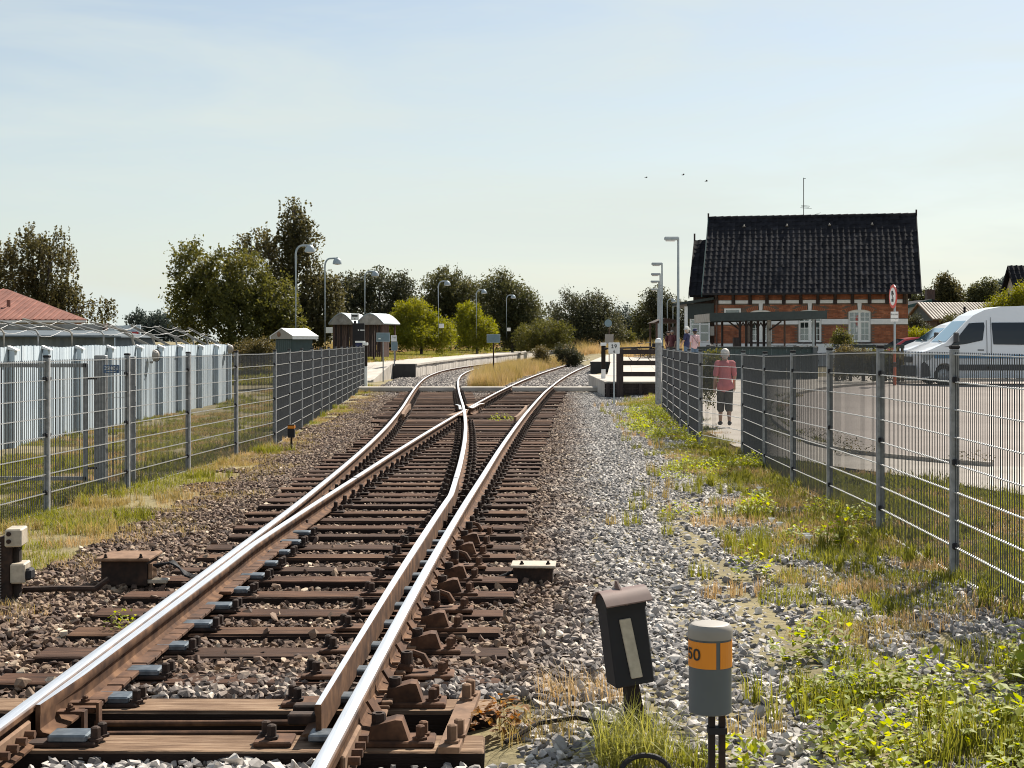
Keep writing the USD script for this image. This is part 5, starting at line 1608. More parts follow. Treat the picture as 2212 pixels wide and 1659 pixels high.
# ------------------------------------------------------------------ vehicles
def vehicle(name, label, cat, x0, y0, z0, sil, width, wheels, glass, body, extra=(), front_glass=None, hub=.34, tumble=.13, belt=1.3, group=None):
    """nose towards -x at x0, the near side at y0; sil: side outline; the roof is narrower than the waist."""
    t = thing(name, label, cat, (x0, y0, z0), group=group)
    zmax = max(p[1] for p in sil)
    poly = Polygon(sil).buffer(-.03).buffer(.03)
    arch = unary_union([Polygon([(wx + (hub + .06) * math.cos(q), hub + (hub + .06) * math.sin(q)) for q in np.linspace(0, 2 * math.pi, 20)]) for wx in wheels])
    parts = []
    for a, b, ins in ((0, .34, 1), (.34, width - .34, 0), (width - .34, width, 1)):
        pg = poly.difference(arch) if ins else poly
        if pg.geom_type != 'Polygon':
            pg = max(pg.geoms, key=lambda q: q.area)
        m = trimesh.creation.extrude_polygon(pg, b - a, engine='earcut')
        v, f = trimesh.remesh.subdivide_to_size(np.asarray(m.vertices), np.asarray(m.faces), .35, max_iter=12)
        parts.append((np.stack([v[:, 0], a + v[:, 2], v[:, 1]], 1), f[:, ::-1]))
    v, f = join(parts)

    def shape(v):
        v = np.array(v, float)
        h = np.clip((v[:, 2] - belt) / max(zmax - belt, .1), 0, 1)
        e = (v[:, 1] / width - .5) * 2
        v[:, 1] = width / 2 + (v[:, 1] - width / 2) * (1 - 2 * tumble / width * h ** 1.3)
        low = np.clip((.45 - v[:, 2]) / .3, 0, 1)
        v[:, 1] = width / 2 + (v[:, 1] - width / 2) * (1 - .04 * low)
        nose = np.clip(1 - v[:, 0] / .9, 0, 1)
        v[:, 1] = width / 2 + (v[:, 1] - width / 2) * (1 - .10 * nose ** 2)
        v[:, 0] += .22 * np.abs(e) ** 3 * nose
        return v
    off_ = np.array([x0, y0, z0])
    bd = obj('body', (shape(v) + off_, f), body, t, smooth=30)

    def side(poly_, mat, nm, depth=.012, proud=.006, parent=t):
        m = trimesh.creation.extrude_polygon(poly_, depth, engine='earcut')
        v, f = trimesh.remesh.subdivide_to_size(np.asarray(m.vertices), np.asarray(m.faces), .35, max_iter=12)
        w_ = np.stack([v[:, 0], np.zeros(len(v)), v[:, 1]], 1)
        w_ = shape(w_)
        w_[:, 1] += -proud - depth + v[:, 2]
        return obj(nm, (w_ + off_, f[:, ::-1]), mat, parent)
    for nm, mat, pts in glass:
        side(Polygon(pts).buffer(-.025).buffer(.025), mat, nm)
    for nm, mat, pts in extra:
        side(Polygon(pts), mat, nm, proud=.004)
    if front_glass:
        (xa, za), (xb, zb) = front_glass
        d = np.array([xb - xa, zb - za]); nrm = np.array([-d[1], d[0]]) / np.linalg.norm(d)
        q = []
        for yy in (.12, width - .12):
            for fx_, fz in ((xa, za), (xb, zb)):
                q += [(fx_ + nrm[0] * .012, yy, fz + nrm[1] * .012), (fx_ + nrm[0] * -.01, yy, fz - nrm[1] * .01)]
        gv, gf = hull(np.array(q))
        gv2 = np.array(gv)
        h = np.clip((gv2[:, 2] - belt) / max(zmax - belt, .1), 0, 1)
        gv2[:, 1] = width / 2 + (gv2[:, 1] - width / 2) * (1 - 2 * tumble / width * h ** 1.3)
        obj('windscreen', (gv2 + off_, gf), 'windscreen', t)
    for k, wx in enumerate(wheels):
        for yy in (.03, width - .25):
            prof = [(hub * .62, 0), (hub * .95, 0), (hub, .04), (hub, .18), (hub * .95, .22), (hub * .62, .22)]
            lv, lf = lathe(prof, (0, 0, 0), 24)
            wv_ = np.stack([lv[:, 0] + wx, lv[:, 2] + yy, lv[:, 1] + hub], 1) + off_
            wh = obj('wheel', (wv_, lf), 'tyre', t, smooth=30)
            lv, lf = lathe([(0, .05), (hub * .2, .03), (hub * .55, .06), (hub * .63, .02), (hub * .64, .2), (0, .2)], (0, 0, 0), 20)
            obj('rim', (np.stack([lv[:, 0] + wx, lv[:, 2] + yy, lv[:, 1] + hub], 1) + off_, lf), 'rim', wh, smooth=30)
    return t, off_, shape


VAN = [(.03, .24), (.0, .55), (.03, 1.0), (.12, 1.12), (.49, 1.225), (1.05, 1.43), (1.78, 2.17), (2.02, 2.37), (2.42, 2.56), (3.0, 2.67), (4.0, 2.70), (5.8, 2.70), (5.95, 2.55), (6.0, .45), (5.95, .24)]


def van(x0, y0, z0, label, sc=1.0, stripe=True):
    sil = [(x, z if z < 1.4 else 1.4 + (z - 1.4) * sc) for x, z in VAN]
    zz = lambda z: z if z < 1.4 else 1.4 + (z - 1.4) * sc
    glass = [('side_window', 'dark_glass', [(1.22, 1.33), (1.36, 1.50), (1.86, zz(2.10)), (2.36, zz(2.13)), (2.38, zz(2.0)), (2.30, 1.52), (1.75, 1.40)]),
             ('side_window', 'dark_glass', [(2.66, 1.38), (2.62, zz(2.12)), (4.2, zz(2.13)), (4.2, 1.36)]), ('side_window', 'dark_glass', [(4.35, 1.36), (4.35, zz(2.13)), (5.7, zz(2.1)), (5.7, 1.38)])]
    extra = [('lower_trim', 'trim_dark', [(1.36, .50), (1.36, .70), (4.1, .70), (4.1, .50)]), ('bumper', 'trim_dark', [(.02, .26), (.02, .72), (.16, .80), (.38, .62), (.42, .30)]), ('door_mirror_base', 'trim_dark', [(1.0, 1.30), (1.2, 1.33), (1.36, 1.5), (1.3, 1.30)]),
             ('headlight', 'lamp_grey', [(.10, .80), (.06, 1.0), (.42, 1.12), (.62, 1.02), (.4, .86)]), ('door_handle', 'trim_dark', [(2.13, 1.17), (2.13, 1.21), (2.34, 1.21), (2.34, 1.17)]),
             ('door_gap', 'trim_dark', [(2.44, .72), (2.44, zz(2.2)), (2.452, zz(2.2)), (2.452, .72)]), ('door_gap', 'trim_dark', [(2.585, .72), (2.585, zz(2.3)), (2.597, zz(2.3)), (2.597, .72)]), ('door_gap', 'trim_dark', [(1.255, .75), (1.255, 1.29), (1.265, 1.29), (1.265, .75)]), ('side_marker', 'amber', [(2.42, .57), (2.42, .63), (2.52, .63), (2.52, .57)])]
    if stripe:
        extra.insert(0, ('stripe', 'van_blue', [(.62, .905), (.55, 1.035), (5.9, 1.035), (5.9, .905)]))
    t, o, sh_ = vehicle('van', label, 'van', x0, y0, z0, sil, 1.95, [1.0, 4.65], glass, 'van_white', extra, ((1.09, 1.47), (1.80, zz(2.18))), hub=.345, tumble=.17)
    m = obj('mirror', cbox(o + [1.36, -.12, 1.62], (.14, .2, .34), ch=.03), 'trim_dark', t)
    obj('mirror_glass', boxm(o + [1.436, -.12, 1.62], (.006, .16, .28)), 'galv_bright', m)
    obj('mirror_arm', bar(o + [1.34, -.02, 1.48], o + [1.35, .06, 1.44], .06), 'trim_dark', m)
    obj('dashboard', boxm(o + [1.35, .97, 1.25], (.5, 1.6, .28)), 'trim_dark', t)
    obj('grille', cbox(o + [.02, .97, .86], (.06, .9, .2), ch=.01), 'trim_dark', t)
    obj('front_bumper', cbox(o + [.03, .97, .48], (.12, 1.6, .36), ch=.03), 'trim_dark', t)
    obj('wiper', bar(o + [1.0, .35, 1.47], o + [1.12, 1.1, 1.52], .02), 'trim_dark', t)
    return t


van(13.65, 50.2, .30, 'white van with blue stripe and dark windows, nearest in the parking lot')
van(14.7, 56.2, .34, 'lower white van parked behind the blue striped van', sc=.70, stripe=False)
CAR = [(.04, .22), (.0, .5), (.06, .68), (.5, .84), (1.05, .95), (1.75, 1.38), (2.3, 1.49), (3.1, 1.50), (3.8, 1.38), (4.2, 1.02), (4.28, .6), (4.22, .22)]


def car(x0, y0, z0, label, body):
    gl = [('side_window', 'dark_glass', [(1.28, .98), (1.82, 1.33), (2.35, 1.42), (2.35, .97)]), ('side_window', 'dark_glass', [(2.42, .97), (2.42, 1.42), (3.1, 1.42), (3.6, 1.28), (3.75, 1.02)])]
    ex = [('sill', 'trim_dark', [(1.1, .24), (1.1, .34), (3.2, .34), (3.2, .24)]), ('headlight', 'lamp_grey', [(.12, .60), (.2, .74), (.55, .78), (.5, .66)]), ('door_handle', 'trim_dark', [(2.2, .86), (2.2, .89), (2.34, .89), (2.34, .86)])]
    t, o, _ = vehicle('car', label, 'car', x0, y0, z0, CAR, 1.78, [.85, 3.4], gl, body, ex, ((1.12, 1.0), (1.78, 1.40)), hub=.31, tumble=.2, belt=.9)
    obj('mirror', cbox(o + [1.5, -.1, 1.0], (.12, .18, .14), ch=.03), 'trim_dark', t)
    return t


car(15.1, 63.5, .48, 'dark red car farthest back beside the brick station', 'car_red')
car(15.3, 60.4, .46, 'silver car parked between the dark red car and the vans', 'car_silver')

# ------------------------------------------------------------------ houses beyond the parking lot
h1 = thing('corrugated_house', 'low house with a tan corrugated roof beyond the vans', 'house', (29, 96, .5))
o = np.array([27.0, 94, 3.2])
obj('wall', boxm((29.8, 97.2, 1.8), (5.4, 5.6, 2.9)), 'brown_wood', h1)
rr = obj('roof', join([plane_poly([(26.6, 93.6, 3.18), (33.2, 93.6, 3.18), (33.2, 97.2, 4.32), (26.6, 97.2, 4.32)], .1), plane_poly([(26.6, 100.8, 3.18), (33.2, 100.8, 3.18), (33.2, 97.22, 4.32), (26.6, 97.22, 4.32)], .1)]), 'rust_tan', h1)
for x in np.arange(26.65, 33.2, .2):
    obj('sheet_rib', bar((x, 93.55, 3.19), (x, 97.15, 4.33), .11, .06), 'concrete', rr)
obj('gable', extr(Polygon([(93.9, 3.1), (100.5, 3.1), (97.2, 4.25)]), .1, (26.75, 0, 0), (0, 1, 0), (0, 0, 1)), 'green_black', h1)
obj('flue', rod((28.9, 94.6, 3.3), (28.9, 94.6, 4.0), .08, 8), 'black_plastic', h1)
h2 = thing('pale_house', 'pale blue grey house with a dark slate roof beside the station', 'house', (30.5, 110, .5))
obj('wall', extr(Polygon([(25.6, .4), (36.4, .4), (36.4, 3.4), (31.0, 4.6), (25.6, 3.4)]), 6, (0, 116, 0), (1, 0, 0), (0, 0, 1)), 'board_white', h2)
for sg in (-1, 1):
    obj('roof', plane_poly([(31.0, 109.4, 4.9), (31.0, 116.5, 4.9), (31 + sg * 6, 116.5, 3.35), (31 + sg * 6, 109.4, 3.35)][::sg], .16), 'roof_tile', h2)
obj('chimney', boxm((31.6, 112, 5.2), (.6, .6, 1.0)), 'brown_wood', h2)
obj('barge_board', bar((31, 109.35, 4.8), (25, 109.35, 3.27), .05, .22), 'dark_green_paint', h2)
h3 = thing('gabled_house', 'steep grey gabled house with a dark tiled roof at the right edge', 'house', (34, 90, .5))
obj('wall', extr(Polygon([(85.8, .4), (94.2, .4), (94.2, 1.5), (90, 6.2), (85.8, 1.5)]), 8, (30.4, 0, 0), (0, 1, 0), (0, 0, 1)), 'concrete_panel', h3)
r3 = obj('roof', join([plane_poly([(30.1, 85.4, 1.2), (39, 85.4, 1.2), (39, 90, 6.36), (30.1, 90, 6.36)], .14), plane_poly([(30.1, 94.6, 1.2), (39, 94.6, 1.2), (39, 90.02, 6.36), (30.1, 90.02, 6.36)], .14)]), 'roof_tile', h3)
up = np.array([0, 4.6, 5.16]); upl = np.linalg.norm(up)
tiles_on(r3, (30.1, 85.4, 1.2), (1, 0, 0), up / upl, 8.9, upl, .3, .36, 'roof_tile', 0)
wn = obj('window', boxm((30.38, 90.1, 4.3), (.06, .9, 1.0)), 'white_paint', h3)
obj('pane', boxm((30.34, 90.1, 4.3), (.03, .74, .84)), 'dark_glass', wn)
# ------------------------------------------------------------------ track side equipment close by
# point signal lantern
lc = np.array([.565, 6.95, 0])
lg = thing('switch_lantern', 'leaning dark switch lantern with brown hood and pale glass strip', 'lantern', (lc[0], lc[1], -.05))


def lean(m, ax=-.125, piv=(lc[0], lc[1], .12)):
    v = np.asarray(m[0], float) - piv
    c, s = math.cos(ax), math.sin(ax)
    # also turn a little about z so that the right flank shows
    t = math.radians(14)
    v = np.stack([v[:, 0] * math.cos(t) - v[:, 1] * math.sin(t), v[:, 0] * math.sin(t) + v[:, 1] * math.cos(t), v[:, 2]], 1)
    v = np.stack([v[:, 0] * c + v[:, 2] * s, v[:, 1], -v[:, 0] * s + v[:, 2] * c], 1)
    return v + piv, m[1]


L0 = lc


def fixn0(m):
    return (m[0], m[1][:, ::-1]) if trimesh.Trimesh(*m, process=False).volume < 0 else m


obj('stand', lean(hull([L0 + [sx * a, sy * a, z] for sx in (-1, 1) for sy in (-1, 1) for a, z in ((.045, -.1), (.030, .19))])), 'dark_iron', lg)
obj('stand_foot', lean(cbox(L0 + [0, 0, .0], (.13, .10, .07), ch=.01)), 'dark_iron', lg)
obj('box', lean(cbox(L0 + [.0, 0, .37], (.19, .15, .36), ch=.006)), 'black_plastic', lg)
gs = np.array(cbox((0, 0, 0), (.056, .01, .28), ch=.003)[0])
gs = np.stack([gs[:, 0] + gs[:, 2] * -.085, gs[:, 1], gs[:, 2]], 1) + L0 + [-.002, -.079, .365]
obj('glass_strip', lean((gs, cbox((0, 0, 0), (.056, .01, .28), ch=.003)[1])), 'bone_glass', lg)
ya = np.linspace(-1, 1, 12)
arc = [(-.02 + q * .125, .635 - .055 * (q + .15) ** 2 - (.035 * (-q - .55) if q < -.55 else 0)) for q in ya]
pr = Polygon([(p, z + .006) for p, z in arc] + [(p, z) for p, z in arc[::-1]])
obj('hood', lean(fixn0(extr(pr, .225, (L0[0] - .1125, L0[1], 0), (0, 1, 0), (0, 0, 1)))), 'hood_brown', lg, smooth=30)
obj('hood_skirt', lean(hull([L0 + [x * .098, y, z] for x in (-1, 1) for y, z in ((-.085, .585), (-.02, .622), (.08, .615), (-.085, .545), (.08, .545))])), 'black_plastic', lg)
obj('hood_fin', lean(hull([L0 + [-.012 + dx, y, z] for dx in (-.004, .004) for y, z in ((-.14, .575), (-.10, .612), (-.03, .675), (.0, .672), (.02, .63), (-.02, .63))])), 'hood_brown', lg)
rodt = single('pull_rod', pipe([(.52, 6.9, -.01), (.30, 6.93, .03), (.12, 6.88, .015), (-.03, 6.72, -.03)], .011, 6), 'dark_iron', 'thin dark rod running from the lantern foot towards the sleepers', 'rod')

# cylindrical marker with amber bands
mc = W(1533, 1345 + (737 + 1.8 * FL / 4.9 - 1345), -.0)
MX, MY = (1534 - CX) / FL * 4.9, 4.9
mk_ = thing('cable_marker', 'grey cylindrical marker with two amber fields and number, near the lantern', 'marker', (MX, MY, 0))
R_ = .0705
zt = CH - (1345 - HY) * 4.9 / FL
zb_ = CH - (1537 - HY) * 4.9 / FL
H_ = zt - zb_
obj('tube', lathe([(0, zb_ + .004), (R_ - .004, zb_), (R_, zb_ + .004), (R_, zt - .045)], (MX, MY, 0), 40), 'signal_grey', mk_, smooth=40)
obj('cap', lathe([(R_ + .0035, zt - .047), (R_ + .0035, zt - .022), (R_ - .001, zt - .010), (R_ - .008, zt - .003), (R_ - .02, zt), (0, zt)], (MX, MY, 0), 40), 'cap_grey', mk_, smooth=25)


def wrap(poly, r, a0=-math.pi / 2, z0=0.):
    """lay a flat outline (arc length, height) round the tube; a0 faces the camera."""
    m = trimesh.creation.extrude_polygon(poly, .0012, engine='earcut')
    v, f = trimesh.remesh.subdivide_to_size(np.asarray(m.vertices), np.asarray(m.faces), .014, max_iter=12)
    an = a0 + v[:, 0] / r
    rr = r + .0006 + v[:, 2]
    return np.stack([MX + rr * np.cos(an), MY + rr * np.sin(an), z0 + v[:, 1]], 1), f


zb0, zb1 = zt - .052 - .088, zt - .054
split = .010
for s0, s1 in ((-.17, split - .0), (split + .014, .2)):
    obj('band', wrap(sbox(s0, zb0, s1, zb1), R_), 'amber', mk_)
tm = meshkit.text_mesh('50', .036, .001, True)
from shapely.geometry import MultiPolygon
v = np.asarray(tm.vertices)
an = -math.pi / 2 + (v[:, 0] - .104) / R_
obj('lettering', (np.stack([MX + (R_ + .0028 + v[:, 2]) * np.cos(an), MY + (R_ + .0028 + v[:, 2]) * np.sin(an), (zb0 + zb1) / 2 - .016 + v[:, 1]], 1), tm.faces), 'black_text', mk_)
for dx in (-.012, .022):
    obj('stake', boxm((MX + .017 + dx, MY, (zb_ - .3) / 2 + .0), (.020, .03, zb_ + .3)), 'dark_iron' if dx < 0 else 'rust_dark', mk_)
obj('clamp', boxm((MX + .022, MY, zb_ - .06), (.062, .045, .022)), 'black_plastic', mk_)

# small marker at the left fence
c = WD(629.5, 970, 24.6)
sm = thing('cable_marker', 'small black marker with amber band by the left mesh fence', 'marker', c)
obj('stake', boxm((c[0], c[1], .08), (.03, .03, .4)), 'dark_iron', sm)
obj('tube', cbox((c[0], c[1], .265), (.115, .09, .15), ch=.01), 'black_plastic', sm)
obj('band', cbox((c[0], c[1], .365), (.117, .092, .05), ch=.006), 'amber', sm)
obj('cap', cbox((c[0], c[1], .40), (.118, .094, .02), ch=.006), 'black_plastic', sm)

# junction boxes
c = W(266, 1262, 0)
jb = thing('junction_box', 'brown steel junction box with bolted lid at the left sleepers', 'junction box', c)
obj('body', cbox(c + [0, .19, .075], (.34, .34, .19), ch=.008), 'rust_dark', jb)
obj('lid', cbox(c + [.0, .18, .182], (.40, .42, .024), ch=.006), 'rust_tan', jb)
for sx in (-.13, .13):
    for sy in (.0, .37):
        obj('lid_bolt', hexbolt(c[0] + sx, c[1] + sy, .192, .010, .026), 'dark_iron', jb)
obj('cable_gland', join([boxm(c + [.19, .05 + .03 * k, .09], (.03, .02, .11)) for k in range(5)]), 'rust_tan', jb)
cbl = thing('cable_bundle', 'dark bundle of cables from the left junction box to the rail', 'cable', c + [.2, .1, .05])
for k in range(5):
    q = np.array([c + [.19, .06 + .03 * k, .13 - .01 * k], c + [.32, .12 + .03 * k, .13], c + [.48, .05 - .03 * k, .05], c + [.66, .12, .03], c + [.80, .16 + .03 * k, .06]])
    tt = np.linspace(0, 4, 18)
    obj('cable', pipe(np.stack([np.interp(tt, range(5), q[:, j]) for j in range(3)], 1) + np.array([[0, 0, .012 * math.sin(q_)] for q_ in tt]), .009, 6), 'black_plastic', cbl)
c = W(1153, 1257, -.03)
jb = thing('junction_box', 'low junction box with pale cream lid on the gravel right of the sleepers', 'junction box', c)
obj('body', cbox(c + [0, .12, .045], (.30, .22, .12), rz=-.06, ch=.008), 'rust_dark', jb)
obj('lid', cbox(c + [0, .115, .115], (.34, .27, .02), rz=-.06, ch=.005), 'bone_glass', jb)
for sx in (-.09, .11):
    obj('lid_bolt', hexbolt(c[0] + sx, c[1] + .05, .123 - .03, .011, .022), 'dark_iron', jb)
single('ground_cable', pipe([(c[0] - .16, c[1] + .1, .03), (c[0] - .26, c[1] + .03, .0), (c[0] - .42, c[1] - .02, -.01), (c[0] - .62, c[1] + .06, .03), (c[0] - .75, c[1] + .1, .06)], .012, 6), 'black_plastic', 'black cable from the cream lidded box to the right rail', 'cable')
single('cable_trough', cbox((-2.72, 11.0, .012), (.34, .1, .03), ch=.006), 'bone_glass', 'flat pale plate under the cables beside the left rail', 'plate')

# axle counter / signal pedestal at the left edge
c = W(18, 1292, 0)
ax = thing('signal_pedestal', 'dark pedestal with two pale equipment boxes at the left edge', 'pedestal', c)
obj('post', cbox(c + [-.045, .1, .17], (.10, .12, .5), ch=.012), 'rust_dark', ax)
obj('post', cbox(c + [.02, .12, .15], (.05, .08, .44), ch=.012), 'dark_iron', ax)
b1 = obj('equipment_box', cbox(c + [.015, .12, .415], (.115, .22, .125), rz=.12, ch=.010), 'bone_glass', ax)
for dz in (.03, -.022):
    obj('cover_screw', rod(c + [.0, .012, .415 + dz], c + [.0, .0, .415 + dz], .016, 12), 'rust_dark', b1)
b2 = obj('equipment_box', cbox(c + [.045, .12, .165], (.10, .2, .14), rz=.1, ch=.010), 'bone_glass', ax)
obj('connector', cbox(c + [.115, .10, .155], (.05, .11, .08), ch=.014), 'black_plastic', b2)
obj('ladder_strip', join([boxm(c + [-.068, .035, .0 + .02 * k], (.01, .008, .008)) for k in range(20)]), 'cap_grey', ax)
cx0, cx1 = W(50, 1274, .02), W(205, 1272, .02)
single('conduit', pipe([cx0, (cx0 + cx1) / 2 + [0, .01, .004], cx1, cx1 + [.08, .06, .06]], .022, 8), 'rust_dark', 'long dark conduit lying on the grass from pedestal to junction box', 'pipe')
c = W(1395, 1690, -.05)
single('buried_hose', pipe([c + [.10 * math.cos(q), .03 * math.sin(q), .06 * math.sin(q) + .045] for q in np.linspace(0, math.pi, 12)], .012, 8), 'black_plastic', 'black hose loop sticking out of the weeds at the bottom edge', 'hose')


# ------------------------------------------------------------------ people
def ball(c, r):
    m = m3.Manifold.sphere(float(r), 14)
    return m.translate(tuple(map(float, c)))


def bones(chain, length=.022, it=10):
    """chain: list of ((a, ra), (b, rb)); one smoothed surface."""
    tot = None
    for (a, ra), (b, rb) in chain:
        h = m3.Manifold.batch_hull([ball(a, ra), ball(b, rb)])
        tot = h if tot is None else tot + h
    tot = tot.refine_to_length(length)
    mm = tot.to_mesh()
    t = trimesh.Trimesh(np.array(mm.vert_properties)[:, :3], np.array(mm.tri_verts), process=True)
    trimesh.smoothing.filter_taubin(t, iterations=it)
    return np.asarray(t.vertices), np.asarray(t.faces)


def person(label, x, y, z, rz, h=1.65, shirt='pink_shirt', legs='olive_cloth', short=True, hair='hair_grey', hat=None, stride=.12, bag=False, arm=(0., 0.), fine=.022, group=None, sleeves=True):
    t = thing('person', label, 'person', (x, y, z), rz)
    k = h / 1.65
    V = lambda *p: np.array(p, float) * k
    st = stride
    hipL, hipR = V(-.08, 0, .84), V(.08, 0, .84)
    knL, knR = V(-.085, .05 + st * .3, .46), V(.085, .05 - st * .3, .46)
    anL, anR = V(-.08, st, .085), V(.08, -st, .10 if st > .05 else .085)
    toL, toR = V(-.095, st + .15, .03), V(.095, -st + .14, .035)
    shL, shR = V(-.158, -.01, 1.33), V(.158, -.01, 1.33)
    elL, elR = V(-.205, -.04 + arm[0] * .3, 1.06 + .1 * arm[0]), V(.205, -.04 + arm[1] * .3, 1.06 + .1 * arm[1])
    wrL, wrR = V(-.215, .06 + arm[0] * .55, .83 + .3 * arm[0]), V(.215, .06 + arm[1] * .55, .83 + .3 * arm[1])
    haL, haR = wrL + V(0, .03, -.09), wrR + V(0, .03, -.09)
    body = [((V(0, 0, .86), .125 * k), (V(0, .01, 1.08), .115 * k)), ((V(0, .01, 1.08), .112 * k), (V(0, -.01, 1.28), .118 * k)), ((shL, .055 * k), (shR, .055 * k)),
            ((hipL, .095 * k), (V(.0, 0, .95), .125 * k)), ((hipR, .095 * k), (V(0, 0, .95), .125 * k)),
            ((hipL, .088 * k), (knL, .056 * k)), ((knL, .055 * k), (anL, .036 * k)), ((anL, .038 * k), (toL, .032 * k)),
            ((hipR, .088 * k), (knR, .056 * k)), ((knR, .055 * k), (anR, .036 * k)), ((anR, .038 * k), (toR, .032 * k)),
            ((shL, .052 * k), (elL, .040 * k)), ((elL, .039 * k), (wrL, .027 * k)), ((shR, .052 * k), (elR, .040 * k)), ((elR, .039 * k), (wrR, .027 * k)),
            ((V(0, -.01, 1.34), .060 * k), (V(0, .0, 1.45), .050 * k)), ((V(0, -.005, 1.54), .088 * k), (V(0, .02, 1.52), .08 * k)), ((V(0, .03, 1.50), .07 * k), (V(0, .055, 1.47), .045 * k)),
            ((V(0, .098, 1.53), .013 * k), (V(0, .116, 1.505), .015 * k)), ((V(-.088, 0, 1.535), .018 * k), (V(-.090, -.005, 1.50), .013 * k)), ((V(.088, 0, 1.535), .018 * k), (V(.090, -.005, 1.50), .013 * k))]
    for wr, ha, sg in ((wrL, haL, -1), (wrR, haR, 1)):
        body.append(((wr, .024 * k), (ha, .030 * k)))
        for j in range(4):
            o = V(0, (j - 1.5) * .018, -.005)
            body.append(((ha + o, .010 * k), (ha + o * 1.1 + V(-sg * .012, .01, -.075 + .006 * abs(j - 1.4)), .0075 * k)))
        body.append(((ha + V(0, .03, .03), .011 * k), (ha + V(-sg * .01, .055, -.02), .009 * k)))
    bd = obj('body', bones(body, fine, 4), 'skin', t, smooth=True, local=True)
    g = .016 * k
    top = [((V(0, 0, .90), .128 * k + g), (V(0, .01, 1.10), .116 * k + g)), ((V(0, .01, 1.1), .114 * k + g), (V(0, -.01, 1.28), .118 * k + g)), ((shL, .055 * k + g), (shR, .055 * k + g)),
           ((V(-.05, 0, .845), .122 * k + g), (V(.05, 0, .845), .122 * k + g)),
           ((shL, .052 * k + g), (shL + (elL - shL) * .85, .046 * k + g)), ((shR, .052 * k + g), (shR + (elR - shR) * .85, .046 * k + g))]
    obj('shirt', bones(top, fine, 8), shirt, bd, smooth=True, local=True)
    e = .35 if short else .98
    tr = [((V(-.05, 0, .88), .108 * k), (V(.05, 0, .88), .108 * k)), ((hipL, .098 * k), (knL + (anL - knL) * min(e, .3), .082 * k)), ((hipR, .098 * k), (knR + (anR - knR) * min(e, .3), .082 * k))]
    if not short:
        tr += [((knL, .08 * k), (knL + (anL - knL) * .95, .055 * k)), ((knR, .08 * k), (knR + (anR - knR) * .95, .055 * k))]
    obj('trousers', bones(tr, fine, 6), legs, bd, smooth=True, local=True)
    for an, to in ((anL, toL), (anR, toR)):
        obj('shoe', bones([((an + V(0, -.03, -.04), .045 * k), (to, .04 * k))], fine, 4), 'shoe', bd, smooth=True, local=True)
    hm = bones([((V(0, -.015, 1.57), .094 * k), (V(0, .015, 1.575), .088 * k)), ((V(0, -.03, 1.53), .085 * k), (V(0, -.035, 1.48), .055 * k))], fine * .8, 5)
    obj('hair', hm, hair, bd, smooth=True, local=True)
    if hat:
        v, f = lathe([(.165, 1.585), (.15, 1.60), (.105, 1.605), (.10, 1.68), (.07, 1.705), (0, 1.71)], (0, 0, 0), 18)
        obj('hat', (v * k, f), hat, bd, smooth=40, local=True)
    if bag:
        obj('bag_strap', bar(V(-.16, -.165, 1.36), V(.16, -.165, .93), .03, .012), 'black_plastic', bd, local=True)
    return t


c = W(1566, 919, -.03)
person('person with short grey hair in pink top and dark knee length trousers walking away', (1566 - CX) / FL * 31, 31.0, .03, -.05, h=1.60, stride=.13, arm=(.05, .15), fine=.018)
person('person in pale pink shirt and dark hat with a shoulder strap', (1501 - CX) / FL * 72, 72, .69, .05, h=1.66, shirt='pale_pink', legs='jeans', short=False, hair='hair_dark', hat='navy_cloth', stride=.03, bag=True, fine=.03)
person('person in dark blue vest and pale sun hat beside the pink shirted one', (1484 - CX) / FL * 73.5, 73.5, .69, .9, h=1.76, shirt='navy_cloth', legs='jeans', short=False, hair='hair_grey', hat='white_cloth', stride=.03, arm=(.2, .6), fine=.03)
person('person in wine red clothes standing right of the pair on the far platform', (1452 - CX) / FL * 84, 84, .69, 2.4, h=1.72, shirt='wine_cloth', legs='olive_cloth', short=False, hair='hair_grey', stride=.02, fine=.035)
person('person in wine red clothes standing left of the pair on the far platform', (1443 - CX) / FL * 86, 86, .69, -2.2, h=1.68, shirt='wine_cloth', legs='wine_cloth', short=False, hair='hair_dark', stride=.02, fine=.035)


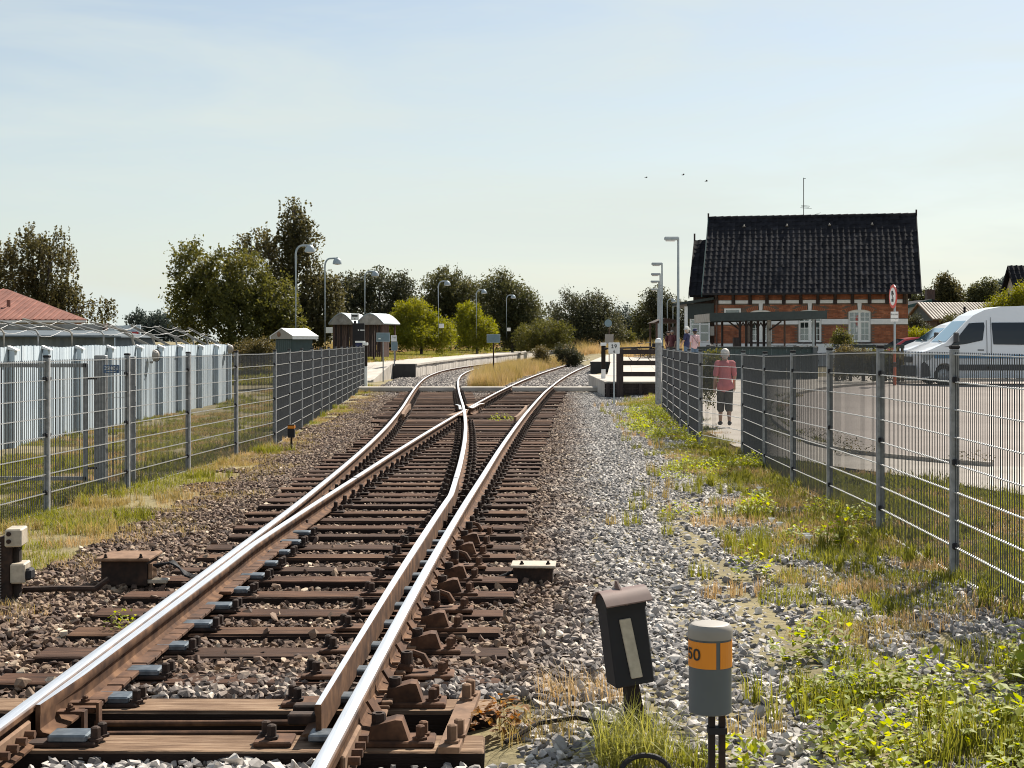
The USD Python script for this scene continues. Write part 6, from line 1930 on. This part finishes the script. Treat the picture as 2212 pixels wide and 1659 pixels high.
# ------------------------------------------------------------------ bicycles
def bicycle(label, x, y, z, rz, frame='black_plastic', basket=True, group=None):
    t = thing('bicycle', label, 'bicycle', (x, y, z), rz)
    r = .335
    wa, wb = np.array([-.52, 0, r]), np.array([.52, 0, r])
    for c in (wa, wb):
        a = np.linspace(0, 2 * math.pi, 25)
        w = obj('wheel', pipe([c + [r * math.cos(q), 0, r * math.sin(q)] for q in a], .020, 6), 'tyre', t, local=True)
        obj('spokes', join([rod(c, c + [(r - .02) * math.cos(q), 0, (r - .02) * math.sin(q)], .003, 3) for q in np.linspace(0, 2 * math.pi, 13)[:-1]]), 'galvanised', w, local=True)
        obj('mudguard', pipe([c + [(r + .035) * math.cos(q), 0, (r + .035) * math.sin(q)] for q in np.linspace(.5, 2.9, 10)], .02, 4), frame, t, local=True)
    bb, seat, head = np.array([-.05, 0, .29]), np.array([-.2, 0, .84]), np.array([.36, 0, .82])
    obj('frame', join([rod(bb, seat, .017, 6), rod(bb, head - [0, 0, .1], .02, 6), rod(seat - [-.02, 0, .12], head - [0, 0, .03], .016, 6), rod(wa, bb, .012, 5), rod(wa, seat - [0, 0, .1], .011, 5), rod(head, wb, .014, 6), rod(head, head + [-.04, 0, .18], .014, 6)]), frame, t, local=True)
    obj('handlebar', pipe([head + p for p in ([-.22, -.28, .17], [-.1, -.27, .2], [-.04, -.1, .19], [-.04, .1, .19], [-.1, .27, .2], [-.22, .28, .17])], .013, 6), 'galvanised', t, local=True)
    obj('saddle', hull([seat + p for p in ([-.13, -.09, .10], [-.13, .09, .10], [-.10, -.08, .14], [-.10, .08, .14], [.15, -.02, .10], [.15, .02, .10], [.13, 0, .13])]), 'black_plastic', t, local=True)
    obj('rear_rack', join([bar((-.75, s, .72), (-.25, s, .72), .014) for s in (-.06, .06)] + [bar((-.7, s, .72), (-.55, s, .36), .012) for s in (-.06, .06)]), 'galvanised', t, local=True)
    obj('pedals', join([rod(bb + [0, -.06, 0], bb + [.12, -.07, -.1], .012, 5), boxm(bb + [.12, -.12, -.1], (.09, .08, .02)), rod(bb + [0, .06, 0], bb + [-.12, .07, .1], .012, 5), boxm(bb + [-.12, .12, .1], (.09, .08, .02))]), 'dark_iron', t, local=True)
    if basket:
        obj('basket', cbox((.62, 0, .86), (.3, .34, .24), ch=.04), 'black_plastic', t, local=True)
    return t


b0 = bicycle('black bicycle with front basket parked on the platform behind the timber barrier', (1391 - CX) / FL * 80, 80, .70, 0.15)
G_ = 'bicycles parked in the open shelter'
for k, (px, Y, rz, lb) in enumerate(((1551, 66.5, 2.0, 'bicycle parked alone left of the shelter posts before the brick wall'), (1678, 63.4, 1.2, 'bicycle nearest the pale shelter post'), (1702, 63.8, .5, 'bicycle in the middle of the shelter'),
                                      (1730, 64.2, .3, 'bicycle farthest right in the shelter'), (1735, 59.2, 1.9, 'bicycle leaning by the right end of the dark board wall'))):
    dup(b0, ((px - CX) / FL * Y, Y, float(gz((px - CX) / FL * Y, Y)) + (.22 if k < 4 else .0)), rz, lb, G_ if 0 < k < 4 else None)

# birds
for k, (px, py) in enumerate(((1396, 384), (1476, 378), (1526, 392))):
    c = WD(px, py, 90)
    b = thing('bird', ['leftmost of three tiny dark birds in the sky', 'middle of three tiny dark birds in the sky', 'rightmost of three tiny dark birds, nearest the roof'][k], 'bird', c)
    d = .9 + .3 * k
    obj('body', bones([((c + [-.05, 0, 0], .018), (c + [.07, 0, .01], .012)), ((c + [-.05, 0, 0], .018), (c + [-.10, 0, .005], .012))], .02, 3), 'black_plastic', b)
    for s in (-1, 1):
        obj('wing', hull([c + [-.03, 0, .01], c + [.03, 0, .01], c + [.02, s * .10, .06 * d], c + [-.03, s * .10, .06 * d], c + [.05, s * .22, .02 * d + .02], c + [.0, 0, .004]]), 'black_plastic', b)
# ------------------------------------------------------------------ grass and weeds
def blades(n, size, h0, h1, w, bend=.5, tuft=0):
    """bent three-segment blades on a square tile."""
    x, y = rng.uniform(-size / 2, size / 2, n), rng.uniform(-size / 2, size / 2, n)
    if tuft:
        cx, cy = rng.uniform(-size / 2, size / 2, tuft), rng.uniform(-size / 2, size / 2, tuft)
        i = rng.integers(tuft, size=n)
        x, y = cx[i] + rng.normal(0, size * .06, n), cy[i] + rng.normal(0, size * .06, n)
    h = rng.uniform(h0, h1, n)
    a, b = rng.uniform(0, 2 * math.pi, n), rng.uniform(.1, 1, n) * bend
    d = np.stack([np.cos(a), np.sin(a), 0 * a], 1)
    s = np.stack([-np.sin(a), np.cos(a), 0 * a], 1) * (w * rng.uniform(.6, 1.3, n))[:, None] / 2
    o = np.stack([x, y, 0 * x - .01], 1)
    p1 = o + np.stack([0 * h, 0 * h, h * .55], 1) + d * (h * b * .25)[:, None]
    p2 = o + np.stack([0 * h, 0 * h, h * (1 - .35 * b ** 2)], 1) + d * (h * b * .85)[:, None]
    v = np.stack([o - s, o + s, p1 - s * .8, p1 + s * .8, p2], 1).reshape(-1, 3)
    k = np.arange(n)[:, None, None] * 5
    f = (k + np.array([[0, 1, 3], [0, 3, 2], [2, 3, 4]])[None]).reshape(-1, 3)
    rd = np.repeat(np.clip(rng.normal(.5, .22, n), 0, 1), 5)
    return v, f, rd


def leaves(n, size, h0, h1, l0, l1):
    """broad folded leaves with short stalks, on a round patch."""
    r, a = size / 2 * np.sqrt(rng.random(n)), rng.uniform(0, 6.283, n)
    z = rng.uniform(h0, h1, n) * (1.1 - (2 * r / size) ** 2 * .6)
    c = np.stack([r * np.cos(a), r * np.sin(a), z], 1)
    l = rng.uniform(l0, l1, n)
    R = randrot(n)
    az = rng.uniform(0, 6.283, n); el = rng.normal(.25, .4, n)
    t = np.stack([np.cos(az) * np.cos(el), np.sin(az) * np.cos(el), np.sin(el)], 1)
    s = np.stack([-np.sin(az), np.cos(az), 0 * az], 1)
    u = np.cross(s, t)
    u *= np.sign(u[:, 2:]) + (u[:, 2:] == 0)
    L = l[:, None]
    v = np.stack([c - t * L * .5, c + s * L * .33 + u * L * .08, c + t * L * .5, c - s * L * .33 + u * L * .08, c], 1)
    v = v.reshape(-1, 3)
    k = np.arange(n)[:, None, None] * 5
    f = (k + np.array([[0, 1, 4], [1, 2, 4], [2, 3, 4], [3, 0, 4]])[None]).reshape(-1, 3)
    rd = np.repeat(np.clip(rng.normal(.55, .25, n), 0, 1), 5)
    return v, f, rd


def scatter(name, label, protos, mats, pts, sc=(.85, 1.2), mixp=None):
    pts = np.asarray(pts)
    n = len(pts)
    idx = rng.choice(len(protos), n, p=mixp)
    return instancer(name, protos, mats, pts, idx, rng.uniform(0, 6.283, n), rng.uniform(*sc, n), label)


lawn = [blades(520, .6, .03, .10, .006, .8) for _ in range(3)] + [blades(420, .6, .03, .12, .006, .9), blades(380, .6, .06, .20, .007, .7, 9)]
lawn_m = ['grass_green', 'grass_dry', 'grass_green', 'straw', 'grass_green']
verge = [blades(420, .6, .04, .13, .006, .9), blades(380, .6, .05, .18, .006, .9, 10), blades(420, .6, .03, .12, .006, 1.), blades(300, .6, .03, .14, .005, 1.1), blades(240, .5, .10, .26, .007, .8, 4)]
verge_m = ['grass_green', 'grass_green', 'grass_dry', 'straw', 'grass_green']
pts_l, pts_v, pts_d = [], [], []
for Y in np.arange(7.6, 60, .5):
    st = .5 if Y < 26 else .75
    for X in np.arange(-9.8, -3.0, st):
        x, y = X + rng.uniform(-.25, .25), Y + rng.uniform(-.25, .25)
        if Y > 26 and rng.random() < .3:
            continue
        e = left_edge(y) + 1.1 * edge_noise(x, y)
        if x > e + .1:
            continue
        if x < -.345 * y - .6:
            continue
        fence = -4.96 + .0805 * (y - 15.8) if y < 25.9 else -4.15 - .048 * (y - 25.9)
        z = float(gz(x, y))
        dist_bare = edge_noise(x, y, .35, 11)
        if x < fence:
            if dist_bare > .13:
                continue
            pts_l.append((x, y, z))
        elif x > e - .45 or rng.random() < .25:
            pts_d.append((x, y, z))
        else:
            pts_v.append((x, y, z))
scatter('lawn_grass', 'short sunlit grass between the white fence and the mesh fence', lawn, lawn_m, pts_l, mixp=[.28, .24, .2, .14, .14])
scatter('verge_grass', 'yellow green grass along the left side of the ballast', lawn + verge[:2], lawn_m + ['grass_green', 'grass_dry'], pts_v, mixp=[.22, .2, .14, .1, .08, .14, .12])
scatter('dry_grass', 'short straw coloured grass at the edge of the left ballast', [blades(260, .6, .03, .12, .005, 1.1) for _ in range(3)], ['grass_dry', 'straw', 'grass_dry'], pts_d, sc=(.7, 1.1))
pts_a, pts_b, pts_w, pts_s = [], [], [], []
for Y in np.arange(5.3, 48, .42):
    for X in np.arange(.6, 8.5, .42):
        x, y = X + rng.uniform(-.2, .2), Y + rng.uniform(-.2, .2)
        if x > .35 * y + .7 or path.contains(sbox(x - .12, y - .12, x + .12, y + .12)) or lot.contains(sbox(x - .05, y - .05, x + .05, y + .05)):
            continue
        if path.distance(Point(x, y)) < .12 and y < 26 or (x > 3.0 and y > 46):
            continue
        re = right_edge(y)
        e = re + 1.3 * edge_noise(x, y)
        fx_ = 2.86 + .0338 * y if y < 24 else 3.3 + .05 * (y - 25.7)
        d = x - e
        z = float(gz(x, y))
        if x > fx_ + .05:
            (pts_a if rng.random() < .8 else pts_b).append((x, y, z))
        elif d > .35:
            if edge_noise(x, y, .9, 31) < .16:
                (pts_b if rng.random() < .7 else pts_a).append((x, y, z))
        elif d > -.55 and rng.random() < .30:
            pts_s.append((x, y, z))
        if d > -.1 and x < fx_ and edge_noise(x, y, .8, 21) > .06 and y > 8:
            pts_w.append((x, y, z))
        if y < 9.2 and x > 1.38 and edge_noise(x, y, 1.5, 22) > -.04 + .2 * ss(7.6, 9.2, y):
            pts_w += [(x, y, z), (x + .2, y + .17, z - .03)]
scatter('verge_grass', 'fresh mown grass strip behind the right mesh fence', lawn, lawn_m, pts_a, mixp=[.4, .1, .3, .05, .15])
scatter('verge_grass', 'taller rough grass in front of the right mesh fence', verge, verge_m, pts_b, sc=(.75, 1.1), mixp=[.27, .24, .22, .17, .10])
scatter('sparse_tufts', 'sparse thin grass tufts growing through the pale gravel', [blades(70, .3, .05, .2, .005, .6, 3) for _ in range(4)], ['grass_green', 'grass_dry', 'straw', 'grass_green'], pts_s)
wd = [leaves(150, .45, .03, .20, .03, .06), leaves(150, .4, .02, .15, .025, .05), leaves(100, .35, .05, .28, .035, .07), blades(90, .4, .1, .28, .006, .7, 4)]
scatter('weeds', 'yellow green broad leaved weeds on the gravel by the right fence', wd, ['weed', 'weed', 'weed', 'grass_green'], pts_w, mixp=[.32, .33, .2, .15])
# a few plants that stand on their own
def plant(name, label, cat, m, mat, at, sc=1.0):
    v, f, rd = m
    t = thing(name, label, cat, at)
    obj('foliage', (v * sc, f), mat, t, rnd=rd, local=True)
    return t


plant('grass_tuft', 'lush bright green grass tuft at the foot of the switch lantern', 'grass tuft', blades(620, .30, .14, .36, .005, 1.3), 'tuft', (.52, 6.40, -.05), 1.0)
plant('grass_tuft', 'dry straw coloured tuft beside the switch lantern towards the sleepers', 'grass tuft', blades(300, .5, .08, .22, .004, 1.1), 'straw', (.38, 7.6, -.05))
plant('grass_tuft', 'dry tuft at the right end of the nearest sleepers', 'grass tuft', blades(260, .4, .06, .2, .004, 1.1), 'grass_dry', (.12, 6.9, -.06))
plant('weed_plant', 'rusty red leaved weed at the strap plate of the nearest sleepers', 'weed', leaves(130, .3, .03, .17, .03, .06), 'weed_rust', (-.05, 6.95, -.05))
plant('weed_plant', 'small yellow green weed beside the left stock rail', 'weed', leaves(90, .22, .02, .15, .02, .035), 'weed', (-2.45, 9.3, -.04))
plant('weed_plant', 'low green weed right of the amber banded marker', 'weed', leaves(110, .3, .02, .2, .03, .06), 'weed', (.95, 6.2, -.04))
plant('weed_plant', 'yellowish weed beside the check rail of the right line', 'weed', leaves(160, .5, .02, .16, .02, .05), 'weed', (-.25, 33.5, -.05), 1.3)
plant('grass_tuft', 'pale green tuft behind the amber banded marker', 'grass tuft', blades(200, .2, .08, .22, .005, .9), 'grass_green', (.75, 6.35, -.05))
for k, (px, py) in enumerate(((1667, 1119), (1684, 1128), (1710, 1142), (1742, 1152), (1748, 1156), (1640, 1052))):
    c = W(px, py, .16)
    a = np.linspace(0, 2 * math.pi, 11)[:-1]
    rim = np.stack([c[0] + .034 * np.cos(a), c[1] + .034 * np.sin(a), c[2] + .006 * np.sin(5 * a)], 1)
    thr = np.array([[c[0], c[1], c[2] - .045]])
    v = np.vstack([rim, thr]); f = np.array([[i, (i + 1) % 10, 10] for i in range(10)])
    t = thing('bindweed_flower', ['white bindweed flower leftmost of the cluster by the fence', 'white bindweed flower second in the cluster by the fence', 'white bindweed flower in the middle of the cluster', 'upper white flower of the right hand pair',
                                  'lower white flower of the right hand pair', 'single white flower farther up the verge'][k], 'flower', c)
    obj('petals', (v, f), 'petal', t)
    obj('stalk', rod(c - [0, 0, .045], c - [0, 0, .18], .002, 4), 'weed', t)
pts_p = []
for k in range(170):
    y = rng.uniform(20, 46)
    pts_p.append((right_edge(y) + .3 + rng.uniform(-.1, .7), y, float(gz(2, y)) + .1))
fl_ = [(np.vstack([[[.02 * math.cos(a), .02 * math.sin(a), .01] for a in np.linspace(0, 6.283, 7)[:-1]], [[0, 0, -.01]]]), np.array([[i, (i + 1) % 6, 6] for i in range(6)]), np.full(7, .5))]
instancer('small_flowers', fl_, 'petal', pts_p, np.zeros(len(pts_p), int), rng.uniform(0, 6, len(pts_p)), rng.uniform(.7, 1.3, len(pts_p)), 'tiny white flowers scattered in the right verge')

# far grass, tall dry grass between the lines and behind the platforms
tall = [blades(300, 1.0, .25, .75, .012, .6), blades(260, 1.0, .3, .95, .010, .7), blades(260, 1.0, .2, .6, .012, .8)]
tall_m = ['straw', 'grass_dry', 'straw']
pts = []
for k in range(1500):
    y = 54.5 + 75 * rng.random() ** 1.6
    l, r = float(cL(y)) + 1.75, float(cR(y)) - 1.75
    if r - l < .1:
        continue
    x = rng.uniform(l, r)
    if y < 58 and rng.random() < .5:
        continue
    pts.append((x, y, -.05))
scatter('tall_grass', 'tall dry orange brown grass growing between the two lines', tall, ['straw', 'grass_dry', 'grass_dry'], pts, sc=(.5, 1.05))
pts = []
for k in range(2600):
    y = 63 + 110 * rng.random() ** 1.3
    x = float(pbx(np.clip(y, 72, 183))) - rng.uniform(.2, 9)
    pts.append((x, y, float(gz(x, y))))
scatter('meadow_grass', 'sunlit grass behind the left platform', [blades(420, 1.4, .06, .22, .02, .8) for _ in range(3)], ['grass_green', 'grass_dry', 'grass_green'], pts, sc=(.9, 1.5))
pts = []
for k in range(1300):
    y = rng.uniform(95, 250)
    x = rng.uniform(-22 + .0 * y, 30)
    if float(pbx(np.clip(y, 72, 183))) - 7.0 < x < float(RE(np.clip(y, 79.3, 193))) + 1.5 and y < 180:
        if not (y > 150 and float(cR(np.clip(y, 3, 165))) - 4 < x):
            continue
    pts.append((x, y, float(gz(x, y))))
scatter('meadow_grass', 'tall dry grass in front of the distant trees', tall, tall_m, pts, sc=(1.0, 2.0))


# ------------------------------------------------------------------ trees and shrubs
def crown_mesh(lobes, n, leaf, droop=0., clump=.35, hollow=.45):
    """leaf-sized faces in clumps spread through ellipsoid lobes (cx, cy, cz, rx, ry, rz)."""
    n = int(n * 1.9)
    leaf *= .66
    lobes = np.asarray(lobes, float)
    vol = lobes[:, 3] * lobes[:, 5]
    nc = max(40, n // (46 if droop else 60))
    li = rng.choice(len(lobes), nc, p=vol / vol.sum())
    d = rng.normal(0, 1, (nc, 3)); d /= np.linalg.norm(d, axis=1, keepdims=True)
    rad = hollow + (1 - hollow) * rng.random(nc) ** .55
    rad *= .92 + .34 * (meshkit.fbm(d * 2.2 + li[:, None] * 3.1, 3, 4) - .5) * 2
    C = lobes[li, :3] + d * lobes[li, 3:] * rad[:, None]
    keep = C[:, 2] > .1
    C = C[keep]; nc = len(C)
    ci = rng.integers(nc, size=n)
    ctone = rng.normal(.5, .17, nc)
    if droop:
        # hanging strands: leaves strung out below their clump
        nst = 5
        so = rng.normal(0, clump * .55, (nc, nst, 2))
        sl_ = droop * rng.uniform(.35, 1.25, (nc, nst))
        si = rng.integers(nst, size=n)
        t = rng.random(n)
        off_ = np.stack([so[ci, si, 0] + rng.normal(0, .035, n), so[ci, si, 1] + rng.normal(0, .035, n), .12 - t * sl_[ci, si]], 1)
    else:
        # small sprays that point outwards from their clump
        nst = 7
        sd = rng.normal(0, 1, (nc, nst, 3)) + d[keep][:, None] * .7 + [0, 0, .25]
        sd /= np.linalg.norm(sd, axis=2, keepdims=True)
        si = rng.integers(nst, size=n)
        t = rng.random(n) ** .7
        off_ = sd[ci, si] * (t * clump * 1.5)[:, None] + rng.normal(0, 1, (n, 3)) * (clump * .18)
    P = C[ci] + off_
    P[:, 2] = np.maximum(P[:, 2], .08)
    R = randrot(n)
    l = leaf * rng.uniform(.6, 1.4, n)
    q = np.array([[-.5, 0, 0], [0, -.3, .06], [.5, 0, 0], [0, .3, .06]])
    if droop:
        q = q[:, [1, 2, 0]]
    v = P[:, None] + np.einsum('nij,kj->nki', R, q) * l[:, None, None]
    k = np.arange(n)[:, None, None] * 4
    f = (k + np.array([[0, 1, 2], [0, 2, 3]])[None]).reshape(-1, 3)
    rd = np.repeat(np.clip(ctone[ci] + rng.normal(0, .14, n), 0, 1), 4)
    return v.reshape(-1, 3), f, rd


def tree(name, label, cat, x, y, lobes, n, leaf, mat, trunk_h, trunk_r=.2, droop=0., clump=.4, hollow=.4, group=None, trunk=True, z=None):
    z = float(gz(x, y)) if z is None else z
    t = thing(name, label, cat, (x, y, z), group=group)
    lobes = np.asarray(lobes, float)
    v, f, rd = crown_mesh(lobes, n, leaf, droop, clump, hollow)
    obj('crown', (v, f), mat, t, rnd=rd, local=True)
    if trunk:
        parts = [pipe([(0, 0, -.2), (.05 * trunk_h * .2, 0, trunk_h * .4), (0, .03, trunk_h)], [trunk_r, trunk_r * .75, trunk_r * .35], 7)]
        for lb in lobes:
            a = np.array([0, 0, min(trunk_h * .55, max(.4, lb[2] * .5))])
            b = lb[:3] + [0, 0, lb[5] * .35]
            m_ = (a + b) / 2 + [0, 0, .12 * np.linalg.norm(b - a)]
            parts.append(pipe([a, m_, b], [trunk_r * .42, trunk_r * .25, trunk_r * .08], 5))
            for j in range(5):
                d = rng.normal(0, 1, 3); d /= np.linalg.norm(d)
                e = lb[:3] + d * lb[3:] * .85
                if e[2] > .3:
                    parts.append(pipe([m_, (m_ + e) / 2 + [0, 0, .2], e], [trunk_r * .2, trunk_r * .12, trunk_r * .04], 4))
        obj('trunk', join(parts), 'bark', t, local=True)
    return t


def lob(Y, z0, *ls):
    """lobes from the picture: (x0, x1, y0, y1) boxes at depth Y, as (base point, lobes about it)."""
    out = []
    cx = np.mean([(l[0] + l[1]) / 2 for l in ls])
    X0 = (cx - CX) / FL * Y
    for x0, x1, y0, y1 in ls:
        a, b = WD(x0, y0, Y), WD(x1, y1, Y)
        rx, rz = (b[0] - a[0]) / 2, (a[2] - b[2]) / 2
        out.append(((a[0] + b[0]) / 2 - X0, rng.uniform(-.3, .3) * rx, (a[2] + b[2]) / 2 - z0, rx, rx * .9, rz))
    return X0, out


def ptree(name, label, cat, Y, ls, n, leaf, mat, **k):
    X0, lb = lob(Y, float(gz(0, Y)) if 'z' not in k else k['z'], *ls)
    h = max(l[2] + l[5] * .6 for l in lb)
    k.setdefault('z', float(gz(0, Y)))
    return tree(name, label, cat, X0, Y, lb, n, leaf, mat, h, k.pop('trunk_r', max(.12, h * .022)), **k)


ptree('birch_tree', 'large weeping birch behind the red tiled house at the left', 'tree', 92, [(-110, 40, 486, 700), (0, 120, 474, 660), (60, 175, 486, 690), (100, 185, 590, 700), (170, 248, 632, 700), (-60, 160, 580, 720)], 16000, .26, 'leaf_birch', droop=1.1, clump=.5, z=0.)
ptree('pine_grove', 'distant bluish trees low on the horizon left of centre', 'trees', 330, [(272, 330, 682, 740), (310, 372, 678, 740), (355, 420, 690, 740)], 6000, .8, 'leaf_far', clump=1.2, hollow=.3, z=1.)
ptree('bushy_tree', 'broad bushy tree with sunlit right side behind the left lawn', 'tree', 72, [(375, 455, 525, 640), (430, 520, 540, 690), (480, 580, 540, 700), (370, 470, 600, 750), (440, 600, 600, 760), (355, 420, 635, 690), (540, 640, 590, 750), (590, 660, 660, 755)], 17000, .22, 'leaf_olive', clump=.42, hollow=.35, z=0.)
ptree('birch_tree', 'tall dark weeping birch rising highest behind the green hut', 'tree', 82, [(600, 665, 424, 560), (610, 692, 462, 620), (515, 600, 490, 560), (560, 640, 530, 690), (620, 735, 560, 720), (600, 720, 640, 758), (660, 740, 580, 740), (560, 640, 640, 755)], 17000, .24, 'leaf_birch', droop=1.0, clump=.5, z=0.)
ptree('thin_tree', 'tree with thin airy top behind the wooden shelters', 'tree', 112, [(735, 800, 592, 660), (790, 850, 590, 650), (840, 896, 598, 660), (730, 830, 630, 750), (810, 910, 640, 755)], 13000, .28, 'leaf_dark', clump=.6, hollow=.3, z=.66)
ptree('willow_bush', 'large light green rounded bush beside the shelters', 'bush', 108, [(860, 925, 645, 720), (842, 900, 665, 750), (895, 950, 660, 745), (850, 975, 700, 758), (925, 980, 690, 756)], 15000, .19, 'leaf_lime', clump=.4, hollow=.45, z=.66)
ptree('broad_tree', 'olive green broad tree behind the lime coloured bushes', 'tree', 150, [(915, 985, 595, 680), (960, 1050, 600, 690), (900, 960, 640, 740), (950, 1060, 640, 750), (940, 1000, 590, 640)], 13000, .34, 'leaf_mid', clump=.8, hollow=.35, z=.8)
ptree('willow_bush', 'smaller light green tree behind the middle lamp post', 'bush', 128, [(990, 1040, 656, 710), (985, 1065, 680, 752), (1030, 1072, 690, 750)], 9000, .22, 'leaf_lime', clump=.45, hollow=.45, z=.7)
ptree('broad_tree', 'tall dense tree at the picture centre behind the platform', 'tree', 146, [(1040, 1110, 596, 680), (1075, 1140, 604, 690), (1110, 1165, 640, 720), (1040, 1120, 660, 752), (1090, 1180, 680, 752)], 13000, .32, 'leaf_mid', clump=.75, hollow=.35, z=.8)
ptree('round_shrub', 'rounded olive shrub in front of the dark oak', 'bush', 138, [(1115, 1180, 700, 752), (1150, 1215, 690, 752), (1190, 1240, 700, 754), (1110, 1170, 722, 758), (1160, 1230, 720, 760)], 9000, .2, 'leaf_olive', clump=.4, hollow=.4, z=.75)
ptree('oak_tree', 'large dark round oak beyond the end of the left platform', 'tree', 178, [(1195, 1270, 640, 720), (1245, 1325, 632, 720), (1215, 1340, 665, 750), (1190, 1260, 690, 750), (1290, 1345, 680, 750)], 13000, .36, 'leaf_dark', clump=.9, hollow=.35, z=.85)
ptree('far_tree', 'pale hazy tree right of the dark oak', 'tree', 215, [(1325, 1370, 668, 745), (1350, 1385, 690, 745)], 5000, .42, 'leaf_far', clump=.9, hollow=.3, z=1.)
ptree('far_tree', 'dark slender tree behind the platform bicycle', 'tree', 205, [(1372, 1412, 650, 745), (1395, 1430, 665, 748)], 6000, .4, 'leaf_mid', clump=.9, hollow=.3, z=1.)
ptree('round_tree', 'round topped tree behind the box headed lamps', 'tree', 190, [(1390, 1450, 628, 690), (1410, 1475, 640, 720), (1430, 1500, 660, 745)], 8000, .38, 'leaf_dark', clump=.8, hollow=.3, z=1.)
for k, (a, b, t_) in enumerate(((1170, 1215, 715), (1090, 1130, 720), (880, 920, 725), (1335, 1365, 715), (1385, 1425, 712))):
    ptree('hedge_shrub', ['low shrub left of the dark oak', 'low shrub below the tall central tree', 'low dark shrub behind the lime bush', 'low shrub at the foot of the pale hazy tree', 'low shrub at the foot of the slender tree'][k], 'bush', 165 + 6 * k, [(a, b, t_, 752)], 2200, .3, ['leaf_mid', 'leaf_dark', 'leaf_dark', 'leaf_olive', 'leaf_mid'][k], clump=.5, z=.9, trunk=False)
ptree('tree_belt', 'dark continuous belt of trees filling the gap behind the left platform', 'trees', 240, [(700, 800, 660, 752), (780, 900, 650, 752), (880, 1000, 640, 752), (990, 1120, 640, 752), (1100, 1230, 660, 752), (1220, 1340, 680, 752)], 12000, .6, 'leaf_dark', clump=1.2, hollow=.1, z=1.)
ptree('weed_bush', 'dark leafy bush in the grass between the two lines', 'bush', 100, [(1205, 1250, 752, 790), (1225, 1262, 762, 792), (1200, 1225, 748, 775)], 5000, .12, 'leaf_dark', clump=.25, hollow=.3, z=-.05)
ptree('weed_bush', 'rusty tall weed left of the leafy bush between the lines', 'bush', 96, [(1155, 1185, 752, 792)], 2200, .12, 'bracken', clump=.25, hollow=.2, z=-.05, trunk=False)
ptree('hedge_shrub', 'low tangled shrubs at the far end of the left mesh fence', 'bush', 66, [(500, 560, 745, 790), (545, 600, 738, 785)], 5000, .12, 'bracken', clump=.3, hollow=.2, z=0., trunk=False)
# right side
ptree('willow_tree', 'weeping willow beyond the corrugated roof', 'tree', 125, [(2022, 2062, 585, 640), (2012, 2050, 620, 660), (2045, 2082, 615, 665), (2025, 2078, 600, 660)], 9000, .26, 'leaf_birch', droop=1.5, clump=.4, z=.5)
ptree('thin_tree', 'bare topped small tree left of the weeping willow', 'tree', 130, [(1965, 1995, 640, 670), (1985, 2015, 632, 668), (1960, 2015, 655, 700)], 3500, .26, 'leaf_mid', clump=.5, hollow=.2, z=.5)
ptree('round_tree', 'small round tree between the willow and the grey gable', 'tree', 120, [(2092, 2130, 620, 665), (2110, 2152, 608, 660), (2095, 2155, 640, 680)], 6000, .26, 'leaf_mid', clump=.5, hollow=.3, z=.5)
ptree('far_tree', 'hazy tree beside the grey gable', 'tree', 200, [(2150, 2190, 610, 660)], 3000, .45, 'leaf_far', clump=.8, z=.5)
ptree('garden_bush', 'bright green bush below the grey gable at the right edge', 'bush', 82, [(2150, 2185, 640, 690), (2175, 2215, 630, 690), (2190, 2230, 620, 680), (2130, 2160, 655, 690)], 7000, .13, 'leaf_lime', clump=.35, hollow=.3, z=.5)
ptree('garden_bush', 'dark green bush between the station wall and the pale house', 'bush', 92, [(1963, 1992, 688, 735), (1985, 2003, 700, 735)], 4000, .13, 'leaf_dark', clump=.3, z=.5, trunk=False)
ptree('garden_bush', 'yellow green low hedge beside the station wall', 'bush', 88, [(1964, 2000, 712, 742), (1990, 2030, 718, 745)], 3500, .12, 'leaf_lime', clump=.3, z=.5, trunk=False)
ptree('garden_bush', 'brownish bush in front of the corrugated roofed house', 'bush', 86, [(2045, 2080, 680, 720), (2070, 2100, 690, 720)], 3000, .14, 'leaf_mid', clump=.3, z=.5, trunk=False)
ptree('tall_weed', 'tall yellowing plant growing before the right station window', 'plant', 56, [(1808, 1832, 712, 745), (1800, 1846, 728, 770)], 2600, .09, 'leaf_olive', clump=.2, hollow=.1, z=.35)
for k, (a, b, t_, m_) in enumerate(((1800, 1850, 755, 'bracken'), (1835, 1885, 762, 'bracken'), (1870, 1920, 760, 'leaf_olive'), (1905, 1955, 765, 'bracken'))):
    ptree('weed_bush', ['leftmost brown green weed bush below the timber rail', 'second weed bush below the timber rail', 'third weed bush below the timber rail', 'weed bush below the timber rail nearest the van'][k], 'bush', 52.6, [(a, b, t_, 812)], 3600, .08, m_, clump=.22, hollow=.15, z=.3, trunk=False)
ptree('garden_bush', 'yellow green climbing bush behind the mesh beside the walking person', 'bush', 34, [(1520, 1548, 765, 850), (1530, 1555, 762, 800), (1514, 1540, 790, 870)], 3500, .06, 'leaf_olive', clump=.14, hollow=.2, z=.0, trunk=False)
for k, (px, py, n_) in enumerate(((1760, 945, 260), (1810, 960, 240), (1850, 980, 200), (2100, 1000, 160), (1700, 905, 160))):
    c = W(px, py, .0)
    plant('weed_plant', ['dusty weed at the kerb bend nearest the path', 'dusty weed second along the lot edge', 'dusty weed third along the lot edge', 'dusty weed at the right end of the lot edge', 'dusty weed where the kerb turns back'][k], 'weed', leaves(n_, .7, .02, .22, .03, .06), 'bracken', (c[0], c[1], float(gz(c[0], c[1])) + .02))
